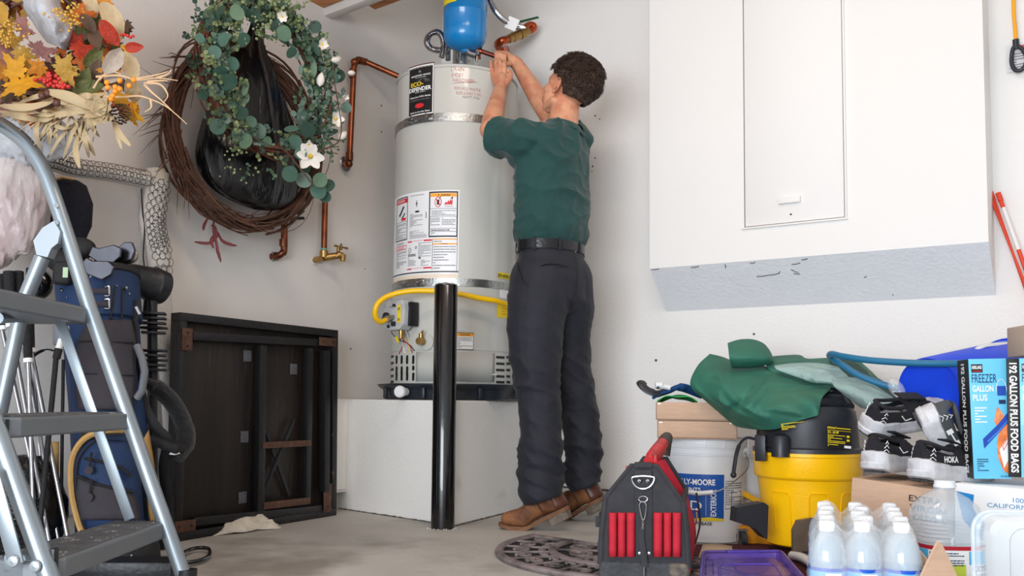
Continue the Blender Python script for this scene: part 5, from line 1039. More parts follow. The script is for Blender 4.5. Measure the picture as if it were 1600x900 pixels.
# freezer bag boxes
M_fb = mat('freezer_box_blue', s2l(104, 196, 232), .4, coat=.2); M_fd = mat('print_dark_blue', s2l(16, 40, 90), .4); M_fo = mat('salmon_print', s2l(226, 120, 62), .5, var=.25, vs=60, col2=s2l(240, 150, 100), c2s=40); M_fs = mat('seal_blue', s2l(20, 70, 170), .4)
def freezer(TL, TR, dl, dr, depth, lab_, hgt, spineL=True):
    t, M, W, H = pxbox('freezer_bag_box', TL, TR, dl, dr, P(TL[0], 752, dl).z, depth, M_fb, lab_, 'box', 'freezer bag boxes', hgt=hgt, bev=.001)
    m = MB(); G = lambda a, b, o=.0006: M @ Vector((a * W, -H + b * H, o)); g3 = lambda a, b: M @ Vector((a, b, .0012)); X = lambda a: a * W; Yb = lambda b: -H + b * H
    def tx(s_, a, b, w_, h_, mi, bold=.02): put_text(m, s_, X(a), Yb(b), h_ * H, g3, mi, w_ * W, bold)
    def pg(pts_, mi, o=.0008): m.add([G(a, b, o) for a, b in pts_], [tuple(range(len(pts_)))], mi)
    pg([(.06, .885), (.36, .885), (.36, .955), (.06, .955)], 3); pg([(.09, .893), (.33, .893), (.33, .899), (.09, .899)], 4, .0014); tx('KIRKLAND', .08, .915, .26, .028, 1, .03)
    tx('FREEZER', .06, .80, .66, .075, 2, .0); tx('GALLON', .07, .725, .55, .052, 1); tx('PLUS', .07, .65, .38, .052, 1)
    lines2(m, X(.1), Yb(.46), X(.42), Yb(.60), g3, 6, 1); lines2(m, X(.1), Yb(.06), X(.4), Yb(.17), g3, 6, 2)
    pg([(.72, .69), (.95, .69), (.95, .77), (.72, .77)], 5); pg([(.75, .62), (.93, .62), (.93, .655), (.75, .655)], 2); m.tube([G(.835 + .14 * math.cos(a), .725 + .10 * math.sin(a), .0008) for a in np.linspace(0, pi, 12)], .0008, 4, 1)
    pg([(.70, .60), (.92, .50), (1.0, .50), (1.0, .04), (.94, .03), (.78, .07), (.66, .17), (.64, .28), (.72, .40), (.60, .48)], 6, .0009)
    pg([(.28, .33), (.66, .44), (.98, .555), (.98, .47), (.64, .36), (.30, .25)], 5, .0013); pg([(.40, .315), (.70, .40), (.98, .50), (.98, .485), (.70, .385), (.40, .30)], 7, .0017)
    pg([(.70, .24), (1.0, .37), (1.0, .20), (.80, .09)], 1, .0014); pg([(.78, .27), (.94, .34), (.94, .30), (.80, .23)], 4, .0018); pg([(.80, .272), (.92, .325), (.92, .305), (.81, .245)], 1, .0022)
    tx('192 BAGS', .7, .015, .26, .012, 2)
    # left spine (on the side face x = 0)
    sp = lambda a, b, o=-.0008: M @ Vector((o, b, a)); rect2(m, -.0, -H + .0005, -depth, -.0005, lambda a, b: sp(a, b), 3)
    vs_, fs_, wd_ = text2d('192 GALLON PLUS FOOD BAGS', .03); hh = min(depth * .6, .024); m.add([M @ Vector((-.0016, -.012 - a / wd_ * (H - .024), -depth * .5 + (hh / 2 - b * hh) * -1 * -1 if False else -depth / 2 - hh / 2 + b * hh)) for a, b in vs_], fs_, 1)
    m.build('print', [M_fd, M_white, M_fd, M_black, M_red, M_fs, M_fo, mat('seal_light', s2l(60, 130, 220), .4)], t, smooth=False)
    return t, M, W, H
# box whose black spine faces the camera between the two blue faces
fbz = P(1512, 752, 2.40).z; hA = (P(1512, 561, 2.40) - P(1512, 748, 2.40)).length
freezer((1513, 561), (1572, 560), 2.40, 2.386, .085, 'blue freezer bag box nearest the sneakers, full front with orange print showing', hA)
m_, MBx, WB_, HB_ = None, None, None, None
tB, MB2, WB2, HB2 = pxbox('freezer_bag_box', (1573, 560), (1591.5, 560), 2.375, 2.365, fbz, .05, M_black, 'second freezer bag box with bold black lettered spine at the picture edge', 'box', 'freezer bag boxes', hgt=hA * .98, bev=.001)
m = MB(); vs_, fs_, wd_ = text2d('192 GALLON PLUS FOOD BAGS', .03); hh = WB2 * .62; m.add([MB2 @ Vector((WB2 * .22 + (b) * hh, -.012 - a / wd_ * (HB2 - .024), .0008)) for a, b in vs_], fs_, 0); m.build('spine_lettering', M_white, tB, smooth=False)
freezer((1592.3, 560), (1655, 560), 2.365, 2.33, .085, 'blue freezer bag box cut off by the right picture edge', hA * .98)
# tan box on top at the right edge
q = P(1590, 557, 2.5); t_ = MB().box((.09, .06, .043), (.18, .13, .085), xf((q.x, q.y - .05, q.z), rz=-.1), bev=.003); tag(t_.build('tan_box', mat('tan_card', s2l(176, 158, 142), .8)), 'plain tan box on top of the freezer bag boxes at the right edge', 'box')
# ---- sneakers
def sneaker(name, M, upper, label, parts_extra=None, txt=None, insole=False, tongue=True):
    t = bpy.data.objects.new(name, None); C.objects.link(t); t.matrix_world = M; ORG[t.name] = Vector((0, 0, 0)); tag(t, label, 'shoe', 'sneakers on the olive oil carton')
    xs = np.linspace(-.148, .150, 26)
    def hw(x):
        u = (x + .15) / .30; return .034 * (min(1, (u / .10)) ** .5 if u < .1 else 1) * (1 + .28 * math.sin(pi * min(1, max(0, (u - .25) / .75))) ) * (max(0, 1 - ((u - .80) / .2) ** 2.2) ** .5 if u > .8 else 1)
    def topz(x):
        u = (x + .15) / .30; return float(np.interp(u, [0, .08, .2, .36, .5, .7, .88, 1], [.088, .102, .094, .082, .092, .066, .050, .036]))
    so_ = MB()
    def ringpts(x, z0, z1, f_, n=16, sq=1):
        w_ = max(hw(x) * f_, .006); out = []
        for k in range(n):
            a = 2 * pi * k / n; cy, sz = math.cos(a), math.sin(a); e = .7 if sq else 1; out.append((x, w_ * math.copysign(abs(cy) ** e, cy), (z0 + z1) / 2 + (z1 - z0) / 2 * math.copysign(abs(sz) ** e, sz)))
        return out
    xo = np.concatenate([np.linspace(-.153, -.12, 8), np.linspace(-.105, .11, 14), np.linspace(.12, .150, 7)])
    def ow(x):
        u = (x + .153) / .303; b_ = .040 * (1 + .22 * math.sin(pi * min(1, max(0, (u - .3) / .7)))) - .004 * math.exp(-((u - .42) / .12) ** 2); return max(.002, b_ * (max(0, 1 - max(0, (.12 - u) / .12) ** 2.4) ** .5) * (max(0, 1 - max(0, (u - .76) / .24) ** 2.3) ** .5))
    ol2 = [(x, -ow(x)) for x in xo] + [(x, ow(x)) for x in xo[::-1]]; n = len(ol2); vs = []
    def ospr(x): u = (x + .153) / .303; return .016 * max(0, (u - .70) / .30) ** 1.6 + .008 * max(0, (.12 - u) / .12)
    lev = [(0, .90), (.005, 1.0), (.018, 1.03), (.022, .985), (.030, 1.0), (1.0, .97), (1.05, .86)]
    for z_, k_ in lev:
        for x, y in ol2:
            u = (x + .153) / .303; top_ = .040 + .010 * max(0, 1 - u / .35); z = ospr(x) + (z_ if z_ < .5 else top_ + (0 if z_ == 1.0 else .002)); vs.append((x * (.5 + .5 * k_), y * k_, z + .001 * math.sin(x * 260)))
    so_.add(vs, [(i * n + k, i * n + (k + 1) % n, (i + 1) * n + (k + 1) % n, (i + 1) * n + k) for i in range(len(lev) - 1) for k in range(n)] + [tuple(range(n - 1, -1, -1)), tuple((len(lev) - 1) * n + k for k in range(n))])
    so_.build('midsole', M_mid, t); 
    ot = MB(); 
    for x in np.linspace(-.13, .12, 10):
        u = (x + .15) / .3; ot.box((x, 0, .002 + .012 * max(0, (u - .75) / .25)), (.018, hw(x) * 1.8, .006))
    ot.build('outsole_lugs', M_rubber, t)
    # upper with an opening: loft up to the collar between u .05 and .42
    ub = MB(); nn_ = 18; vs = []; xs = np.linspace(-.140, .138, 26)
    for x in xs:
        u = (x + .15) / .3; w_ = hw(x) * .97; zt_ = topz(x); opn = 1 if .07 < u < .44 else 0
        for k in range(nn_ + 1):
            a = -pi * .08 + (pi * 1.16) * k / nn_; cy, sz = math.cos(a), math.sin(a)
            ww = w_ * (1 - .22 * max(0, sz)) ; y = ww * math.copysign(abs(cy) ** .75, cy); z = .03 + (zt_ - .03) * max(-.05, sz) ** .9 if sz > 0 else .03 + sz * .03
            vs.append((x, y, z))
    fs = []
    for i in range(len(xs) - 1):
        u = (xs[i] + xs[i + 1] + .30) / .6
        for k in range(nn_):
            if .07 < u < .42 and nn_ * .30 < k + .5 < nn_ * .70: continue
            a = i * (nn_ + 1) + k; fs.append((a, a + 1, a + nn_ + 2, a + nn_ + 1))
    b0 = 0; fs.append(tuple(range(nn_, -1, -1))); fs.append(tuple((len(xs) - 1) * (nn_ + 1) + k for k in range(nn_ + 1)))
    ub.add(vs, fs); uo = ub.build('upper', upper, t, solid=.003)
    cp = crom([(-.125, 0, .103), (-.112, .021, .098), (-.08, .023, .090), (-.04, .022, .084), (-.022, .012, .090), (-.018, 0, .094), (-.022, -.012, .090), (-.04, -.022, .084), (-.08, -.023, .090), (-.112, -.021, .098)], 4, True)
    MB().tube([(a, b, c_ - .003) for a, b, c_ in cp], .0055, 8, closed=True).build('collar', upper, t)
    if tongue: MB().grid(lambda u, v: Vector((-.028 + .075 * v - .02 * (1 - v), (u - .5) * .036, .108 - .020 * v)), 6, 8).build('tongue', upper, t, solid=.004)
    lc = MB()
    for k in range(5):
        x = .0 + .017 * k; z = topz(x) + .003; lc.tube([(x, -.020, z - .008), (x + .006, 0, z + .001), (x, .020, z - .008)], .0026, 5)
    lc.build('laces', upper, t)
    ins = MB().grid(lambda u, v: Vector((-.128 + .12 * v, (u - .5) * .048 * (1 if v > .15 else .7), .046 - .004 * math.sin(pi * v))), 6, 10); ins.build('insole', mat('tan_insole', s2l(214, 160, 84), .8, var=.15, vs=40), t, solid=.003)
    cv = MB()
    for sy in (1, -1):
        for k in range(4):
            w_ = .022 - .004 * k; z = .048 + .011 * k; x0 = -.126 + .003 * k
            for s2 in (0,): cv.tube([(x0 - w_ * .45, sy * (hw(x0 - w_ * .45) * .99 - .0005 - .0009 * k), z - .005), (x0, sy * (hw(x0) * 1.0 + .001 - .0012 * k), z + .003), (x0 + w_ * .5, sy * (hw(x0 + w_ * .5) * 1.0 + .002 - .0012 * k), z - .005)], .0011, 4)
        if txt:
            x0 = -.085 if sy < 0 else -.035
            vs_, fs_, wd_ = text2d(txt, .04); cv.add([(x0 + (a / wd_ * .055) * (1 if sy < 0 else -1), sy * (hw(x0 + .02) * 1.035 - .10 * max(0, b * .014 - .002) + .001), .050 + b * .015) for a, b in vs_], fs_)
        else: cv.tube([(-.06, sy * (hw(-.06) * 1.0 + .001), .066), (-.045, sy * (hw(-.045) + .0025), .050), (-.025, sy * (hw(-.02) + .002), .054)], .0016, 4)
    cv.build('white_marks', M_white, t, smooth=False)
    return t
def shoeM(o, fwd, upv):
    f = Vector(fwd).normalized(); u = Vector(upv); u = (u - f * u.dot(f)).normalized(); s = u.cross(f); return Matrix.Translation(Vector(o)) @ Matrix((f, s, u)).transposed().to_4x4()
S = 1.04
def place(px, py, d, fwd, upv, heel=True):
    f = Vector(fwd).normalized(); o = P(px, py, d); return shoeM(o + f * .15, fwd, upv) @ Matrix.Scale(S, 4)
sneaker('sneaker', place(1362, 738, 2.52, (.72, .62, 0), (0, 0, 1)), M_shoeb, 'left black sneaker of the pair on the carton, nearest the vacuum')
sneaker('sneaker', place(1432, 751, 2.42, (.80, .42, -.03), (0, 0, 1)), M_shoeb, 'black sneaker lettered HOKA at the heel, under the grey one', txt='HOKA')
sneaker('sneaker', place(1428, 650, 2.50, (.56, .30, -.70), (.65, -.45, .62)), M_shoeg, 'grey sneaker with thick white sole lying tilted on top', txt='H')
sneaker('sneaker', place(1350, 680, 2.62, (.86, .38, .18), (-.18, -.58, .75)), M_shoeb, 'black sneaker tipped open showing its tan insole, behind the pair')
# ---- gallon water jug
Cj = P(1479, 880, 2.1); jg = thing('water_jug', 'large clear water jug with red banded label', 'bottle', (Cj.x, Cj.y, 0)); Mj = xf((Cj.x, Cj.y, 0)); rj = mpx(49, 2.1); prof = [(.001, .0), (rj * .9, .0), (rj * .97, .012), (rj * .97, .10)]
for k in range(5): pass
prof += [(rj * .955, .106), (rj * .955, .185), (rj * .98, .19)]
z = .195
while z < .245: prof += [(rj * 1.0, z), (rj * .965, z + .0045)]; z += .009
prof += [(rj * .98, .250), (rj * .86, .270), (rj * .62, .288), (rj * .36, .300), (.022, .305), (.022, .312)]
jb = MB().lathe(prof, 40, M=Mj, cap=False, sq=3.2); jb.map(lambda q: q + Vector((1, 0, 0)) * (.0025 * nz3(q, 28) if q.z > .2 else 0)); jb.build('jug_body', M_water, jg, angle=math.radians(60))
MB().lathe([(.0245, .310), (.0245, .316), (.0225, .316), (.0228, .3245), (.021, .3255), (.001, .3255)], 28, M=Mj, cap=False).build('cap', mat('milky_cap', s2l(226, 230, 236), .35), jg)
rl = rj * .965; jm = MB()
def jq(a, z, off=.0): cx, sx = math.cos(a), math.sin(a); q = 1 / ((abs(cx) ** 3.2 + abs(sx) ** 3.2) ** (1 / 3.2)); return Vector((Cj.x + (rl + off) * cx * q, Cj.y + (rl + off) * sx * q, z))
A0, A1 = -pi, 0.35; rect2(jm, A0, .106, A1, .185, lambda a, b: jq(a, b, .001), 0, 40); rect2(jm, A0, .176, A1, .185, lambda a, b: jq(a, b, .0016), 1, 40); rect2(jm, A0, .108, A1, .116, lambda a, b: jq(a, b, .0016), 1, 40)
rect2(jm, -2.9, .14, -2.5, .175, lambda a, b: jq(a, b, .0014), 2, 8); rect2(jm, -1.35, .145, -.75, .174, lambda a, b: jq(a, b, .0014), 2, 10); rect2(jm, -1.85, .12, -1.45, .145, lambda a, b: jq(a, b, .0014), 3, 8)
lines2(jm, -2.45, .13, -1.5, .172, lambda a, b: jq(a, b, .0018), 8, 4); put_text(jm, 'CRYSTAL', -1.25, .130, .013, lambda a, b: jq(a, b, .002), 4, .8, .02); put_text(jm, 'GEYSER', -1.1, .118, .007, lambda a, b: jq(a, b, .002), 4, .45, .02); put_text(jm, 'SPRING', -1.0, .177, .006, lambda a, b: jq(a, b, .0024), 0, .4, .03)
jm.build('label', [M_white, mat('label_red', s2l(176, 22, 44), .4), mat('label_sky', s2l(90, 180, 220), .4), mat('label_lime', s2l(200, 216, 70), .5), M_fd], jg)
# ---- pack of water bottles
M_cap = mat('white_cap', s2l(236, 238, 242), .35); M_lblue = mat('bottle_label_blue', s2l(96, 178, 226), .35); M_lnavy = mat('bottle_label_navy', s2l(20, 80, 190), .35)
def bottle(pos, label):
    t = thing('water_bottle', label, 'bottle', pos, 'shrink-wrapped water bottles', local=True)
    prof = [(.001, .004), (.028, .0), (.037, .006), (.0375, .06), (.0365, .062), (.0365, .168), (.0385, .172), (.0385, .182), (.037, .186), (.0365, .197), (.032, .210), (.022, .226), (.0145, .235), (.0135, .246)]
    MB().lathe(prof, 24, cap=False).build('bottle_body', M_water, t, angle=math.radians(60)); m = MB().lathe([(.0155, .237), (.0155, .241), (.0148, .242), (.0148, .256), (.0135, .258), (.001, .258)], 20, cap=False)
    for k in range(20):
        a = 2 * pi * k / 20; m.box((.0149 * math.cos(a), .0149 * math.sin(a), .249), (.0012, .0012, .012))
    m.build('cap', M_cap, t); l = MB(); l.lathe([(.0372, .07), (.0372, .165)], 24, cap=False, mi=0); l.lathe([(.0376, .158), (.0376, .165)], 24, cap=False, mi=1); l.lathe([(.0376, .07), (.0376, .1)], 24, cap=False, mi=1)
    l.grid(lambda u, v: Vector((.0379 * math.cos(-2.0 + .9 * u), .0379 * math.sin(-2.0 + .9 * u), .10 + .055 * v)), 6, 2, 2)
    rr = random.Random(3); lines2(l, -1.0, .105, -.3, .15, lambda a, b: Vector((.0381 * math.cos(a), .0381 * math.sin(a), b)), 4, 1, rr=rr)
    l.build('label', [M_lblue, M_lnavy, M_white], t)
    return t
b0 = None; base0 = P(1292, 830, 1.89); ac = Vector((.076, -.008, 0)); bc_ = Vector((.030, .088, 0)); nm = ['left', 'middle', 'right']; rw = ['front', 'second', 'third', 'fourth', 'rearmost']
bp = []
for j in range(5):
    for i in range(3):
        pos = Vector((base0.x, base0.y, 0)) + ac * i + bc_ * j + Vector((.006 * math.sin(i * 5 + j * 3), 0, 0)); lab_ = 'water bottle in the pack, %s column, %s row from the camera' % (nm[i], rw[j]); bp.append(pos)
        if b0 is None: b0 = bottle(pos, lab_)
        else: c_ = copy_tree(b0, label=lab_); c_.location = pos
# shrink film over the pack
sh_f = MB(); x0v, y0v = bp[0], bp[-1]
def film(u, v):
    s_ = -.62 + 3.24 * u; t_ = -.55 + 5.1 * v; k = max(0, min(1, min(u, 1 - u) / .13)) ** .5 * max(0, min(1, min(v, 1 - v) / .08)) ** .5
    s2 = max(-.52, min(2.52, s_)); t2_ = max(-.5, min(4.5, t_)); p = bp[0] + ac * s2 + bc_ * t2_
    fi, fj = s2 - round(s2), t2_ - round(t2_); dd = min(1, (fi * fi + fj * fj) ** .5 * 2.1); z = .262 - .028 * dd ** 1.5
    p = p + up * (z * (.2 + .8 * k)); return p + Vector((nz3(p, 30), nz3(p, 30, 2), nz3(p, 26, 3))) * .006
sh_f.grid(film, 56, 56); tag(sh_f.build('shrink_wrap', M_film), 'wrinkled clear shrink film stretched over the water bottles', 'plastic wrap')
# ---- clear tub at the right edge
ct_ = thing('clear_tub', 'frosted clear plastic tub standing at the right bottom corner', 'container', P(1570, 960, 1.72)); M_tub = mat('frosted_plastic', s2l(226, 238, 248), .22, alpha=.42, coat=.6)
q = P(1537, 900, 1.72); z1_ = P(1537, 803, 1.72).z; W = .24; H = z1_
def rr_(w_, h_, r_, n=6):
    o = []
    for cx, cy, a0 in ((w_ / 2 - r_, h_ - r_, 0), (-w_ / 2 + r_, h_ - r_, pi / 2), (-w_ / 2 + r_, r_, pi), (w_ / 2 - r_, r_, 1.5 * pi)):
        for k in range(n + 1): a = a0 + pi / 2 * k / n; o.append((cx + r_ * math.cos(a), cy + r_ * math.sin(a)))
    return o
Mtu = axes(Vector((q.x + W / 2, q.y, 0)), (1, -.08, 0), up); zc_ = -1 if (Mtu.to_3x3() @ Vector((0, 0, 1))).y > 0 else 1
tm_ = MB(); rings = [(W, H, .035, 0), (W, H, .035, .012), (W * .95, H * .975, .032, .014), (W * .93, H * .965, .03, .05), (W * .86, H * .93, .03, .060), (W * .68, H * .85, .028, .062), (W * .64, H * .83, .026, .056)]; n = 28; vs = []
for (w_, h_, r_, z_) in rings:
    for x, y in rr_(w_, h_, r_): vs.append(Mtu @ Vector((x, y + (H - h_) / 2, zc_ * (z_ - .03))))
tm_.add(vs, [(i * n + k, i * n + (k + 1) % n, (i + 1) * n + (k + 1) % n, (i + 1) * n + k) for i in range(len(rings) - 1) for k in range(n)] + [tuple((len(rings) - 1) * n + k for k in range(n))]); tm_.build('tub_wall', M_tub, ct_)
rm = MB(); rm.tube([Mtu @ Vector((x, y, -zc_ * .03)) for x, y in rr_(W, H, .035)], .005, 8, closed=True); rm.build('rim', M_tub, ct_)
# ---- open carton flaps at the bottom edge
fc_ = thing('open_carton', 'open brown carton with a pointed flap raised before the water jug', 'box', base(P(1468, 900, 1.8)))
q = P(1440, 900, 1.80); zt_ = P(1440, 925, 1.8).z; m = MB(); Mf = xf((q.x, q.y, 0), rz=-.1)
for c_, s_ in (((.09, 0, zt_ / 2), (.18, .005, zt_)), ((.09, .14, zt_ / 2), (.18, .005, zt_)), ((0, .07, zt_ / 2), (.005, .14, zt_)), ((.18, .07, zt_ / 2), (.005, .14, zt_)), ((.09, .07, .004), (.18, .14, .006))): m.box(c_, s_, Mf)
m.build('carton_walls', M_card, fc_)
def flap(pts_, nm): 
    v = [P(*p) for p in pts_]; m = MB(); n_ = (v[1] - v[0]).cross(v[2] - v[0]).normalized() * .004; k = len(v); m.add(v + [p + n_ for p in v], [tuple(range(k)), tuple(range(2 * k - 1, k - 1, -1))] + [(i, (i + 1) % k, k + (i + 1) % k, k + i) for i in range(k)]); m.build(nm, M_card, fc_, smooth=False)
flap([(1437, 925, 1.82), (1441, 898, 1.82), (1466, 846, 1.86), (1472, 850, 1.86), (1508, 925, 1.82)], 'flap'); flap([(1424, 925, 1.95), (1434, 858, 1.95), (1446, 872, 1.9), (1448, 925, 1.88)], 'flap')
# ---- purple lid on the floor
pl_ = thing('purple_lid', 'translucent purple storage bin lid lying flat on the floor', 'lid', Pz(1170, 900, 0))
c = [Pz(1096, 862, .05), Pz(1222, 861, .05), Pz(1290, 940, .05), Pz(1088, 940, .05)]
def LQ(u, v, z): return c[0].lerp(c[1], u).lerp(c[3].lerp(c[2], u), v) + up * (z - .05 + .0)
def rrect(u0, v0, u1, v1, r_=.06, n=4):
    o = []
    for cx, cy, a0 in ((u1 - r_, v1 - r_, 0), (u0 + r_, v1 - r_, pi / 2), (u0 + r_, v0 + r_, pi), (u1 - r_, v0 + r_, 1.5 * pi)):
        for k in range(n + 1): a = a0 + pi / 2 * k / n; o.append((cx + r_ * math.cos(a), cy + r_ * math.sin(a)))
    return o
m = MB(); rg_ = [(0, .012), (0, .045), (.015, .050), (.05, .050), (.065, .036), (.13, .036), (.145, .048), (.17, .048)]; n = 20; vs = []
for e, z_ in rg_:
    for u, v in rrect(e, e, 1 - e, 1 - e): vs.append(LQ(u, v, z_))
m.add(vs, [(i * n + k, i * n + (k + 1) % n, (i + 1) * n + (k + 1) % n, (i + 1) * n + k) for i in range(len(rg_) - 1) for k in range(n)] + [tuple((len(rg_) - 1) * n + k for k in range(n))]); m.build('lid_panel', M_purple, pl_)
m = MB(); m.tube([LQ(u, v, .052) for u, v in rrect(.02, .02, .98, .98)], .005, 6, closed=True); m.tube([LQ(u, v, .048) for u, v in rrect(.2, .3, .8, .9)], .004, 6, closed=True); m.build('raised_rims', M_purple, pl_)
for u0, u1 in ((.3, .7),): MB().box((0, 0, 0), (.10, .018, .012), axes(LQ(.5, .03, .052), c[1] - c[0], (0, 1, 0)), bev=.003).build('latch_tab', M_purple, pl_)
m = MB(); m.grid(lambda u, v: Pz(1098, 851, .008).lerp(Pz(1160, 853, .008), u).lerp(Pz(1080, 905, .008).lerp(Pz(1180, 905, .008), u), v) + up * .004 * math.sin(u * 5), 10, 8); tag(m.build('paper_sheet', mat('beige_paper', s2l(206, 184, 160), .8), solid=.002), 'beige paper sheet poking out behind the purple lid', 'paper')
m = MB(); m.lathe([(.07, .012), (.08, .018), (.001, .02)], 24, M=xf(Pz(1195, 900, 0))); tag(m.build('tan_disc', mat('tan_plastic', s2l(206, 150, 90), .5)), 'tan disc seen through the purple lid', 'disc')
m = MB().tube(crom([tuple(Pz(*q)) for q in [(1238, 868, .02), (1255, 872, .03), (1272, 885, .03), (1280, 905, .02)]], 6), .014, 10); tag(m.build('plastic_tube', M_lidw), 'white curved plastic piece between purple lid and water bottles', 'plastic')
# ---- tool bag
ft = Vector(((1007 - 800) / 1400 * 2.5, 2.5, 0)); rdir = Vector((.24, .97, 0)).normalized(); sdir = Vector((.985, -.17, 0)).normalized(); nrm = sdir.cross(up); nrm = nrm if nrm.y < 0 else -nrm
tbg = thing('tool_bag', 'open black and red tool bag with red handle on the doormat', 'tool bag', ft + rdir * .2)
Mtb = Matrix.Translation(ft) @ Matrix((sdir, up, nrm)).transposed().to_4x4()       # x right, y up, z toward camera
D_ = .36; LD = (Mtb.to_3x3().inverted() @ rdir) * D_
hwid = mpx(67, 2.5); zsh = P(1065, 783, 2.5).z; zap = P(1007, 728, 2.5).z; aw = mpx(16, 2.5)
panel = [(-hwid, .05), (hwid, .05), (hwid * .85, zsh), (aw, zap), (-aw, zap), (-hwid * .90, zsh)]
def TB(x, y, z=0, back=0): return Mtb @ (Vector((x, y, z)) + LD * back)
def wall(poly, back, th, mt, nm, mi=0):
    k = len(poly); m = MB(); sgn = -1
    vs = [TB(x, y, 0, back) for x, y in poly] + [TB(x, y, -th, back) for x, y in poly]; m.add(vs, [tuple(range(k)), tuple(range(2 * k - 1, k - 1, -1))] + [(i, k + i, k + (i + 1) % k, (i + 1) % k) for i in range(k)]); return m.build(nm, mt, tbg, smooth=False)
pn_ = crom([(x, y) for x, y in panel], 1, True)
w1 = wall([(-hwid, .04), (hwid, .04), (hwid * .98, zsh * .6), (hwid * .86, zsh), (aw * 1.3, zap - .006), (aw, zap), (-aw, zap), (-aw * 1.3, zap - .006), (-hwid * .92, zsh), (-hwid * .98, zsh * .6)], 0, .010, M_fabricb, 'front_panel')
wall([(-hwid * .9, .04), (hwid * .9, .04), (hwid * .78, zsh), (aw, zap), (-aw, zap), (-hwid * .82, zsh)], 1, .008, M_redn, 'back_panel')
def sidew(sx, nm, mt, inset=0, ztop=1.0, th=.006):
    m = MB(); x0, x1 = sx * (hwid - inset), sx * (hwid * .9 - inset)
    m.grid(lambda u, v: TB((x0 + (x1 - x0) * u) * (1 - .13 * v) , .04 + (zsh * ztop - .04) * v, sx * 0 + .0 , u) + sdir * (sx * .02 * math.sin(pi * u) * math.sin(pi * v)), 10, 8); return m.build(nm, mt, tbg, solid=th)
sidew(1, 'side_pocket', M_redn, -.004, .95); sidew(-1, 'side_panel', M_fabricb)
# inner red liner slopes visible between the apexes
m = MB(); 
for sx in (1, -1):
    m.grid(lambda u, v: TB(sx * (hwid * .86 + (aw - hwid * .86) * v) * (1 - .04), (zsh + (zap - zsh) * v) - .004, -.012, u * 1.0) if v > 1 else TB(sx * (hwid * .84), zsh * .25 + zsh * .72 * v, -.012, .03 + .94 * u), 6, 6)
m.build('red_lining', M_redn, tbg, solid=.003)
# black trims along the panel edges
m = MB()
for bk_ in (0, 1):
    k = 1 if bk_ == 0 else .92; pts_ = [TB(-hwid * .92 * k, zsh, -.004, bk_), TB(-aw * 1.2, zap, -.004, bk_), TB(aw * 1.2, zap, -.004, bk_), TB(hwid * .86 * k, zsh, -.004, bk_)]; m.tube(pts_, .007, 8)
for sx in (1, -1): m.tube([TB(sx * hwid * .88, zsh, -.004, 0), TB(sx * hwid * .85, zsh + .004, 0, .5), TB(sx * hwid * .80, zsh, -.004, 1)], .008, 8)
for sx in (1, -1): m.tube([TB(sx * hwid, .05, -.004, 0), TB(sx * hwid * .97, zsh * .6, -.004, 0), TB(sx * hwid * .89, zsh, -.004, 0)], .009, 8)
m.build('edge_binding', M_fabricb, tbg)
bs_ = MB(); bs_.box((0, .033, .004 - D_ * .48), (hwid * 2.08, .066, D_ * .99), Mtb @ Matrix.Shear('XY', 4, (0, 0)), bev=.014, seg=2)
bs_ = MB(); pf = [(-hwid * 1.03, 0), (hwid * 1.03, 0), (hwid * 1.05, .02), (hwid * 1.03, .062), (-hwid * 1.03, .062), (-hwid * 1.05, .02)]; k = len(pf); vs = [TB(x, y, .006, 0) for x, y in pf] + [TB(x * .93, y, -.006, 1) for x, y in pf]
bs_.add(vs, [tuple(range(k)), tuple(range(2 * k - 1, k - 1, -1))] + [(i, k + i, k + (i + 1) % k, (i + 1) % k) for i in range(k)]); bo_ = bs_.build('rubber_base', M_rubber, tbg, smooth=False); bv = bo_.modifiers.new('b', 'BEVEL'); bv.width = .010; bv.segments = 3
def tp_(px, py, z=.0): n = nrm; q = Ppl(px, py, ft + n * z, n); l = Mtb.inverted() @ q; return l.x, l.y
for x0, x1 in ((951, 963.5), (965, 977), (979, 992), (1021, 1035), (1037, 1049), (1051, 1064)):
    a = tp_((x0 + x1) / 2, 870, .01); b = tp_((x0 + x1) / 2, 801, .01); w_ = mpx(x1 - x0, 2.5) / 2; m = MB()
    m.grid(lambda u, v: TB(a[0] + (b[0] - a[0]) * v + w_ * (2 * u - 1), a[1] + (b[1] - a[1]) * v, .001 + .013 * math.sqrt(max(0, 1 - (2 * u - 1) ** 2)) * (1 - .15 * math.sin(pi * v))), 9, 6); m.build('pen_pocket', M_redn, tbg, solid=.002)
m = MB(); a = tp_(992, 0); ax0, ax1 = tp_(993, 800)[0], tp_(1019, 800)[0]; y0_, y1_ = tp_(1006, 870)[1], tp_(1006, 740)[1]; m.box(((ax0 + ax1) / 2, (y0_ + y1_) / 2, .002), (ax1 - ax0, y1_ - y0_, .005), Mtb, bev=.001); m.build('center_strap', M_fabricb, tbg)
x, y = tp_(1005, 742); m = MB(); m.box((x, y, .008), (.048, .028, .008), Mtb, bev=.004); m.box((x, zap + .002, -.002), (.05, .016, .022), Mtb, bev=.004); m.build('ring_tab', M_fabricb, tbg)
for dx_ in (-6, 7): xx, yy = tp_(1005 + dx_, 751); MB().lathe([(.006, .012), (.005, .015), (.001, .0165)], 12, M=Mtb @ Matrix.Translation((xx, yy, 0)), cap=False).build('rivet', M_chrome, tbg)
rp = [TB(*tp_(1005 + 17.5 * math.cos(a), 746 + (17 if math.sin(a) > 0 else 3) * math.sin(a)), .016) for a in np.linspace(0, 2 * pi, 24, endpoint=False)]; MB().tube(rp, .0027, 8, closed=True).build('d_ring', M_chrome, tbg)
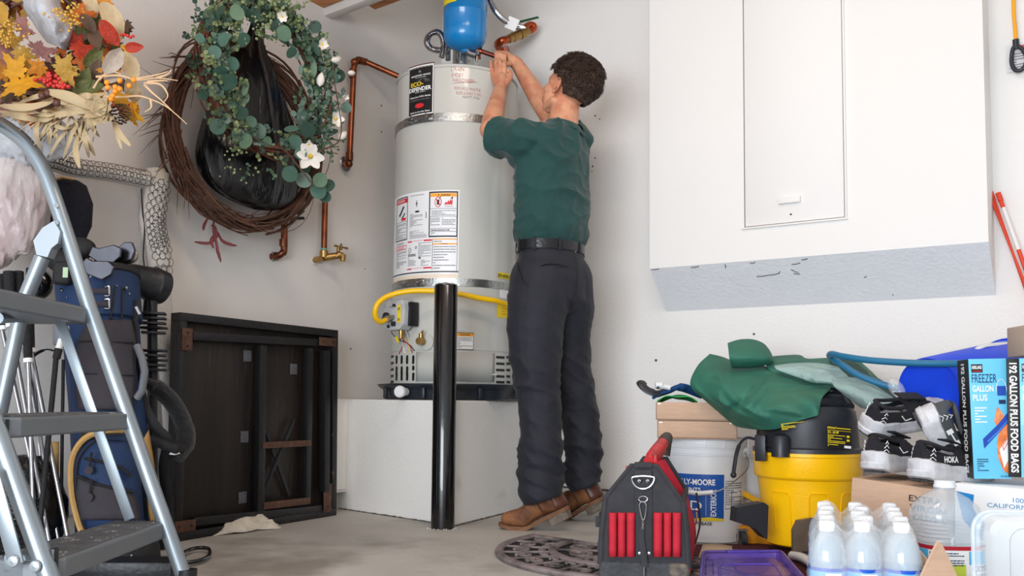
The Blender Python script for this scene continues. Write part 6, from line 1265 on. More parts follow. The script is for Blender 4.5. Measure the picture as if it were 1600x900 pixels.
rp = [TB(*tp_(1005 + 7 * math.cos(a), 779 + (4.5) * math.sin(a)), .012) for a in np.linspace(0, 2 * pi, 16, endpoint=False)]; MB().tube(rp, .002, 6, closed=True).build('small_ring', M_chrome, tbg)
cb = [TB(*tp_(x, y), .016) for x, y in ((1002, 784), (999.5, 790), (1003, 808), (1005.5, 811), (1008, 808), (1010, 790), (1007, 784))]; cr_ = MB().tube(crom([tuple(q) for q in cb], 4, True), .0018, 6, closed=True); cr_.build('carabiner', M_chrome, tbg)
ch_ = MB()
for k in range(4): cxx, cyy = tp_(1005, 813 + 3.4 * k); ch_.tube([TB(cxx + .0028 * math.cos(a) * (1 if k % 2 else .4), cyy + .005 * math.sin(a), .014 + .0025 * math.cos(a) * (0 if k % 2 else 1)) for a in np.linspace(0, 2 * pi, 8, endpoint=False)], .0008, 4, closed=True)
ch_.build('chain', M_chrome, tbg, kind='stuff')
m = MB(); c2 = [TB(*tp_(x, y), z_) for x, y, z_ in ((1003, 822, .010), (1002, 840, .012), (1006, 865, .014), (1008, 885, .016))]; m.tube(c2, .008, 6, flat=.3, hint=nrm); m.build('webbing', M_fabricb, tbg); MB().tube([TB(*tp_(1007, 884), .018), TB(*tp_(1007, 902), .018)], .0025, 6).build('zip_pull', M_chrome, tbg)
for xx in (999.5, 1014.5): a, b = tp_(xx, 864); MB().lathe([(.005, .006), (.004, .009), (.001, .0095)], 10, M=Mtb @ Matrix.Translation((a, b, 0)), cap=False).build('rivet', M_chrome, tbg)
# handle bar
h0, h1 = TB(.01, zap + .012, -.01, .03), P(1042, 686, 2.78); m = MB(); hh_ = P(1014, 722, 2.53); m.tube([hh_, P(1021, 711, 2.58)], .016, 16); m.tube([P(1019, 714, 2.57), P(1028, 702, 2.64), P(1037, 691, 2.72)], [.019, .019, .018], 18); m.build('handle', M_redp, tbg)
m = MB(); m.tube([P(1035, 694, 2.70), P(1040, 687, 2.75), P(1042, 684, 2.80), P(1043, 690, 2.84)], [.0195, .020, .018, .015], 18); m.tube([P(1043, 690, 2.84), P(1040, 712, 2.84)], .014, 12); m.build('handle_grip_end', mat('grip_dark', s2l(72, 62, 58), .7, var=.2, vs=30), tbg)
m = MB(); m.box((0, 0, 0), (.010, .026, .05), axes(P(1022, 716, 2.545), (1, 0, 0), (.3, 0, 1)), bev=.003); m.tube([P(1030, 716, 2.66), P(1037, 702, 2.72)], .008, 8); m.build('handle_bracket', M_redp, tbg)
m = MB(); m.tube(cpts([(938, 800, 2.55), (936, 815, 2.54), (940, 822, 2.53), (934, 860, 2.52)], 4), .006, 6, flat=.5); m.box((0, 0, 0), (.016, .01, .03), xf(P(935, 815, 2.54)), bev=.002); m.build('side_clip', M_fabricb, tbg)
m = MB(); m.tube([P(1087, 796, 2.6), P(1089, 818, 2.6)], .003, 6); m.ball(P(1088, 797, 2.6), .006, 8); m.build('side_zip', M_chrome, tbg)
m = MB().tube(cpts([(1088, 770, 2.66), (1094, 815, 2.64), (1086, 850, 2.6)], 5), .007, 6, flat=.4); m.build('side_webbing', M_fabricb, tbg)
# small red-white bits on the bag's left shoulder
m = MB(); m.box((0, 0, 0), (.018, .012, .022), xf(P(983, 734, 2.62), rz=.3), bev=.003); tag(m.build('red_clip', M_red), 'small red clip resting on the tool bag left shoulder', 'clip')
# ---- doormat
cm = Vector((.44, 2.975, 0)); e1 = Vector((.742, -.67, 0)).normalized(); e2 = Vector((-.67, -.742, 0)).normalized(); Rm = .475
M_mat = mat('rubber_mat', s2l(124, 112, 112), .55, var=.2, vs=30, bump=.4, bs=70, col2=s2l(56, 52, 54), c2s=9, c2t=(.5, .66), bd=.006)
dm = thing('doormat', 'half-round black rubber doormat with scrollwork partly under the tool bag', 'doormat', cm)
def mq(r_, a, z=.009): return cm + e1 * (r_ * math.cos(a)) + e2 * (r_ * math.sin(a)) + up * z
MB().add([mq(Rm - .005, a, .002) for a in np.linspace(0, pi, 40)] + [mq(Rm - .005, a, .0045) for a in np.linspace(0, pi, 40)], [tuple(range(39, -1, -1)), tuple(range(40, 80))] + [(i, i + 1, 41 + i, 40 + i) for i in range(39)]).build('backing', mat('mat_backing', s2l(26, 25, 27), .8), dm, smooth=False)
rt = lambda pts_, w_, nm: MB().tube(pts_, w_, 8, flat=.75, hint=up).build(nm, M_mat, dm)
rt([mq(Rm, a) for a in np.linspace(0, pi, 60)], .014, 'outer_rim'); rt([mq(Rm, pi), mq(Rm * .5, pi), mq(0, 0), mq(Rm, 0)], .012, 'straight_rim'); rt([mq(.30, a) for a in np.linspace(0, pi, 40)], .015, 'inner_arc'); rt([mq(.12, a) for a in np.linspace(0, pi, 24)], .010, 'inner_arc')
for k in range(1, 12):
    a = pi * k / 12; rt([mq(.30, a), mq(Rm, a)], .006, 'radial_bar')
for k in range(12):
    a = pi * (k + .5) / 12
    for s_, rr2, r0 in ((1, .026, .40), ):
        sp_ = [mq(r0 + rr2 * (1 - .7 * t) * math.cos(t * 8.5), a + s_ * rr2 * (1 - .7 * t) * math.sin(t * 8.5) / r0 * 1.35) for t in np.linspace(0, 1, 18)]; rt(sp_, .0065, 'scroll')
    rt([mq(.335 + .010 * math.cos(q_), a + .05 * math.sin(q_)) for q_ in np.linspace(.6, 2 * pi - .6, 10)], .005, 'small_scroll')
for k in range(5):
    a = pi * (k + .5) / 5; rt([mq(.22 + .045 * (1 - .65 * t) * math.cos(t * 8 + 1), a + .045 * (1 - .65 * t) * math.sin(t * 8 + 1) / .22 * 1.3) for t in np.linspace(0, 1, 20)], .0085, 'scroll'); 
    if k: rt([mq(.12, pi * k / 5), mq(.30, pi * k / 5)], .007, 'radial_bar')
# ---- orange cord on the wall at far right
ol_ = thing('hanging_cord', 'orange cord with black looped handle hanging on the right wall', 'cord', PR(1588, 110, .03))
MB().tube([PR(1583, -20, .03), PR(1584, 20, .03), PR(1586, 45, .03), PR(1588, 66, .03)], .0065, 10).build('cord', mat('orange_cord', s2l(246, 166, 18), .5), ol_)
m = MB(); m.tube([PR(1587, 62, .03), PR(1588, 76, .03)], .011, 12); lp = [PR(x, y, .03) for x, y in ((1584, 74), (1581, 86), (1581, 99), (1586, 109), (1594, 110), (1601, 104), (1604, 92), (1600, 80), (1592, 73))]; m.tube(crom([tuple(q) for q in lp], 5, True), .0075, 10, closed=True); m.build('loop_handle', M_vblack, ol_)
f = planefn(PR(1592, 90, .012), UR, up); m = MB(); rect2(m, -.04, -.05, .05, .055, f, 0); lines2(m, -.03, -.04, .02, .02, lambda a, b: f(a, b) + NR * .001, 6, 1); rect2(m, .0, .035, .04, .045, lambda a, b: f(a, b) + NR * .001, 2); m.build('price_card', [mat('card_pale', s2l(224, 224, 228), .4, alpha=.8), M_grayink, M_red], ol_, smooth=False)
# ---- driveway markers leaning at the wall
def marker(x0, y0, x1, y1, off0, off1, cols, label, r_=.0055):
    a = PR(x0, y0, off0); b = PR(x1, y1, off1); t0 = thing('driveway_marker', label, 'pole', base(b), 'driveway markers at the right wall'); dirn = (b - a).normalized(); end = a + dirn * ((a.z - .01) / max(1e-3, -dirn.z)); Lt = (end - a).length; L = (b - a).length
    s = 0
    for (f_, m_, nm) in cols:
        e = Lt if f_ is None else L * f_; MB().tube([a + dirn * s, a + dirn * e], r_, 10).build(nm, m_, t0); s = e
    MB().tube([a - dirn * .004, a + dirn * .03], r_ * 1.25, 10).build('tip_cap', cols[0][1], t0)
M_ro = mat('marker_red', s2l(222, 66, 40), .4); M_wm = mat('marker_white', s2l(232, 228, 226), .4)
marker(1560, 303, 1604, 425, .03, .05, [(.18, M_ro, 'red_band'), (.72, M_wm, 'white_band'), (None, M_ro, 'red_band')], 'red and white banded driveway marker, its right most pole', .0075)
marker(1550, 301, 1603, 455, .02, .035, [(1.0, M_ro, 'rod'), (None, M_ro, 'rod')], 'plain red marker rod, tallest of the leaning ones', .0045)
marker(1551, 316, 1600, 440, .03, .05, [(1.0, M_ro, 'rod'), (None, M_ro, 'rod')], 'plain red marker rod in front, slightly shorter', .0045)
# ================================================================ left side: table, playpen, golf bag, ladder
M_tbl = mat('black_stained_wood', s2l(26, 21, 19), .5, var=.3, vs=12, bump=.25, bs=40, stretch=(1, 1, .15), col2=s2l(40, 30, 24), c2s=7, c2t=(.45, .75))
M_tblf = mat('black_frame_wood', s2l(24, 23, 25), .45, var=.2, vs=20, bump=.15, bs=60, col2=s2l(92, 70, 50), c2s=18, c2t=(.7, .76))
M_rust = mat('rusty_steel', s2l(94, 66, 54), .6, .4, var=.3, vs=50, bump=.2, bs=80)
M_felt = mat('grey_felt', s2l(88, 90, 96), .95, bump=.4, bs=120)
TBL, TBR = Pz(272, 847, 0), Pz(524, 805, 0); tx_ = (TBR - TBL).normalized(); tn = up.cross(tx_); tn = tn if tn.dot(NL) > 0 else -tn; tn.normalize(); LT = .015; ty_ = (up * .80 - tn * LT).normalized(); tnn = tx_.cross(ty_); tnn = tnn if tnn.dot(tn) > 0 else -tnn
tbl = thing('folding_table', 'black square folding table stood on edge against the left wall', 'table', (TBL + TBR) / 2)
Mtl = Matrix.Translation(TBL) @ Matrix((tx_, ty_, tnn)).transposed().to_4x4(); TW = (TBR - TBL).length; TH = (P(527, 519, TBR.y + .07) - TBR).length
def tq(px, py, off=0): q = Ppl(px, py, TBL + tnn * off, tnn); l = Mtl.inverted() @ q; return l.x, l.y
sgt = 1 if Mtl.to_3x3().determinant() > 0 else -1
def tbox(cx, cy, cz, w_, h_, t_, nm, m_, bev=.002): return MB().box((cx, cy, cz), (w_, h_, t_), Mtl, bev=bev).build(nm, m_, tbl)
tbox(TW / 2, TH / 2, -.035, TW - .01, TH - .01, .012, 'table_top', M_tbl)
fw = .030
tbox(TW / 2, TH - fw / 2, -.018, TW, fw, .05, 'frame_rail', M_tblf); tbox(TW / 2, fw / 2, -.018, TW, fw, .05, 'frame_rail', M_tblf); tbox(fw / 2, TH / 2, -.018, fw, TH - 2 * fw, .05, 'frame_rail', M_tblf); tbox(TW - fw / 2, TH / 2, -.018, fw, TH - 2 * fw, .05, 'frame_rail', M_tblf)
def tbar(p0, p1, wpx, nm, m_, z0=-.02, t_=.018):
    a, b = tq(*p0), tq(*p1); L = math.hypot(b[0] - a[0], b[1] - a[1]); an = math.atan2(b[1] - a[1], b[0] - a[0]); w_ = wpx * 3.5 / 1400 * (1.3 if abs(math.sin(an)) > .7 else 1.0)
    return MB().box((0, 0, 0), (L, w_, t_), Mtl @ Matrix.Translation(((a[0] + b[0]) / 2, (a[1] + b[1]) / 2, z0 + t_ / 2)) @ Matrix.Rotation(an, 4, 'Z'), bev=.0015).build(nm, m_, tbl)
tbar((300, 525), (495, 535.5), 12, 'top_bar', M_tblf, -.015, .022); tbar((302, 815), (501, 795), 12, 'bottom_bar', M_tblf, -.015, .022)
tbar((409, 540), (404.5, 799), 11, 'folded_leg', M_tblf, -.018, .03); tbar((483, 544), (478.5, 784), 9, 'folded_leg', M_tblf, -.018, .03); tbar((508, 548), (507, 768), 10, 'folded_leg', M_tblf, -.018, .034); tbar((286, 525), (279, 809), 12, 'folded_leg', M_tblf, -.02, .02)
tbar((415, 661), (456, 776), 5, 'cross_brace', M_tblf, -.018, .008); tbar((462, 655), (415, 768), 5, 'cross_brace', M_tblf, -.012, .008)
tbar((406.5, 696), (482.6, 692), 10, 'steel_rail', M_rust, .006, .01); tbar((408.6, 790.5), (480.6, 782), 11, 'steel_rail', M_rust, .006, .01)
for (x0, y0, x1, y1) in ((281, 513, 297.5, 548), (496, 528, 522, 541), (503, 756, 515, 800), (269, 813, 302, 831)):
    a = tq(x0, (y0 + y1) / 2); b = tq(x1, (y0 + y1) / 2); c_ = tq((x0 + x1) / 2, y0); d_ = tq((x0 + x1) / 2, y1); w_, h_ = abs(b[0] - a[0]), abs(c_[1] - d_[1]); o = tbox((a[0] + b[0]) / 2, (c_[1] + d_[1]) / 2, .010, w_, h_, .004, 'corner_bracket', M_rust, .001)
    for s_ in (-.3, .3): MB().tube([Mtl @ Vector(((a[0] + b[0]) / 2 + (w_ * s_ if w_ > h_ else 0), (c_[1] + d_[1]) / 2 + (h_ * s_ if h_ >= w_ else 0), z_)) for z_ in (.012, .0145)], .004, 8).build('screw', M_tblf, o)
for (x, y) in ((394.6, 556), (466.6, 576.6), (390, 682.7), (387, 778)): a = tq(x, y); tbox(a[0], a[1], -.027, .040, .044, .006, 'felt_pad', M_felt, .002)
# chips and dust specks on the frame
# rag on the floor
rag = MB(); rc_ = [Pz(333, 838, 0), Pz(350, 818, 0), Pz(428, 812, 0), Pz(440, 826, 0)]
def ragf(u, v):
    p = rc_[0].lerp(rc_[3], u).lerp(rc_[1].lerp(rc_[2], u), v); h_ = .012 + .045 * max(0, math.sin(pi * min(1, u * 1.1))) * math.sin(pi * min(1, v + .15)) * (1 + .5 * nz3(p, 14)) + .02 * max(0, nz3(p, 25)); e = min(u, 1 - u, v, 1 - v)
    return p + up * h_ * min(1, e * 7 + .15) + Vector((nz3(p, 12, 4), nz3(p, 12, 5), 0)) * .02
rag.grid(ragf, 30, 18); tag(rag.build('rag', mat('dirty_rag', s2l(206, 198, 184), .9, var=.12, vs=14, bump=.5, bs=60, col2=s2l(150, 128, 100), c2s=9, c2t=(.6, .75)), solid=.003), 'crumpled dirty white rag on the floor at the table foot', 'rag')
# ---- playpen against the wall
M_mesh = mat('grey_mesh_net', s2l(214, 212, 212), .8, alpha=.5, bump=.8, bs=400, bd=.004)
M_cream = mat('cream_fabric', s2l(208, 204, 198), .85, var=.05, bump=.4, bs=200)
M_ringp = mat('print_dark_grey', s2l(48, 46, 48), .8); M_knob = mat('cream_plastic', s2l(196, 188, 172), .45)
pp_ = thing('playpen', 'mesh-sided playpen with cream ring-patterned edging leaning on the left wall', 'playpen', base(PL(150, 700, .12)))
OF = .10
def pq(px, py, o=0): return PL(px, py, OF + o)
tpt = crom([tuple(pq(*q)) for q in ((-60, 235), (20, 245), (75, 252), (110, 262), (170, 270), (226, 281))], 6)
m = MB(); m.tube(tpt, .036, 16, flat=.8); m.build('top_rail', M_cream, pp_)
st_ = crom([tuple(pq(*q)) for q in ((247, 268), (243, 300), (236, 340), (240, 370), (247, 400), (254, 480), (262, 560), (272, 700), (278, 830))], 6)
m = MB(); w_ = lambda i: .038
m.tube(st_, [.045 if i < 26 else .038 for i in range(len(st_))], 16, flat=.6, hint=NL); m.build('corner_post_cover', M_cream, pp_)
kn = MB(); a = pq(246, 291, .0); b = pq(246, 264, .0); kn.tube([a, a.lerp(b, .35), a.lerp(b, .36), a.lerp(b, .75), a.lerp(b, .76), b], [.022, .022, .03, .032, .03, .027], 20); kn.tube([pq(229, 274), pq(244, 277)], .014, 12); kn.ball(pq(227, 273, .02), .013, 10); kn.build('corner_knob', M_knob, pp_)
# printed rings
pr = MB()
def ring_on(c, ex, ey, n_, r1, r2): pr.tube([c + ex * (r1 * math.cos(a)) + ey * (r2 * math.sin(a)) + n_ * (.0 - .5 * ((r2 * math.sin(a)) ** 2) / .036) for a in np.linspace(0, 2 * pi, 14, endpoint=False)], .0011, 3, closed=True)
L_ = len(tpt); 
for i in range(1, L_ - 1, 1):
    if i % 1: continue
    a = Vector(tpt[i]); t_ = (Vector(tpt[i + 1]) - Vector(tpt[i - 1])).normalized(); e2_ = NL.cross(t_); 
    for k in (-1, 0, 1): 
        for s_ in (0,):
            p = a.lerp(Vector(tpt[i + 1]), s_); yy_ = k * .017 + (.008 if s_ else 0); ring_on(p + e2_ * yy_ + NL * (.0365 * math.sqrt(max(.1, 1 - (yy_ / .029) ** 2)) + .001), t_, e2_, NL, .021, .0105)
for i in range(4, 27):
    a = Vector(st_[i]); t_ = (Vector(st_[i + 1]) - Vector(st_[i - 1])).normalized(); e2_ = NL.cross(t_)
    for k in (-1, 0, 1): yy_ = k * .026 + (.013 if i % 2 else 0); ring_on(a + e2_ * yy_ + NL * (.0275 * math.sqrt(max(.1, 1 - (yy_ / .045) ** 2)) + .0015), t_, e2_, NL, .015, .013)
pr.build('printed_rings', M_ringp, pp_, kind='stuff')
m = MB(); m.grid(lambda u, v: pq(-60 + (238 - -60) * u + 14 * v * u, (260 + 25 * u) + (820 - 260) * v, -.012 + .006 * math.sin(u * 14) * math.sin(v * 9)), 20, 16); m.build('mesh_side', M_mesh, pp_)
m = MB(); m.tube(crom([tuple(pq(*q, .012)) for q in ((221, 295), (223, 330), (226, 360), (224, 400), (228, 430))], 5), .003, 5); m.build('mesh_seam', M_ringp, pp_)
# ---- golf bag
M_gblue = mat('bag_blue_nylon', s2l(20, 46, 84), .7, var=.12, vs=20, bump=.35, bs=180, bd=.004); M_ggrey = mat('bag_grey_pad', s2l(58, 54, 60), .9, var=.1, bump=.5, bs=260, bd=.004)
M_gtan = mat('bag_tan_panel', s2l(186, 146, 88), .8, var=.1, vs=10, bump=.2, bs=60, col2=s2l(170, 122, 60), c2s=6, c2t=(.6, .8)); M_gblk = mat('bag_black_trim', s2l(26, 25, 28), .7, bump=.2, bs=120)
gb0, gb1 = P(188, 885, 2.66), P(152, 432, 2.78); gb0.z = .0; GR = .118
gb = thing('golf_bag', 'blue, tan and grey golf bag standing behind the step ladder', 'golf bag', gb0)
gax = (gb1 - gb0); GL = gax.length; Mg_ = xf(gb0, az=gax, ay=(0, 1, 0))
MB().lathe([(.10, .0), (.112, .005), (.112, .05), (.108, .06)], 36, M=Mg_).build('base_cup', M_gblk, gb)
MB().lathe([(.108, .05), (.112, .12), (.108, .3), (.106, .5), (.110, GL - .16), (.114, GL - .15)], 40, M=Mg_, cap=False).build('bag_body', M_gblue, gb)
MB().lathe([(.114, GL - .16), (.120, GL - .155), (.121, GL - .02), (.118, GL - .01)], 40, M=Mg_, cap=False).build('top_cuff', M_gblue, gb)
m = MB(); m.lathe([(.117, GL - .018), (.125, GL - .012), (.125, GL + .004), (.117, GL + .010), (.108, GL + .004), (.104, GL - .02)], 40, M=Mg_, cap=False); m.lathe([(.104, GL - .03), (.001, GL - .03)], 24, M=Mg_, cap=False); m.build('top_rim', M_gblk, gb)
def BG(px, py, off=0, d0=2.6):
    d = d0
    for _ in range(6):
        p = P(px, py, d); t = max(0, min(1, (p.z - gb0.z) / gax.z)); c_ = gb0 + gax * t; r_ = .116 + off; dx = max(-r_ * .98, min(r_ * .98, p.x - c_.x)); d = c_.y - math.sqrt(r_ * r_ - dx * dx)
    return P(px, py, d)
def gpatch(cols, off, nu, nv, nm, m_, bulge=0, par=None, solid=.003):
    """cols: left edge pixel polyline and right edge pixel polyline, top to bottom"""
    Lp = crom([(x, y, 0) for x, y in cols[0]], nv); Rp = crom([(x, y, 0) for x, y in cols[1]], nv); n = min(len(Lp), len(Rp)); mb = MB()
    def f(u, v):
        i = int(round(v * (n - 1))); a, b = Lp[i], Rp[i]; return BG(a[0] + (b[0] - a[0]) * u, a[1] + (b[1] - a[1]) * u, off + bulge * math.sin(pi * u) ** .6 * math.sin(pi * min(1, max(0, v))) ** .5)
    mb.grid(f, nu, n); return mb.build(nm, m_, par or gb, solid=solid)
gpatch((((140, 500), (122, 535), (118, 600), (122, 640)), ((205, 500), (212, 535), (212, 600), (208, 640))), .012, 12, 6, 'back_pad', M_ggrey, .012)
for y in (534, 585): MB().tube([BG(x, y + (x - 165) * .03, .023) for x in (121, 150, 180, 209)], .003, 6).build('pad_seam', M_gblk, gb)
gpatch((((78, 690), (74, 740), (76, 800), (82, 832)), ((92, 690), (92, 740), (93, 800), (93, 832))), .004, 4, 6, 'tan_side_panel', M_gtan, .005)
gpatch((((222, 690), (228, 740), (232, 800), (236, 815)), ((232, 672), (242, 740), (243, 800), (242, 815))), .010, 4, 6, 'tan_side_panel', M_gtan, .01)
pk = gpatch((((140, 686), (114, 720), (116, 780), (128, 826)), ((200, 690), (216, 720), (222, 780), (226, 826))), .025, 14, 8, 'front_pocket', M_gblue, .035)
m = MB(); m.tube([BG(*q, .034) for q in [(x, y) for x, y, _ in crom([(196, 672, 0), (160, 674, 0), (130, 688, 0), (113, 720, 0), (113, 770, 0), (122, 812, 0), (128, 830, 0)], 6)]], .014, 8, flat=.7); m.build('tan_piping', M_gtan, pk)
m = MB(); m.tube([BG(*q, .05) for q in [(x, y) for x, y, _ in crom([(192, 680, 0), (163, 682, 0), (138, 696, 0), (121, 724, 0), (120, 770, 0), (130, 822, 0)], 6)]], .003, 6); m.build('dark_piping', M_gblk, pk)
gpatch((((122, 748), (121, 775), (128, 812)), ((208, 770), (214, 785), (220, 812))), .056, 12, 6, 'mesh_pocket', M_ggrey, .014, pk)
for pp2 in (((132, 716), (160, 722), (188, 730), (205, 745)), ((122, 744), (150, 756), (180, 764), (208, 768))): MB().tube([BG(*q, .063) for q in pp2], .007, 8, flat=.6).build('zipper', M_gblk, pk)
for x, y in ((140, 735), (140, 777)): 
    q = BG(x, y, .075); MB().tube([q, q + Vector((0, -.006, 0))], .0115, 16).build('zip_disc', M_ggrey, pk); MB().tube([q + up * .008, q + Vector((.003, 0, .05))], .0035, 6).build('zip_cord', M_gblk, pk)
m = MB(); m.tube([BG(*q, .03) for q in ((132, 676), (118, 700), (109, 735))], .007, 8); m.build('side_zipper', M_gblk, gb)
for y in (455, 475):
    m = MB(); m.tube([BG(x, y + (x - 165) * .02, .012) for x in (128, 150, 172)], .008, 6, flat=.3, hint=(0, -1, 0)); m.build('buckle_strap', M_ggrey, gb)
    MB().tube(crom([tuple(BG(x, yy, .014)) for x, yy in ((163, y - 7), (170, y - 7), (171, y), (170, y + 7), (163, y + 7))], 3), .0028, 6).build('strap_ring', M_chrome, gb)
for x, y in ((96, 453), (104, 465), (182, 447), (197, 450), (202, 459)): q = BG(x, y, .008); MB().ball(q, .006 if x in (96, 197) else .0035, 8).build('snap_rivet', M_chrome, gb)
m = MB(); m.tube([BG(x, y, .008) for x, y in ((180, 446), (176, 480), (172, 498), (190, 502), (191, 470), (192, 450))], .003, 5); m.build('cuff_seam', M_gblk, gb)
MB().box((0, 0, 0), (.05, .02, .06), xf(BG(97, 524, .004)), bev=.006).build('hex_bracket', mat('bracket_grey', s2l(150, 156, 166), .4, .4), gb)
m = MB(); m.tube([P(96, 530, 2.58), P(88, 556, 2.57)], .009, 10); m.build('leg_collar', M_white, gb)
m = MB(); m.tube([P(92, 545, 2.575), P(88, 560, 2.57)], .011, 10); m.tube([P(88, 556, 2.57), P(62, 825, 2.48)], .0075, 10); m.build('stand_leg', M_gblk, gb); MB().tube([P(99, 562, 2.62), P(95, 830, 2.58)], .005, 8).build('stand_leg', M_gblk, gb)
for x, y in ((163, 876), (173, 873), (205, 868)): MB().ball(BG(x, y, .0), .004, 8).build('snap_rivet', M_chrome, gb)
m = MB(); m.tube([BG(214, 540, .03), BG(222, 560, .045), BG(226, 580, .05), BG(222, 610, .04), BG(214, 622, .02)], .011, 10); m.build('carry_handle', mat('handle_grey', s2l(110, 114, 122), .5), gb)
M_head = mat('club_steel', s2l(84, 84, 90), .3, 1, var=.1, vs=40)
# club heads standing in the bag
def club(px, py, d, kind, lab_, sx=1, ang=0):
    t = thing('golf_club', lab_, 'golf club', P(px, py, d), 'golf clubs in the blue bag'); h0 = P(px, py, d)
    foot = gb0.lerp(gb1, .75) + Vector(((h0.x - gb1.x) * .5, (h0.y - gb1.y) * .5, 0)); MB().tube([foot, h0 - up * .02], .0055, 8).build('shaft', M_chrome, t)
    if kind == 'iron':
        m = MB(); bl = [(-.008, -.02), (.02, -.026), (.055, -.018), (.066, .004), (.060, .024), (.040, .026), (.010, .006), (-.008, .004)]; m.prism(bl, .012, 0, xf(h0, rot=Matrix.Rotation(ang, 3, 'Y') @ Matrix.Rotation(pi / 2, 3, 'X')) @ Matrix.Diagonal((sx * 1.25, 1.3, 1, 1)))
        o = m.build('club_head', M_head, t, smooth=False); b_ = o.modifiers.new('b', 'BEVEL'); b_.width = .003; b_.segments = 2; MB().tube([h0 - up * .03, h0 + Vector((.004 * sx, 0, .0))], .008, 10).build('hosel', M_head, t)
    elif kind == 'wedge':
        m = MB(); m.ball(h0 + Vector((.02, 0, .005)), .034, 20, sc_=(1, .3, .78)); m.build('club_head', mat('brushed_head', s2l(130, 124, 116), .35, .9), t)
    else:
        m = MB(); m.ball(h0, .04, 20, sc_=(1.15, .8, .85)); m.map(lambda q: q + Vector((.002 * nz3(q, 40), 0, .002 * nz3(q, 30)))); m.build('head_cover', M_gblk, t)
club(150, 390, 2.72, 'iron', 'chrome iron head highest of those in the blue bag', 1, .35); club(140, 408, 2.66, 'iron', 'chrome iron head lying low at the rim of the blue bag', 1, .6); club(172, 398, 2.76, 'iron', 'chrome iron head in the middle of the rim', 1, -.1)
club(190, 402, 2.78, 'wedge', 'dull round wedge head rightmost in the blue bag'); club(96, 408, 2.68, 'cover', 'club in small black head cover left in the blue bag'); club(126, 388, 2.74, 'cover', 'club in black head cover behind the ladder rail')
m = MB(); m.box((0, 0, 0), (.05, .04, .07), xf(P(98, 427, 2.64), rz=.2), bev=.012, seg=2); m.box((.013, -.021, 0), (.014, .002, .03), xf(P(98, 427, 2.64), rz=.2), mi=1); tag(m.build('putter_cover', [M_gblk, mat('pale_green_mark', s2l(170, 196, 160), .5)]), 'black putter cover with white and green mark at the bag rim', 'head cover')
# navy head cover hanging above
nv = MB(); rows = [(108, 283, .035), (108, 292, .052), (113, 320, .062), (112, 350, .060), (110, 372, .046), (112, 398, .048), (116, 420, .045), (118, 438, .03)]
rp_ = [(P(x, y, 2.86), r_) for x, y, r_ in rows]; nv.tube([q for q, _ in rp_], [r_ for _, r_ in rp_], 20); nv.map(lambda q: q + Vector((nz3(q, 14), nz3(q, 14, 2), 0)) * .012)
no_ = nv.build('golf_head_cover', mat('navy_knit', s2l(14, 15, 28), .95, bump=.6, bs=120)); tag(no_, 'tall dark navy knitted head cover standing over the golf bag', 'head cover')
m = MB(); q = P(100, 281, 2.81); m.tube([q + Vector((-.03, 0, 0)), q + Vector((.0, -.008, .006)), q + Vector((.03, 0, .002))], .006, 6, flat=.5); m.build('gold_trim', M_gtan, no_)
# ---- black folded cart
fc2 = thing('golf_cart', 'folded black push cart with clamps beside the golf bag', 'push cart', base(P(245, 860, 2.85)))
MB().tube([P(178, 428, 2.78), P(205, 435, 2.86), P(236, 444, 2.92), P(237, 444, 2.92), P(254, 450, 2.96), P(257, 451, 2.96)], [.036, .048, .056, .059, .056, .045], 24).build('motor_tube', M_blackp, fc2)
MB().tube([P(238, 462, 2.92), P(238, 640, 2.92), P(240, 872, 2.86)], .016, 12).build('post', M_blackp, fc2)
MB().tube([P(232, 462, 2.93), P(228, 500, 2.93)], .013, 10).build('short_post', M_blackp, fc2)
for y0 in (490, 548):
    for k in range(5): MB().box((0, 0, 0), (.075, .05, .008), xf(P(240, y0 + k * 7.5, 2.90), rz=R.uniform(-.4, .4)), bev=.002).build('clamp_tooth', M_blackp, fc2)
MB().tube(cpts([(228, 598, 2.8), (250, 610, 2.82), (270, 630, 2.84), (286, 660, 2.84), (290, 690, 2.83), (276, 712, 2.8)], 6), [.03] * 4 + [.045] * 16 + [.05] * 6 + [.045] * 5, 14, flat=.6).build('padded_strap', mat('black_padding', s2l(22, 22, 26), .95, bump=.4, bs=80, sheen=.2), fc2)
m = MB(); m.tube(cpts([(216, 600, 2.74), (228, 640, 2.74), (246, 670, 2.74), (262, 690, 2.75), (256, 730, 2.78), (262, 780, 2.82), (266, 830, 2.84)], 6), .016, 8, flat=.35, hint=(0, -1, 0)); m.tube(cpts([(214, 470, 2.74), (210, 520, 2.72), (218, 570, 2.72), (222, 620, 2.72)], 5), .010, 6, flat=.4, hint=(0, -1, 0)); m.build('webbing_strap', M_gblk, fc2)
m = MB(); m.box((0, 0, 0), (.10, .03, .08), axes(P(262, 694, 2.76), (1, 0, -.35), (0, 0, 1)), bev=.010); m.build('logo_pad', M_gblk, fc2)
hz_ = [(255, 703), (262, 698), (266, 703), (274, 701), (279, 697), (282, 699), (278, 704), (281, 709), (272, 711), (264, 710), (267, 706), (261, 704)]
pf_ = P(262, 700, 2.735); m = MB(); n = Vector((0, -1, 0)); v = [Ppl(x, y, pf_, n) for x, y in hz_]; m.add(v + [q + Vector((0, .002, 0)) for q in v], [tuple(range(len(v))), tuple(range(2 * len(v) - 1, len(v) - 1, -1))]); m.build('white_logo', M_white, fc2, smooth=False)
MB().tube([P(212, 480, 2.70), P(218, 492, 2.70)], .006, 8).build('chrome_clip', M_chrome, fc2)
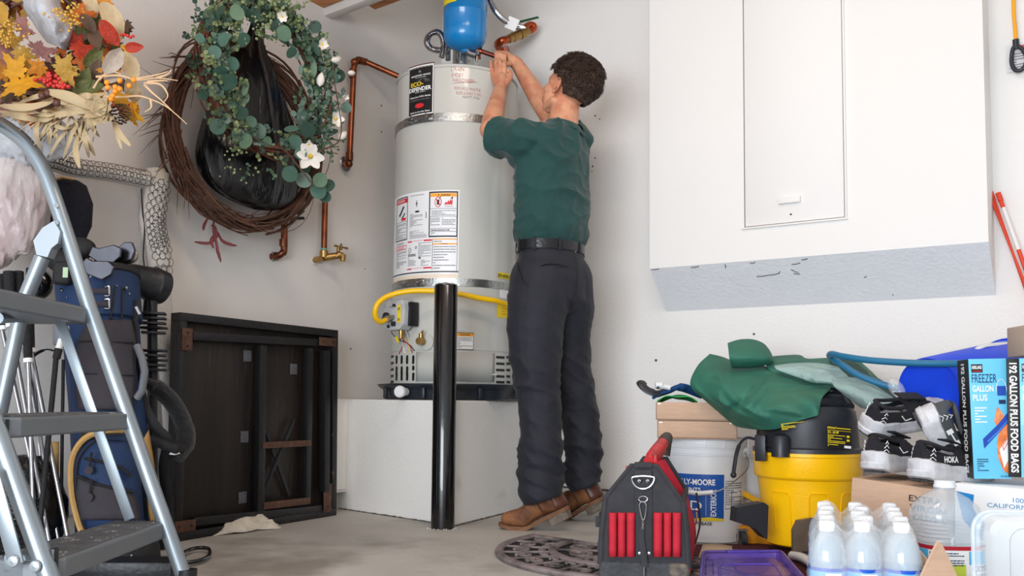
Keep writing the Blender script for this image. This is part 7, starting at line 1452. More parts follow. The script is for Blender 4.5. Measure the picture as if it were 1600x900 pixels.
# ---- loose clubs upside down at far left
M_grip = mat('rubber_grip', s2l(24, 24, 27), .8, bump=.4, bs=200)
LCD = .40
lc_ = [((0, 430, 3.0), (2, 510), (61, 779)), ((14, 425, 3.0), (16, 505), (49, 690)), ((28, 425, 3.03), (30, 505), (76, 760)), ((40, 470, 2.95), (44, 560), (52, 800)), ((44, 500, 2.98), (48, 545), (96, 790)), ((50, 420, 3.05), (44, 505), (62, 700))]
nmz = ['leftmost', 'second from the left', 'third from the left', 'fourth, lettered grip', 'fifth from the left', 'rearmost']
for (g0, g1, e_), nn2 in zip(lc_, nmz):
    a = P(g0[0], g0[1], g0[2] - LCD); b = P(*g1, g0[2] - LCD - .02); d_ = (P(*e_, g0[2] - LCD - .06) - b).normalized(); e = b + d_ * ((b.z - .03) / max(.1, -d_.z)); t = thing('loose_golf_club', 'steel-shafted golf club grip up behind the ladder, ' + nn2, 'golf club', base(e), 'loose clubs standing left of the golf bag')
    MB().tube([b, e], .0062, 10).build('shaft', M_steel, t); MB().tube([a, b], [.016, .011], 12).build('grip', M_grip, t); MB().tube([b + d_ * .0, b + d_ * .012], .0125, 12).build('white_ring', M_white, t); MB().box((0, 0, 0), (.08, .03, .045), xf(e + up * .0), bev=.008).build('club_head', M_chrome, t)
m = MB(); m.tube(cpts([(48, 560, 2.7), (58, 552, 2.7), (72, 546, 2.7), (84, 548, 2.68)], 5), [.004] + [.010] * 8 + [.006] * 7, 8, flat=.4); tag(m.build('strap_loop', M_gblk), 'small black strap loop sticking out left of the golf bag', 'strap')
m = MB(); q = P(60, 445, 2.85); m.ball(q, .045, 18, sc_=(1, .8, 1.1)); tag(m.build('driver_head', M_blackgloss), 'dark driver head half hidden behind the ladder leg', 'golf club')
# black rubbish bag low at the left
m = MB(); q = P(28, 850, 2.58); q.z = .16; m.ball(q, 1, 28, sc_=(.12, .09, .17)); m.map(lambda p: p + (p - q).normalized() * (.018 * (1 - abs(nz3(p, 9)) * 2) + .006 * nz3(p, 30))); tag(m.build('black_bag', mat('black_polythene', s2l(20, 20, 22), .25, bump=.5, bs=30)), 'black plastic bag on the floor behind the ladder foot', 'bag')
# junk at the bottom left
m = MB(); a = Pz(255, 905, .02); m.box((0, 0, .025), (.30, .10, .05), xf(a + Vector((-.16, .12, -.02)), rz=.05), bev=.006); jc = m.build('black_case', M_blackp); tag(jc, 'flat black case with gold marks lying by the ladder foot', 'case')
m = MB(); q = P(128, 890, 2.36)
for k in range(10): m.tube([q + Vector((.003 * k - .1, -.01, -.0)), q + Vector((.003 * k - .105 + .002 * (k % 3), -.012, -.03))], .0016, 4)
tag(m.build('gold_fringe', M_gtan, kind='stuff'), 'gold fringe hanging under the lowest ladder tread', 'fringe')
m = MB(); a = Pz(230, 858, 0); m.box((0, 0, .03), (.14, .05, .05), xf(a, rz=-.1), bev=.008); m.ball(a + Vector((.03, -.03, .03)), .008, 8, mi=1); tag(m.build('black_box', [M_blackp, M_chrome]), 'small black box on the floor behind the ladder rail', 'box')
# looped cable
lo = thing('looped_cable', 'black steel cable loop with red sleeves on the floor', 'cable', Pz(270, 880, 0))
lp = [Pz(x, y, z_) for x, y, z_ in ((222, 885, .012), (250, 880, .014), (268, 878, .014), (290, 879, .012), (312, 876, .012), (327, 868, .012), (326, 858, .012), (310, 856, .014), (292, 861, .016), (278, 870, .03), (270, 877, .026))]
MB().tube(crom([tuple(q) for q in lp], 6), .0065, 10).build('cable', M_blackgloss, lo)
MB().tube([Pz(247, 881, .016), Pz(266, 878, .016)], .0115, 12).build('red_sleeve', M_red, lo); MB().tube([Pz(236, 882, .014), Pz(240, 882, .014)], .009, 10).build('ferrule', M_steel, lo)
# ---- step ladder
M_alu = mat('ladder_aluminium', s2l(150, 160, 168), .36, .75, var=.05, vs=8); M_tread = mat('tread_grey_enamel', s2l(118, 124, 130), .42, .35, var=.05); M_grip2 = mat('tread_rubber', s2l(92, 94, 98), .75, var=.2, vs=30, col2=s2l(150, 148, 146), c2s=30, c2t=(.6, .7)); M_hinge = mat('hinge_white', s2l(160, 168, 174), .4, .5)
YA, YB = 2.36, 1.80
ld = thing('step_ladder', 'grey aluminium three-step ladder at the left edge of the picture', 'ladder', base(P(280, 890, YA)))
def ext(a, b, z=0.0): d_ = b - a; return a + d_ * ((z - a.z) / d_.z)
a2, a3 = P(140, 482, YA), P(258, 818, YA); footA = ext(a2, a3, .015); dx_ = Vector((0, YB - YA, 0))
railA = [P(66, 262, YA), P(88, 318, YA), a2, a3, footA]
bow = crom([tuple(q) for q in [railA[0] + dx_ * .9 + Vector((-.02, 0, .0)), P(66, 262, YA) + dx_ * .96 + Vector((-.08, 0, .10)), P(0, 195, YA) + Vector((-.02, -.35, .0)), P(-20, 188, YA), P(10, 200, YA), P(42, 222, YA), P(66, 262, YA)]], 8)
MB().tube(crom([tuple(q) for q in [P(-30, 183, YA - .05), P(-8, 190, YA), P(16, 204, YA), P(42, 226, YA), P(66, 262, YA), P(86, 312, YA), P(110, 385, YA)]], 8) + [tuple(a2), tuple(a3), tuple(footA)], .0195, 18).build('side_rail', M_alu, ld)
rb2 = [P(0, 688, YB), P(77, 902, YB)]; ftB = ext(rb2[0], rb2[1], .015); dB_ = (rb2[0] - rb2[1]).normalized(); topB = rb2[0] + dB_ * .95
MB().tube([topB, rb2[0], rb2[1], ftB], .0195, 18).build('side_rail', M_alu, ld)
tpB = [topB, topB + Vector((-.07, .04, .10)), topB + Vector((-.16, .25, .16)), P(-60, 168, YA - .2), P(-30, 183, YA - .05)]
MB().tube(crom([tuple(q) for q in tpB], 6), .0195, 14).build('top_bow', M_alu, ld)
for f_ in (footA, ftB): MB().tube([f_ - up * .015, f_ + up * .04], .025, 14).build('foot_cap', M_blackp, ld)
# rear legs
r0 = P(84, 358, YA - .02); MB().tube([P(66, 402, YA - .02), P(38, 470, YA - .02), P(28, 510, YA - .02), ext(P(28, 510, YA - .02), P(0, 640, YA - .02), .01)], .0195, 16).build('rear_leg', M_alu, ld)
MB().tube([P(66, 402, YA - .02) + dx_, ext(P(28, 510, YA - .02), P(0, 640, YA - .02), .01) + dx_ * 1.0], .0195, 16).build('rear_leg', M_alu, ld)
m = MB(); hp = [(68, 348), (82, 352), (92, 372), (84, 392), (74, 402), (62, 398), (55, 378)]; n = Vector((0, -1, 0)); v = [Ppl(x, y, P(70, 380, YA - .03), n) for x, y in [(52, 376), (66, 356), (84, 345), (94, 362), (90, 380), (80, 388), (74, 402), (57, 398)]]; k = len(v); m.add(v + [q + Vector((0, .035, 0)) for q in v], [tuple(range(k)), tuple(range(2 * k - 1, k - 1, -1))] + [(i, k + i, k + (i + 1) % k, (i + 1) % k) for i in range(k)]); m.build('hinge', M_hinge, ld, smooth=False)
for x, y in ((88, 348), (88, 321)): MB().tube([P(x, y, YA - .018), P(x, y, YA - .026)], .006, 10).build('rivet', M_hinge, ld)
m = MB(); m.tube([P(-5, 497, YA - .3), P(30, 495, YA - .05)], .014, 12); m.build('rear_crossbar', M_alu, ld)
def flatbar(p0, p1, w_, y, nm='link_bar'):
    a, b = P(*p0, y), P(*p1, y); return MB().box(((b - a).length / 2, 0, 0), ((b - a).length, w_, .006), axes(a, b - a, Vector((0, -1, 0)).cross(b - a)), bev=.002).build(nm, M_alu, ld)
flatbar((87, 482), (203, 812), .027, 2.32); flatbar((-14, 735), (26, 882), .030, 1.76)
for x, y, yy in ((21, 877, 1.755), (55, 885, 1.775)): MB().lathe([(.012, 0), (.010, .004), (.001, .006)], 14, M=xf(P(x, y, yy), az=(0, -1, 0)), cap=False).build('rivet', M_hinge, ld)
def tread(xA, z, dep, nm, th=.042):
    t = MB(); y0, y1 = YB - .012, YA + .02; xl = xA - dep
    prof = [(xl, y0 + .02), (xl, y1), (xA - .0, y1), (xA, y0 + .05), (xA - .02, y0 + .01), (xA - .06, y0)]
    t.add([(x, y, zz) for zz in (z - th, z) for x, y in prof], [tuple(range(len(prof))), tuple(range(2 * len(prof) - 1, len(prof) - 1, -1))] + [(i, len(prof) + i, len(prof) + (i + 1) % len(prof), (i + 1) % len(prof)) for i in range(len(prof))])
    o = t.build(nm, M_tread, ld, smooth=False); b_ = o.modifiers.new('b', 'BEVEL'); b_.width = .006; b_.segments = 3
    g_ = MB(); nr = int(dep / .012)
    for k in range(nr):
        x = xl + .01 + (dep - .02) * (k + .5) / nr; n = 12; g_.tube([(x + .0015 * math.sin(j * 1.3 + k), y0 + .045 + (y1 - y0 - .06) * j / n, z + .0005) for j in range(n + 1)], .0035, 5)
    g_.build('grip_ribs', M_grip2, o, kind='stuff')
    return o
xT = P(140, 484, YA).x; xM = P(203, 655, YA).x; xB = P(259, 818, YA).x
tread(xT, P(140, 482, YA).z, .19, 'tread'); tread(xM, P(203, 646, YA).z, .15, 'tread'); tb2 = tread(xB, P(259, 816, YA).z, .145, 'tread')
m = MB(); m.box((0, 0, 0), (.075, .012, .036), xf(P(36, 880, YB)), bev=.006); m.build('tread_bracket', M_alu, ld)
MB().box((0, 0, 0), (.012, .02, .05), xf(P(84, 876, YB + .01)), bev=.003).build('dark_gap_cap', M_blackp, ld)
m = MB(); m.tube([P(4, 688, YB + .01), P(5, 655, YB + .01)], .012, 8); m.build('tread_end_cap', M_blackp, ld)
# ================================================================ wreaths and bags
RW = random.Random(21)
M_vine = mat('grapevine', s2l(88, 60, 46), .8, var=.35, vs=25, bump=.4, bs=90); M_vine2 = mat('grapevine_red', s2l(104, 60, 44), .75, var=.3, vs=25, bump=.4, bs=90)
M_lf = [mat('eucalyptus_%d' % i, s2l(*c), .6, var=.12, vs=40, trl=.12) for i, c in enumerate([(80, 114, 100), (66, 98, 84), (100, 128, 104), (54, 80, 68), (112, 136, 124)])]
M_sm = [mat('foliage_%d' % i, s2l(*c), .65, var=.15, vs=60) for i, c in enumerate([(80, 104, 80), (106, 124, 84), (54, 76, 62), (140, 150, 104), (98, 118, 106), (206, 200, 178)])]
M_petal = mat('magnolia_petal', s2l(240, 234, 226), .55, sss=.05, trl=.15); M_ctr = mat('flower_centre', s2l(206, 176, 60), .7)
HX = -VL                                                               # toward picture right along the wall
def ringf(c, r_, a, n=0, rz_=0): return c + HX * (r_ * math.cos(a)) + up * (r_ * math.sin(a)) + NL * n
def vines(c, r_, spread, n, rad, m_, name, par, seed, a0=0, a1=2 * pi):
    rr = random.Random(seed); mb = MB()
    for k in range(n):
        dr, dn = rr.gauss(0, spread), rr.gauss(0, spread * .8); s0 = rr.uniform(a0, a1) ; ln = rr.uniform(1.2, 4.2); w1, w2 = rr.uniform(2, 5), rr.uniform(2, 5); p1, p2 = rr.uniform(0, 6), rr.uniform(0, 6); N = int(ln * 9)
        am = spread * .5; pts_ = []
        for j in range(N + 1):
            a = s0 + ln * j / N; tw = .4; pts_.append(ringf(c, r_ + dr * math.cos(a * tw) + am * math.sin(w1 * a + p1), a, dn * math.cos(a * tw + 1) + am * math.sin(w2 * a + p2)))
        r0 = rad * rr.uniform(.5, 1.35); mb.tube(pts_, [r0 * (1 - .5 * (j / N)) for j in range(N + 1)], 5)
    return mb.build(name, m_, par, kind='stuff')
# bare wreath at the back
cb_ = PL(385, 216, .17); bw = thing('grapevine_wreath', 'bare brown grapevine wreath hanging behind the green one', 'wreath', ringf(cb_, .38, -pi / 2))
sc_b = cb_.y / 1400; RB = 138 * sc_b
vines(cb_, RB, .030, 95, .0055, M_vine, 'vines', bw, 3); vines(cb_, RB, .045, 26, .0035, M_vine2, 'loose_vines', bw, 4)
tw = MB()
for k in range(26):
    a = RW.uniform(2.4, 3.9); p = ringf(cb_, RB + .03, a, RW.uniform(-.02, .03)); d_ = (HX * math.cos(a + RW.uniform(.4, 1.2)) + up * math.sin(a + RW.uniform(.2, 1.2))); tw.tube([p, p + d_ * RW.uniform(.03, .08), p + d_ * RW.uniform(.08, .13) + up * RW.uniform(-.02, .02)], [.002, .0015, .0005], 4)
tw.build('twig_ends', M_vine, bw, kind='stuff')
M_dred = mat('dark_red_leaf', s2l(108, 46, 48), .6, var=.2, vs=30)
for pts_ in (((324, 342), (319, 352), (318, 360)), ((334, 342), (334, 360), (338, 380), (345, 410)), ((336, 365), (330, 376), (334, 388)), ((340, 362), (347, 376), (360, 382), (370, 384)), ((338, 372), (326, 380), (304, 378)), ((338, 385), (341, 395), (345, 408)), ((330, 352), (336, 356), (340, 372))):
    p3 = cpts([(x, y, 3.42 - .004 * i) for i, (x, y) in enumerate(pts_)], 6); n = len(p3); MB().tube(p3, [.0008 + .0055 * math.sin(pi * (i + 1) / (n + 1)) ** .8 for i in range(n)], 6, flat=.4, hint=(0, -1, 0)).build('red_leaf', M_dred, bw)
# black bag hanging in it
bgc = []
gw = thing('black_garbage_bag', 'black plastic bag hanging inside the wreaths', 'bag', P(392, 325, 3.42))
rows_ = [(404, 20, .02), (402, 45, .028), (398, 62, .035), (396, 90, .07), (396, 130, .115), (394, 175, .150), (392, 220, .180), (392, 260, .195), (394, 290, .180), (396, 310, .14), (398, 322, .08), (398, 327, .01)]
m = MB(); rws = crom([(*P(x, y, 3.46), r_) for x, y, r_ in rows_], 5); N = 64
def bagpt(u, v):
    i = v * (len(rws) - 1); k = int(min(i, len(rws) - 2)); f = i - k; q = [rws[k][j] * (1 - f) + rws[k + 1][j] * f for j in range(4)]; a = 2 * pi * u; c_ = Vector(q[:3])
    fold = 1 + .09 * math.sin(a * 9 + 2 * v) * (1 - v * .6) + .07 * noise.noise(Vector((math.cos(a) * 2.2, math.sin(a) * 2.2, v * 5))) + .04 * math.sin(a * 17 + 6 * v) * (1 - v)
    return c_ + HX * (q[3] * fold * 1.22 * math.cos(a)) + NL * (q[3] * fold * .42 * math.sin(a))
m.grid(bagpt, N, 60, cu=True); m.build('bag_film', mat('black_bag_film', s2l(18, 18, 20), .22, bump=.7, bs=3.5, stretch=(2.5, 2.5, .7), bd=.04, detail=3), gw)
# green wreath
cg = PL(413, 122, .34); RG = 112 * cg.y / 1400; gwr = thing('eucalyptus_wreath', 'grapevine wreath with eucalyptus leaves and white magnolias', 'wreath', ringf(cg, RG, -pi / 2))
vines(cg, RG + .012, .022, 60, .0048, M_vine2, 'vines', gwr, 8)
def leafmesh(w_, l_, cup=.15, pt=0.0, n=10):
    vs = [(0, 0, 0)] + [(w_ * math.sin(a) * (1 - pt * max(0, -math.cos(a)) ** 2), l_ * (.5 - .5 * math.cos(a)), cup * w_ * (abs(math.sin(a)) ** 2)) for a in np.linspace(0, 2 * pi, n, endpoint=False)]
    vs[0] = (0, l_ * .5, -cup * w_ * .1); return MB().add(vs, [(0, 1 + i, 1 + (i + 1) % n) for i in range(n)])
def maple(s, n=5, depth=.38, jit=0):
    pts_ = []; K = n * 2 + 1
    tips = [(-1.9, .62), (-1.0, .85), (0, 1.0), (1.0, .85), (1.9, .62)]
    for i, (a, L) in enumerate(tips):
        for da, f in ((-.30, .50), (-.20, .72), (-.10, .70), (0, 1.0), (.10, .70), (.20, .72), (.30, .50)): pts_.append((a + da, L * f * (1.0 if da == 0 else 1.12)))
        if i < 4: pts_.append(((a + tips[i + 1][0]) / 2, .50))
    pts_.append((2.5, .48)); pts_.append((2.9, .40)); pts_.append((pi, .18)); pts_.append((-2.9, .40)); pts_.append((-2.5, .48))
    vs = [(0, 0, 0)] + [(s * r_ * math.sin(a), s * r_ * math.cos(a), s * .18 * (r_ ** 2) * math.cos(a * 2.2)) for a, r_ in pts_]; k = len(pts_); return MB().add(vs, [(0, 1 + i, 1 + (i + 1) % k) for i in range(k)])
def proto(mb, m_, nm):
    me = bpy.data.meshes.new(nm); me.from_pydata(mb.v, [], mb.f); me.materials.append(m_); me.polygons.foreach_set('use_smooth', [True] * len(me.polygons)); return me
def spawn(me, nm, par, pos, ydir, ndir, s=1.0):
    y = Vector(ydir).normalized(); z = Vector(ndir); z = (z - y * z.dot(y)).normalized(); x = y.cross(z); o = bpy.data.objects.new(nm, me); C.objects.link(o); o.parent = par
    o.matrix_local = Matrix.Translation(Vector(pos) - ORG[par.name]) @ Matrix((x, y, z)).transposed().to_4x4() @ Matrix.Scale(s, 4); return o
ELf = [proto(leafmesh(.026, .052, .18, .12, 16), M_lf[i % 5], 'leaf') for i in range(5)] ; ELg = [proto(leafmesh(.011, .055, .2, .0), M_lf[(i + 1) % 5], 'leaf') for i in range(4)]
tocam = lambda p: (CAM - p).normalized()
big = [(357, 128, 15), (338, 142, 12), (378, 152, 12), (367, 165, 12), (378, 178, 12), (340, 198, 13), (404, 205, 13), (384, 221, 13), (460, 222, 12), (480, 203, 13), (453, 272, 13), (475, 281, 13), (500, 281, 12), (497, 298, 14), (512, 290, 12), (508, 307, 10), (335, 82, 11), (330, 26, 14), (444, 52, 13), (432, 40, 12), (515, 178, 12), (541, 168, 9), (350, 165, 12), (392, 190, 10), (362, 100, 12), (345, 112, 11), (430, 28, 12), (448, 226, 11), (520, 120, 11), (529, 118, 11), (497, 195, 10), (372, 210, 11), (416, 222, 10), (470, 240, 10), (476, 262, 10), (493, 42, 10), (312, 60, 8), (455, 82, 10), (370, 20, 13), (395, 24, 12), (350, 62, 12), (380, 62, 12), (410, 15, 13)]
for i, (x, y, r_) in enumerate(big):
    p = PL(x, y, .40 + RW.uniform(-.03, .04)); n = (tocam(p) + Vector((RW.gauss(0, .35), RW.gauss(0, .2), RW.gauss(0, .35)))).normalized(); a = RW.uniform(0, 2 * pi); yd = HX * math.cos(a) + up * math.sin(a)
    s = r_ / 11.0 * (p.y / 3.3) * 1.0; yv = (yd - n * yd.dot(n)).normalized(); spawn(ELf[(i * 3 + 1) % 5 if y > 100 else i % 4], 'leaf', gwr, p - yv * .026 * s, yv, n, s)
for k in range(200):
    a = RW.uniform(-.95, 4.05) if k % 4 else RW.uniform(0, 2 * pi); r_ = RG + RW.gauss(-.015, .036); p = ringf(cg, r_, a, RW.uniform(.0, .06)); fr = a + pi / 2 * (1 if RW.random() < .5 else -1) + RW.gauss(0, .7)
    yd = HX * math.cos(fr) + up * math.sin(fr) + NL * RW.uniform(-.1, .5); n = (NL + tocam(p) + Vector((RW.gauss(0, .5), RW.gauss(0, .5), RW.gauss(0, .5)))).normalized()
    if k % 3 == 0: spawn(ELf[k % 5], 'leaf', gwr, p, yd, n, RW.uniform(.45, .85))
    else: spawn(ELg[k % 4], 'leaf', gwr, p, yd, n, RW.uniform(.6, 1.15))
for mi_ in range(5):
    fo = MB(); lm = leafmesh(.0055, .013, .1, 0, 6)
    for k in range(85):
        a = (RW.uniform(-.9, 1.2) if mi_ in (0, 4) else RW.uniform(1.2, 4.1)) if k % 4 else RW.uniform(0, 2 * pi); c0 = ringf(cg, RG + RW.gauss(.0, .035), a, RW.uniform(-.02, .07)); fr = a + RW.uniform(-2.4, 2.4); dv = (HX * math.cos(fr) + up * math.sin(fr) + NL * RW.uniform(0, .8)).normalized(); L = RW.uniform(.03, .08)
        fo.tube([c0, c0 + dv * L], .0008, 3)
        for j in range(9):
            p = c0 + dv * (L * j / 8); sd = dv.cross(Vector((RW.gauss(0, 1), RW.gauss(0, 1), RW.gauss(0, 1)))).normalized(); yv = (sd + dv * .5).normalized(); nv_ = (tocam(p) + Vector((RW.gauss(0, .5), 0, RW.gauss(0, .5)))); nv_ = (nv_ - yv * nv_.dot(yv)).normalized()
            s = RW.uniform(.8, 1.5); fo.join(lm, Matrix.Translation(p) @ Matrix((yv.cross(nv_), yv, nv_)).transposed().to_4x4() @ Matrix.Scale(s, 4))
    fo.build('small_foliage', M_sm[mi_], gwr, kind='stuff')
cr_ = MB()
for (x, y) in [(395, 35)] * 30 + [(425, 45)] * 14 + [(372, 265)] * 14 + [(352, 240)] * 8 + [(448, 14)] * 10 + [(318, 70)] * 8:
    p = PL(x + RW.gauss(0, 14), y + RW.gauss(0, 12), .42); cr_.ball(p, RW.uniform(.003, .006), 6)
cr_.build('cream_buds', M_sm[3], gwr, kind='stuff')
# stems arching with the hanging sprig
st = MB(); st.tube(cpts([(380, 150, 3.35), (372, 190, 3.34), (400, 225, 3.33), (440, 232, 3.3), (462, 255, 3.3), (490, 290, 3.3)], 6), .003, 5); st.tube(cpts([(500, 235, 3.35), (525, 225, 3.33), (532, 212, 3.33), (533, 190, 3.34), (523, 130, 3.36), (520, 100, 3.37)], 6), .0025, 5); st.tube(cpts([(515, 228, 3.35), (520, 238, 3.34), (528, 240, 3.34)], 4), .0022, 5)
st.build('stems', M_vine, gwr)
PT = proto(leafmesh(.017, .052, .35, .35, 12), M_petal, 'petal'); PTs = proto(leafmesh(.012, .034, .6, .5, 12), M_petal, 'petal')
def flower(x, y, s, n=6, lab_='white magnolia', opn=1.0, tilt=(0, 0)):
    p = PL(x, y, .44); c_ = bpy.data.objects.new('flower', None); C.objects.link(c_); c_.parent = gwr; c_.location = p - ORG[gwr.name]; ORG[c_.name] = p; nn = (tocam(p) + HX * tilt[0] + up * tilt[1]).normalized()
    F_ = frame_from(nn)
    for k in range(n):
        a = 2 * pi * k / n + RW.uniform(-.15, .15); rd = F_ @ Vector((math.cos(a), math.sin(a), 0)); spawn(PT, 'petal', c_, p + nn * .002 * (k % 2), (rd * opn + nn * (1.05 - opn * .75)).normalized(), nn - rd * .4, s * RW.uniform(.85, 1.1))
    MB().ball(p + nn * .008 * s, .009 * s, 10).build('flower_centre', M_ctr, c_)
    c_['label'] = lab_; return c_
def bud(x, y, s, ang):
    p = PL(x, y, .43); d_ = HX * math.cos(ang) + up * math.sin(ang); m = MB(); c0 = p - d_ * .02 * s; m.tube([c0, c0 + d_ * .008 * s, c0 + d_ * .02 * s, c0 + d_ * .034 * s, c0 + d_ * .046 * s], [.003 * s, .010 * s, .0125 * s, .009 * s, .001], 10); m.build('bud', M_petal, gwr)
flower(485, 244, 1.12, 6, 'open white magnolia with yellow centre'); flower(523, 186, .8, 5, 'half open white magnolia', .7, (.5, .2)); flower(441, 26, .55, 7, 'small white rose', .6); flower(503, 70, .62, 7, 'small white rose', .6, (.3, .2)); flower(483, 226, .5, 4, 'small white bloom', .6); flower(536, 150, .5, 4, 'white bloom at the right edge', .5, (.8, 0))
bud(525, 93, 1.25, .5); bud(501, 125, 1.3, 1.4); bud(535, 212, 1.2, .8); bud(549, 114, .9, .3)
# ---- autumn wreath
AD = 2.42; ac_ = P(62, 62, AD); aw_ = thing('autumn_wreath', 'autumn wreath of maple leaves, berries and corn husks at top left', 'wreath', P(62, 190, AD))
AC = {'y': (238, 168, 30), 'o': (214, 108, 30), 'r': (196, 56, 30), 'g': (108, 112, 56), 'p': (176, 122, 116), 'b': (104, 78, 58), 'd': (206, 158, 60), 'c': (214, 188, 146), 's': (200, 186, 172), 'l': (228, 146, 40)}
AM = {k: mat('autumn_' + k, s2l(*[c_ * .86 for c_ in v]), .6, var=.16, vs=3, trl=.15, bump=.3, bs=5) for k, v in AC.items()}
MP = {k: proto(maple(1), AM[k], 'leaf') for k in AC}; OV = {k: proto(leafmesh(.27, 1.0, .5, .55, 14), AM[k], 'leaf') for k in AC}; HK = {k: proto(leafmesh(.10, 1.0, .6, .5, 12), AM[k], 'husk') for k in ('c', 's')}
def aleaf(x, y, sz, col, kind='m', ang=None, dd=0, tilt=.35):
    p = P(x, y, AD + dd); n = (tocam(p) + Vector((RW.gauss(0, tilt), RW.gauss(0, .2), RW.gauss(0, tilt)))).normalized(); a = RW.uniform(0, 6.28) if ang is None else math.radians(ang); yd = Vector((math.cos(a), 0, math.sin(a))); s = mpx(sz * (1.15 if kind == 'm' else 1.05), AD + dd); me = {'m': MP, 'o': OV, 'h': HK}[kind][col]
    yv = (yd - n * yd.dot(n)).normalized(); off = yv * (s * .5 if kind in 'oh' else s * .1); spawn(me, 'husk' if kind == 'h' else 'leaf', aw_, p - off, yv, n, s)
for args in [(32, 133, 46, 'y', 'm', -70, -.1), (24, 110, 34, 'y', 'm', 120, -.08), (35, 42, 30, 'p', 'm', 40, -.06), (62, 78, 30, 'p', 'm', 30, -.05), (10, 84, 30, 'p', 'm', 150, -.05), (100, 104, 26, 'd', 'm', 60, -.1), (104, 116, 22, 'd', 'm', -60, -.1), (60, 106, 22, 'l', 'm', 200, -.07),
             (16, 62, 26, 'd', 'm', 90, -.05), (36, 86, 26, 'd', 'm', -60, -.06), (128, 25, 26, 'o', 'm', 10, -.02), (172, 52, 44, 'r', 'o', -60, -.05), (210, 74, 30, 'r', 'o', 5, -.06), (198, 76, 20, 'y', 'o', 160, -.05), (126, 78, 26, 'r', 'm', 30, -.02), (160, 95, 24, 'o', 'm', 80, 0),
             (132, 126, 42, 'g', 'o', 70, -.05), (146, 88, 40, 'g', 'o', 50, -.03), (138, 138, 46, 'g', 'o', 20, -.05), (152, 112, 40, 'b', 'o', 80, -.02), (138, 38, 36, 'b', 'o', -50, -.03), (150, 62, 40, 'b', 'o', -70, -.03), (204, 178, 28, 'y', 'm', -20, -.02), (210, 170, 26, 'l', 'o', -60, -.03), (188, 156, 22, 'y', 'm', 100, -.03), (172, 110, 24, 'l', 'm', 120, -.02), (84, 20, 30, 'g', 'o', 80, 0), (176, 95, 50, 's', 'o', 48, -.08), (178, 122, 34, 's', 'o', 10, -.06),
             (174, 34, 62, 'c', 'o', -55, -.02), (202, 104, 52, 'c', 'o', -60, -.02), (208, 140, 46, 'c', 'o', -80, -.01), (142, 8, 40, 'c', 'o', -65, .0), (60, 112, 20, 'o', 'm', 250, -.05), (118, 64, 20, 'r', 'm', None, 0), (98, 76, 22, 'o', 'm', None, .03), (82, 100, 22, 'b', 'm', None, .03), (90, 118, 24, 'r', 'm', None, .02), (4, 108, 30, 'l', 'm', None, -.03), (2, 20, 40, 'd', 'o', 100, -.03)]: aleaf(*args)
cols_ = 'yorgpbdcl'
for k in range(190):
    a = RW.uniform(-pi, pi); r_ = RW.uniform(52, 120); x, y = 55 + r_ * math.cos(a) * 1.02, 62 - r_ * math.sin(a)
    if x < -60 or y < -60: continue
    aleaf(x, y, RW.uniform(20, 38), RW.choice(cols_), RW.choice('mmo'), None, .05 + RW.uniform(0, .08), .5)
def strand(pts_, r0, m_, nm='husk', fl=.25):
    p3 = crom([tuple(P(*q)) for q in pts_], 6); n = len(p3); MB().tube(p3, [max(.0006, r0 * math.sin(pi * (i + .6) / (n + .2)) ** .7) for i in range(n)], 6, flat=fl, hint=(0, -1, 0)).build(nm, m_, aw_)
for i in range(62):
    x0 = RW.uniform(-10, 150); y0 = 172 + RW.uniform(-18, 18) - .0 * x0; up_ = RW.random()
    if up_ < .5: x1 = x0 + RW.uniform(40, 80); y1 = y0 + RW.uniform(-18, 22); pts_ = [(x0, y0, AD - .06), ((x0 + x1) / 2, (y0 + y1) / 2 + RW.uniform(-8, 10), AD - .12), (min(x1, 168), y1, AD - .07)]
    else: x0 = RW.uniform(60, 150); y0 = RW.uniform(170, 195); x1 = x0 + RW.uniform(-50, 25); y1 = min(256, y0 + RW.uniform(25, 66)); pts_ = [(x0, y0, AD - .06), ((x0 + x1) / 2 + RW.uniform(-8, 8), (y0 + y1) / 2, AD - .11), (x1, y1, AD - .06)]
    strand(pts_, RW.uniform(.003, .009), AM['c'])
strand([(180, 190, 2.35), (186, 208, 2.33), (204, 228, 2.33)], .008, AM['c']); strand([(176, 190, 2.35), (184, 215, 2.33), (190, 233, 2.33)], .005, AM['c']); strand([(122, 205, 2.33), (118, 235, 2.3), (124, 262, 2.3)], .008, AM['c']); strand([(72, 142, 2.3), (110, 152, 2.28), (146, 170, 2.3)], .014, AM['c']); strand([(0, 165, 2.3), (40, 168, 2.28), (80, 160, 2.3)], .010, AM['c'])
for k in range(7): a = 2 * pi * k / 7; q = P(162, 178, AD - .1); spawn(OV['c'], 'husk', aw_, q, Vector((math.cos(a) * .6, -.6, math.sin(a) * .8)), (0, -1, .2), .055)
brt = {'gold': mat('berry_gold', s2l(206, 160, 70), .3, .3), 'red': mat('berry_red', s2l(190, 34, 28), .3, coat=.4), 'orange': mat('berry_orange', s2l(240, 140, 28), .3, coat=.4), 'brown': mat('acorn_brown', s2l(88, 54, 44), .45)}
def berry(x, y, r_, c_, dd=-.1, st_='berry'): MB().ball(P(x, y, AD + dd), mpx(r_, AD), 10).build(st_, brt[c_], aw_)
for (x, y) in ((167, 129), (168, 137), (173, 155), (180, 143), (187, 126), (187, 139), (202, 134), (209, 125), (176, 150), (180, 136)): berry(x, y, 4.3, 'orange', -.12)
for k in range(16): berry(76 + RW.gauss(0, 7), 124 + RW.gauss(0, 6), 3.4, 'red'); 
for k in range(12): berry(94 + RW.gauss(0, 5), 134 + RW.gauss(0, 4.5), 3.2, 'red', -.13)
for k in range(5): berry(190 + 5 * k * .9, 56 + RW.uniform(-2, 3), 2.6, 'red', -.04)
bg_ = MB()
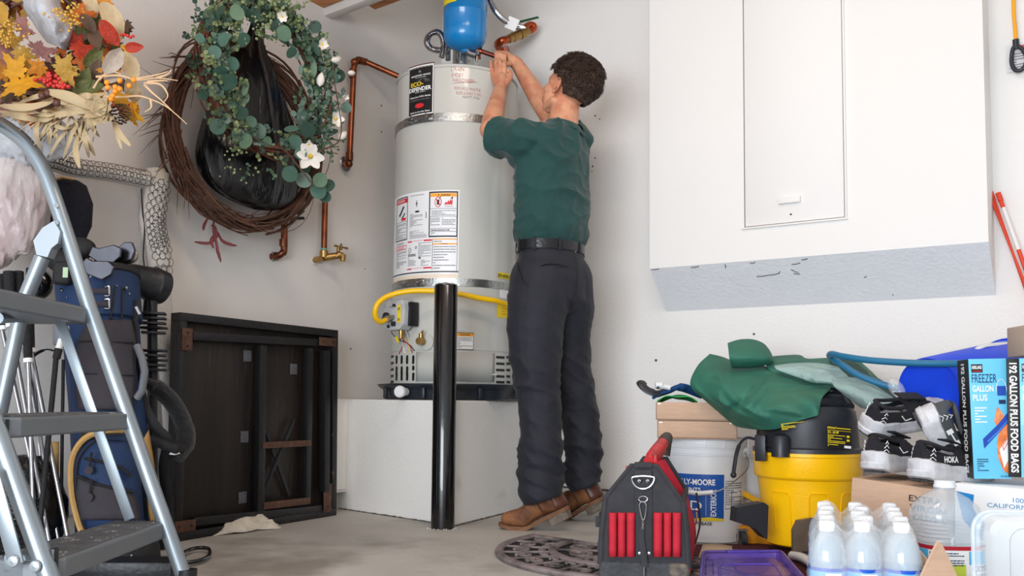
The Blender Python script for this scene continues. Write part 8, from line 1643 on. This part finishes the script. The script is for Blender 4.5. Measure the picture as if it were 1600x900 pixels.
for (cx, cy, n_, s_) in ((101, 20, 60, 12), (12, 46, 45, 12), (118, 34, 16, 8), (95, 128, 10, 4), (10, 62, 20, 8)):
    for k in range(n_): bg_.ball(P(cx + RW.gauss(0, s_), cy + RW.gauss(0, s_ * .8), AD - .06 - RW.uniform(0, .05)), mpx(RW.uniform(1.4, 2.6), AD), 8)
bg_.build('gold_berries', brt['gold'], aw_, kind='stuff')
for (x, y) in ((89, 161), (66, 150), (60, 169), (75, 146)): berry(x, y, 6, 'brown', -.12, 'acorn')
pcn = MB(); q = P(190, 180, AD - .04)
for k in range(60): a = k * 2.4; t = k / 60; dz = Vector((math.cos(a) * (.028 * math.sin(pi * (t * .85 + .12))), -.6 * .03 * (1 - t), math.sin(a) * (.028 * math.sin(pi * (t * .85 + .12))))); pcn.ball(q + dz, .005, 6, sc_=(1, .6, .6))
pcn.build('pinecone', AM['b'], aw_)
M_twig = mat('pale_twig', s2l(206, 170, 130), .6, var=.1)
tg_ = MB()
for pts_ in (((150, 120), (185, 118), (215, 125), (245, 122), (278, 126)), ((205, 125), (240, 118), (262, 112)), ((245, 122), (262, 116), (268, 108)), ((150, 150), (185, 152), (215, 150), (235, 155), (262, 168), (292, 194)), ((225, 130), (250, 132), (262, 148), (256, 160)), ((225, 132), (238, 145), (250, 155), (268, 172)), ((235, 156), (236, 168), (226, 175)), ((146, 138), (160, 118), (180, 112)), ((155, 125), (170, 112), (190, 116)), ((230, 128), (250, 126), (262, 127))):
    p3 = cpts([(x, y, AD - .08) for x, y in pts_], 5); n = len(p3); tg_.tube(p3, [.0032 * (1 - .75 * i / n) for i in range(n)], 5)
tg_.build('twigs', M_twig, aw_)
vt_ = MB()
for k in range(40):
    ps = []; r0 = RW.gauss(85, 12); s0 = RW.uniform(0, 6.28)
    for j in range(14): a = s0 + j * .2; ps.append(P(55 + r0 * math.cos(a), 62 - r0 * math.sin(a), AD + .08 + .03 * math.sin(j + k)))
    vt_.tube(ps, .004, 4)
vt_.build('vines', M_vine, aw_, kind='stuff')
for k in range(40): aleaf(RW.uniform(100, 200), RW.uniform(20, 170) , RW.uniform(14, 26), RW.choice('orgbdlgb'), RW.choice('mo'), None, .0 + RW.uniform(0, .06), .5)
# plastic bags at the upper left
M_pbag = mat('white_plastic_bag', s2l(206, 208, 214), .4, bump=.5, bs=22, trl=.3); M_pbag2 = mat('silvery_plastic_bag', s2l(214, 204, 202), .3, bump=.9, bs=16, trl=.25, col2=s2l(190, 170, 170), c2s=7, stretch=(1, 1, .35))
bo2 = sheet([[(30, -20, 2.5), (60, -15, 2.4), (78, -20, 2.42), (92, -25, 2.5)], [(36, 10, 2.5), (60, 12, 2.36), (82, 10, 2.38), (100, 15, 2.5)], [(52, 35, 2.48), (75, 36, 2.34), (98, 32, 2.36), (124, 42, 2.48)], [(60, 48, 2.5), (80, 58, 2.38), (100, 60, 2.38), (122, 60, 2.48)], [(74, 66, 2.5), (90, 72, 2.4), (100, 78, 2.42), (114, 70, 2.5)]], 8, 8, .02, 16, 3, None, True, 1.2)
tag(bo2.build('white_bag', M_pbag, solid=.003), 'white plastic bag stuffed through the middle of the autumn wreath', 'bag')
def lump(name, lab_, c_, r3, m_, amp, fs, seed=0, st_=(1, 1, 1)):
    m = MB(); m.ball((0, 0, 0), 1, 96, sc_=r3); c0 = Vector(c_)
    def f(p): q = Vector((p.x * st_[0], p.y * st_[1], p.z * st_[2])); w_ = 1 - abs(nz3(q, fs, seed)) * 2.6 + .6 * (1 - abs(nz3(q, fs * 2.3, seed + 2)) * 2.6) + .35 * (1 - abs(nz3(q, fs * 5, seed + 4)) * 2.6) - .6; return c0 + p + p.normalized() * amp * w_
    m.map(f); return tag(m.build(name, m_), lab_, 'bag')
lump('white_bag', 'crumpled white plastic bag below the autumn wreath', P(44, 218, 2.60), (.135, .07, .072), M_pbag, .012, 9, 3, (1.8, 1, .5))
lump('silvery_bag', 'large pale crinkled plastic bag behind the ladder top', P(4, 318, 2.62), (.118, .07, .185), M_pbag2, .010, 9, 6, (1.6, 1, .6))
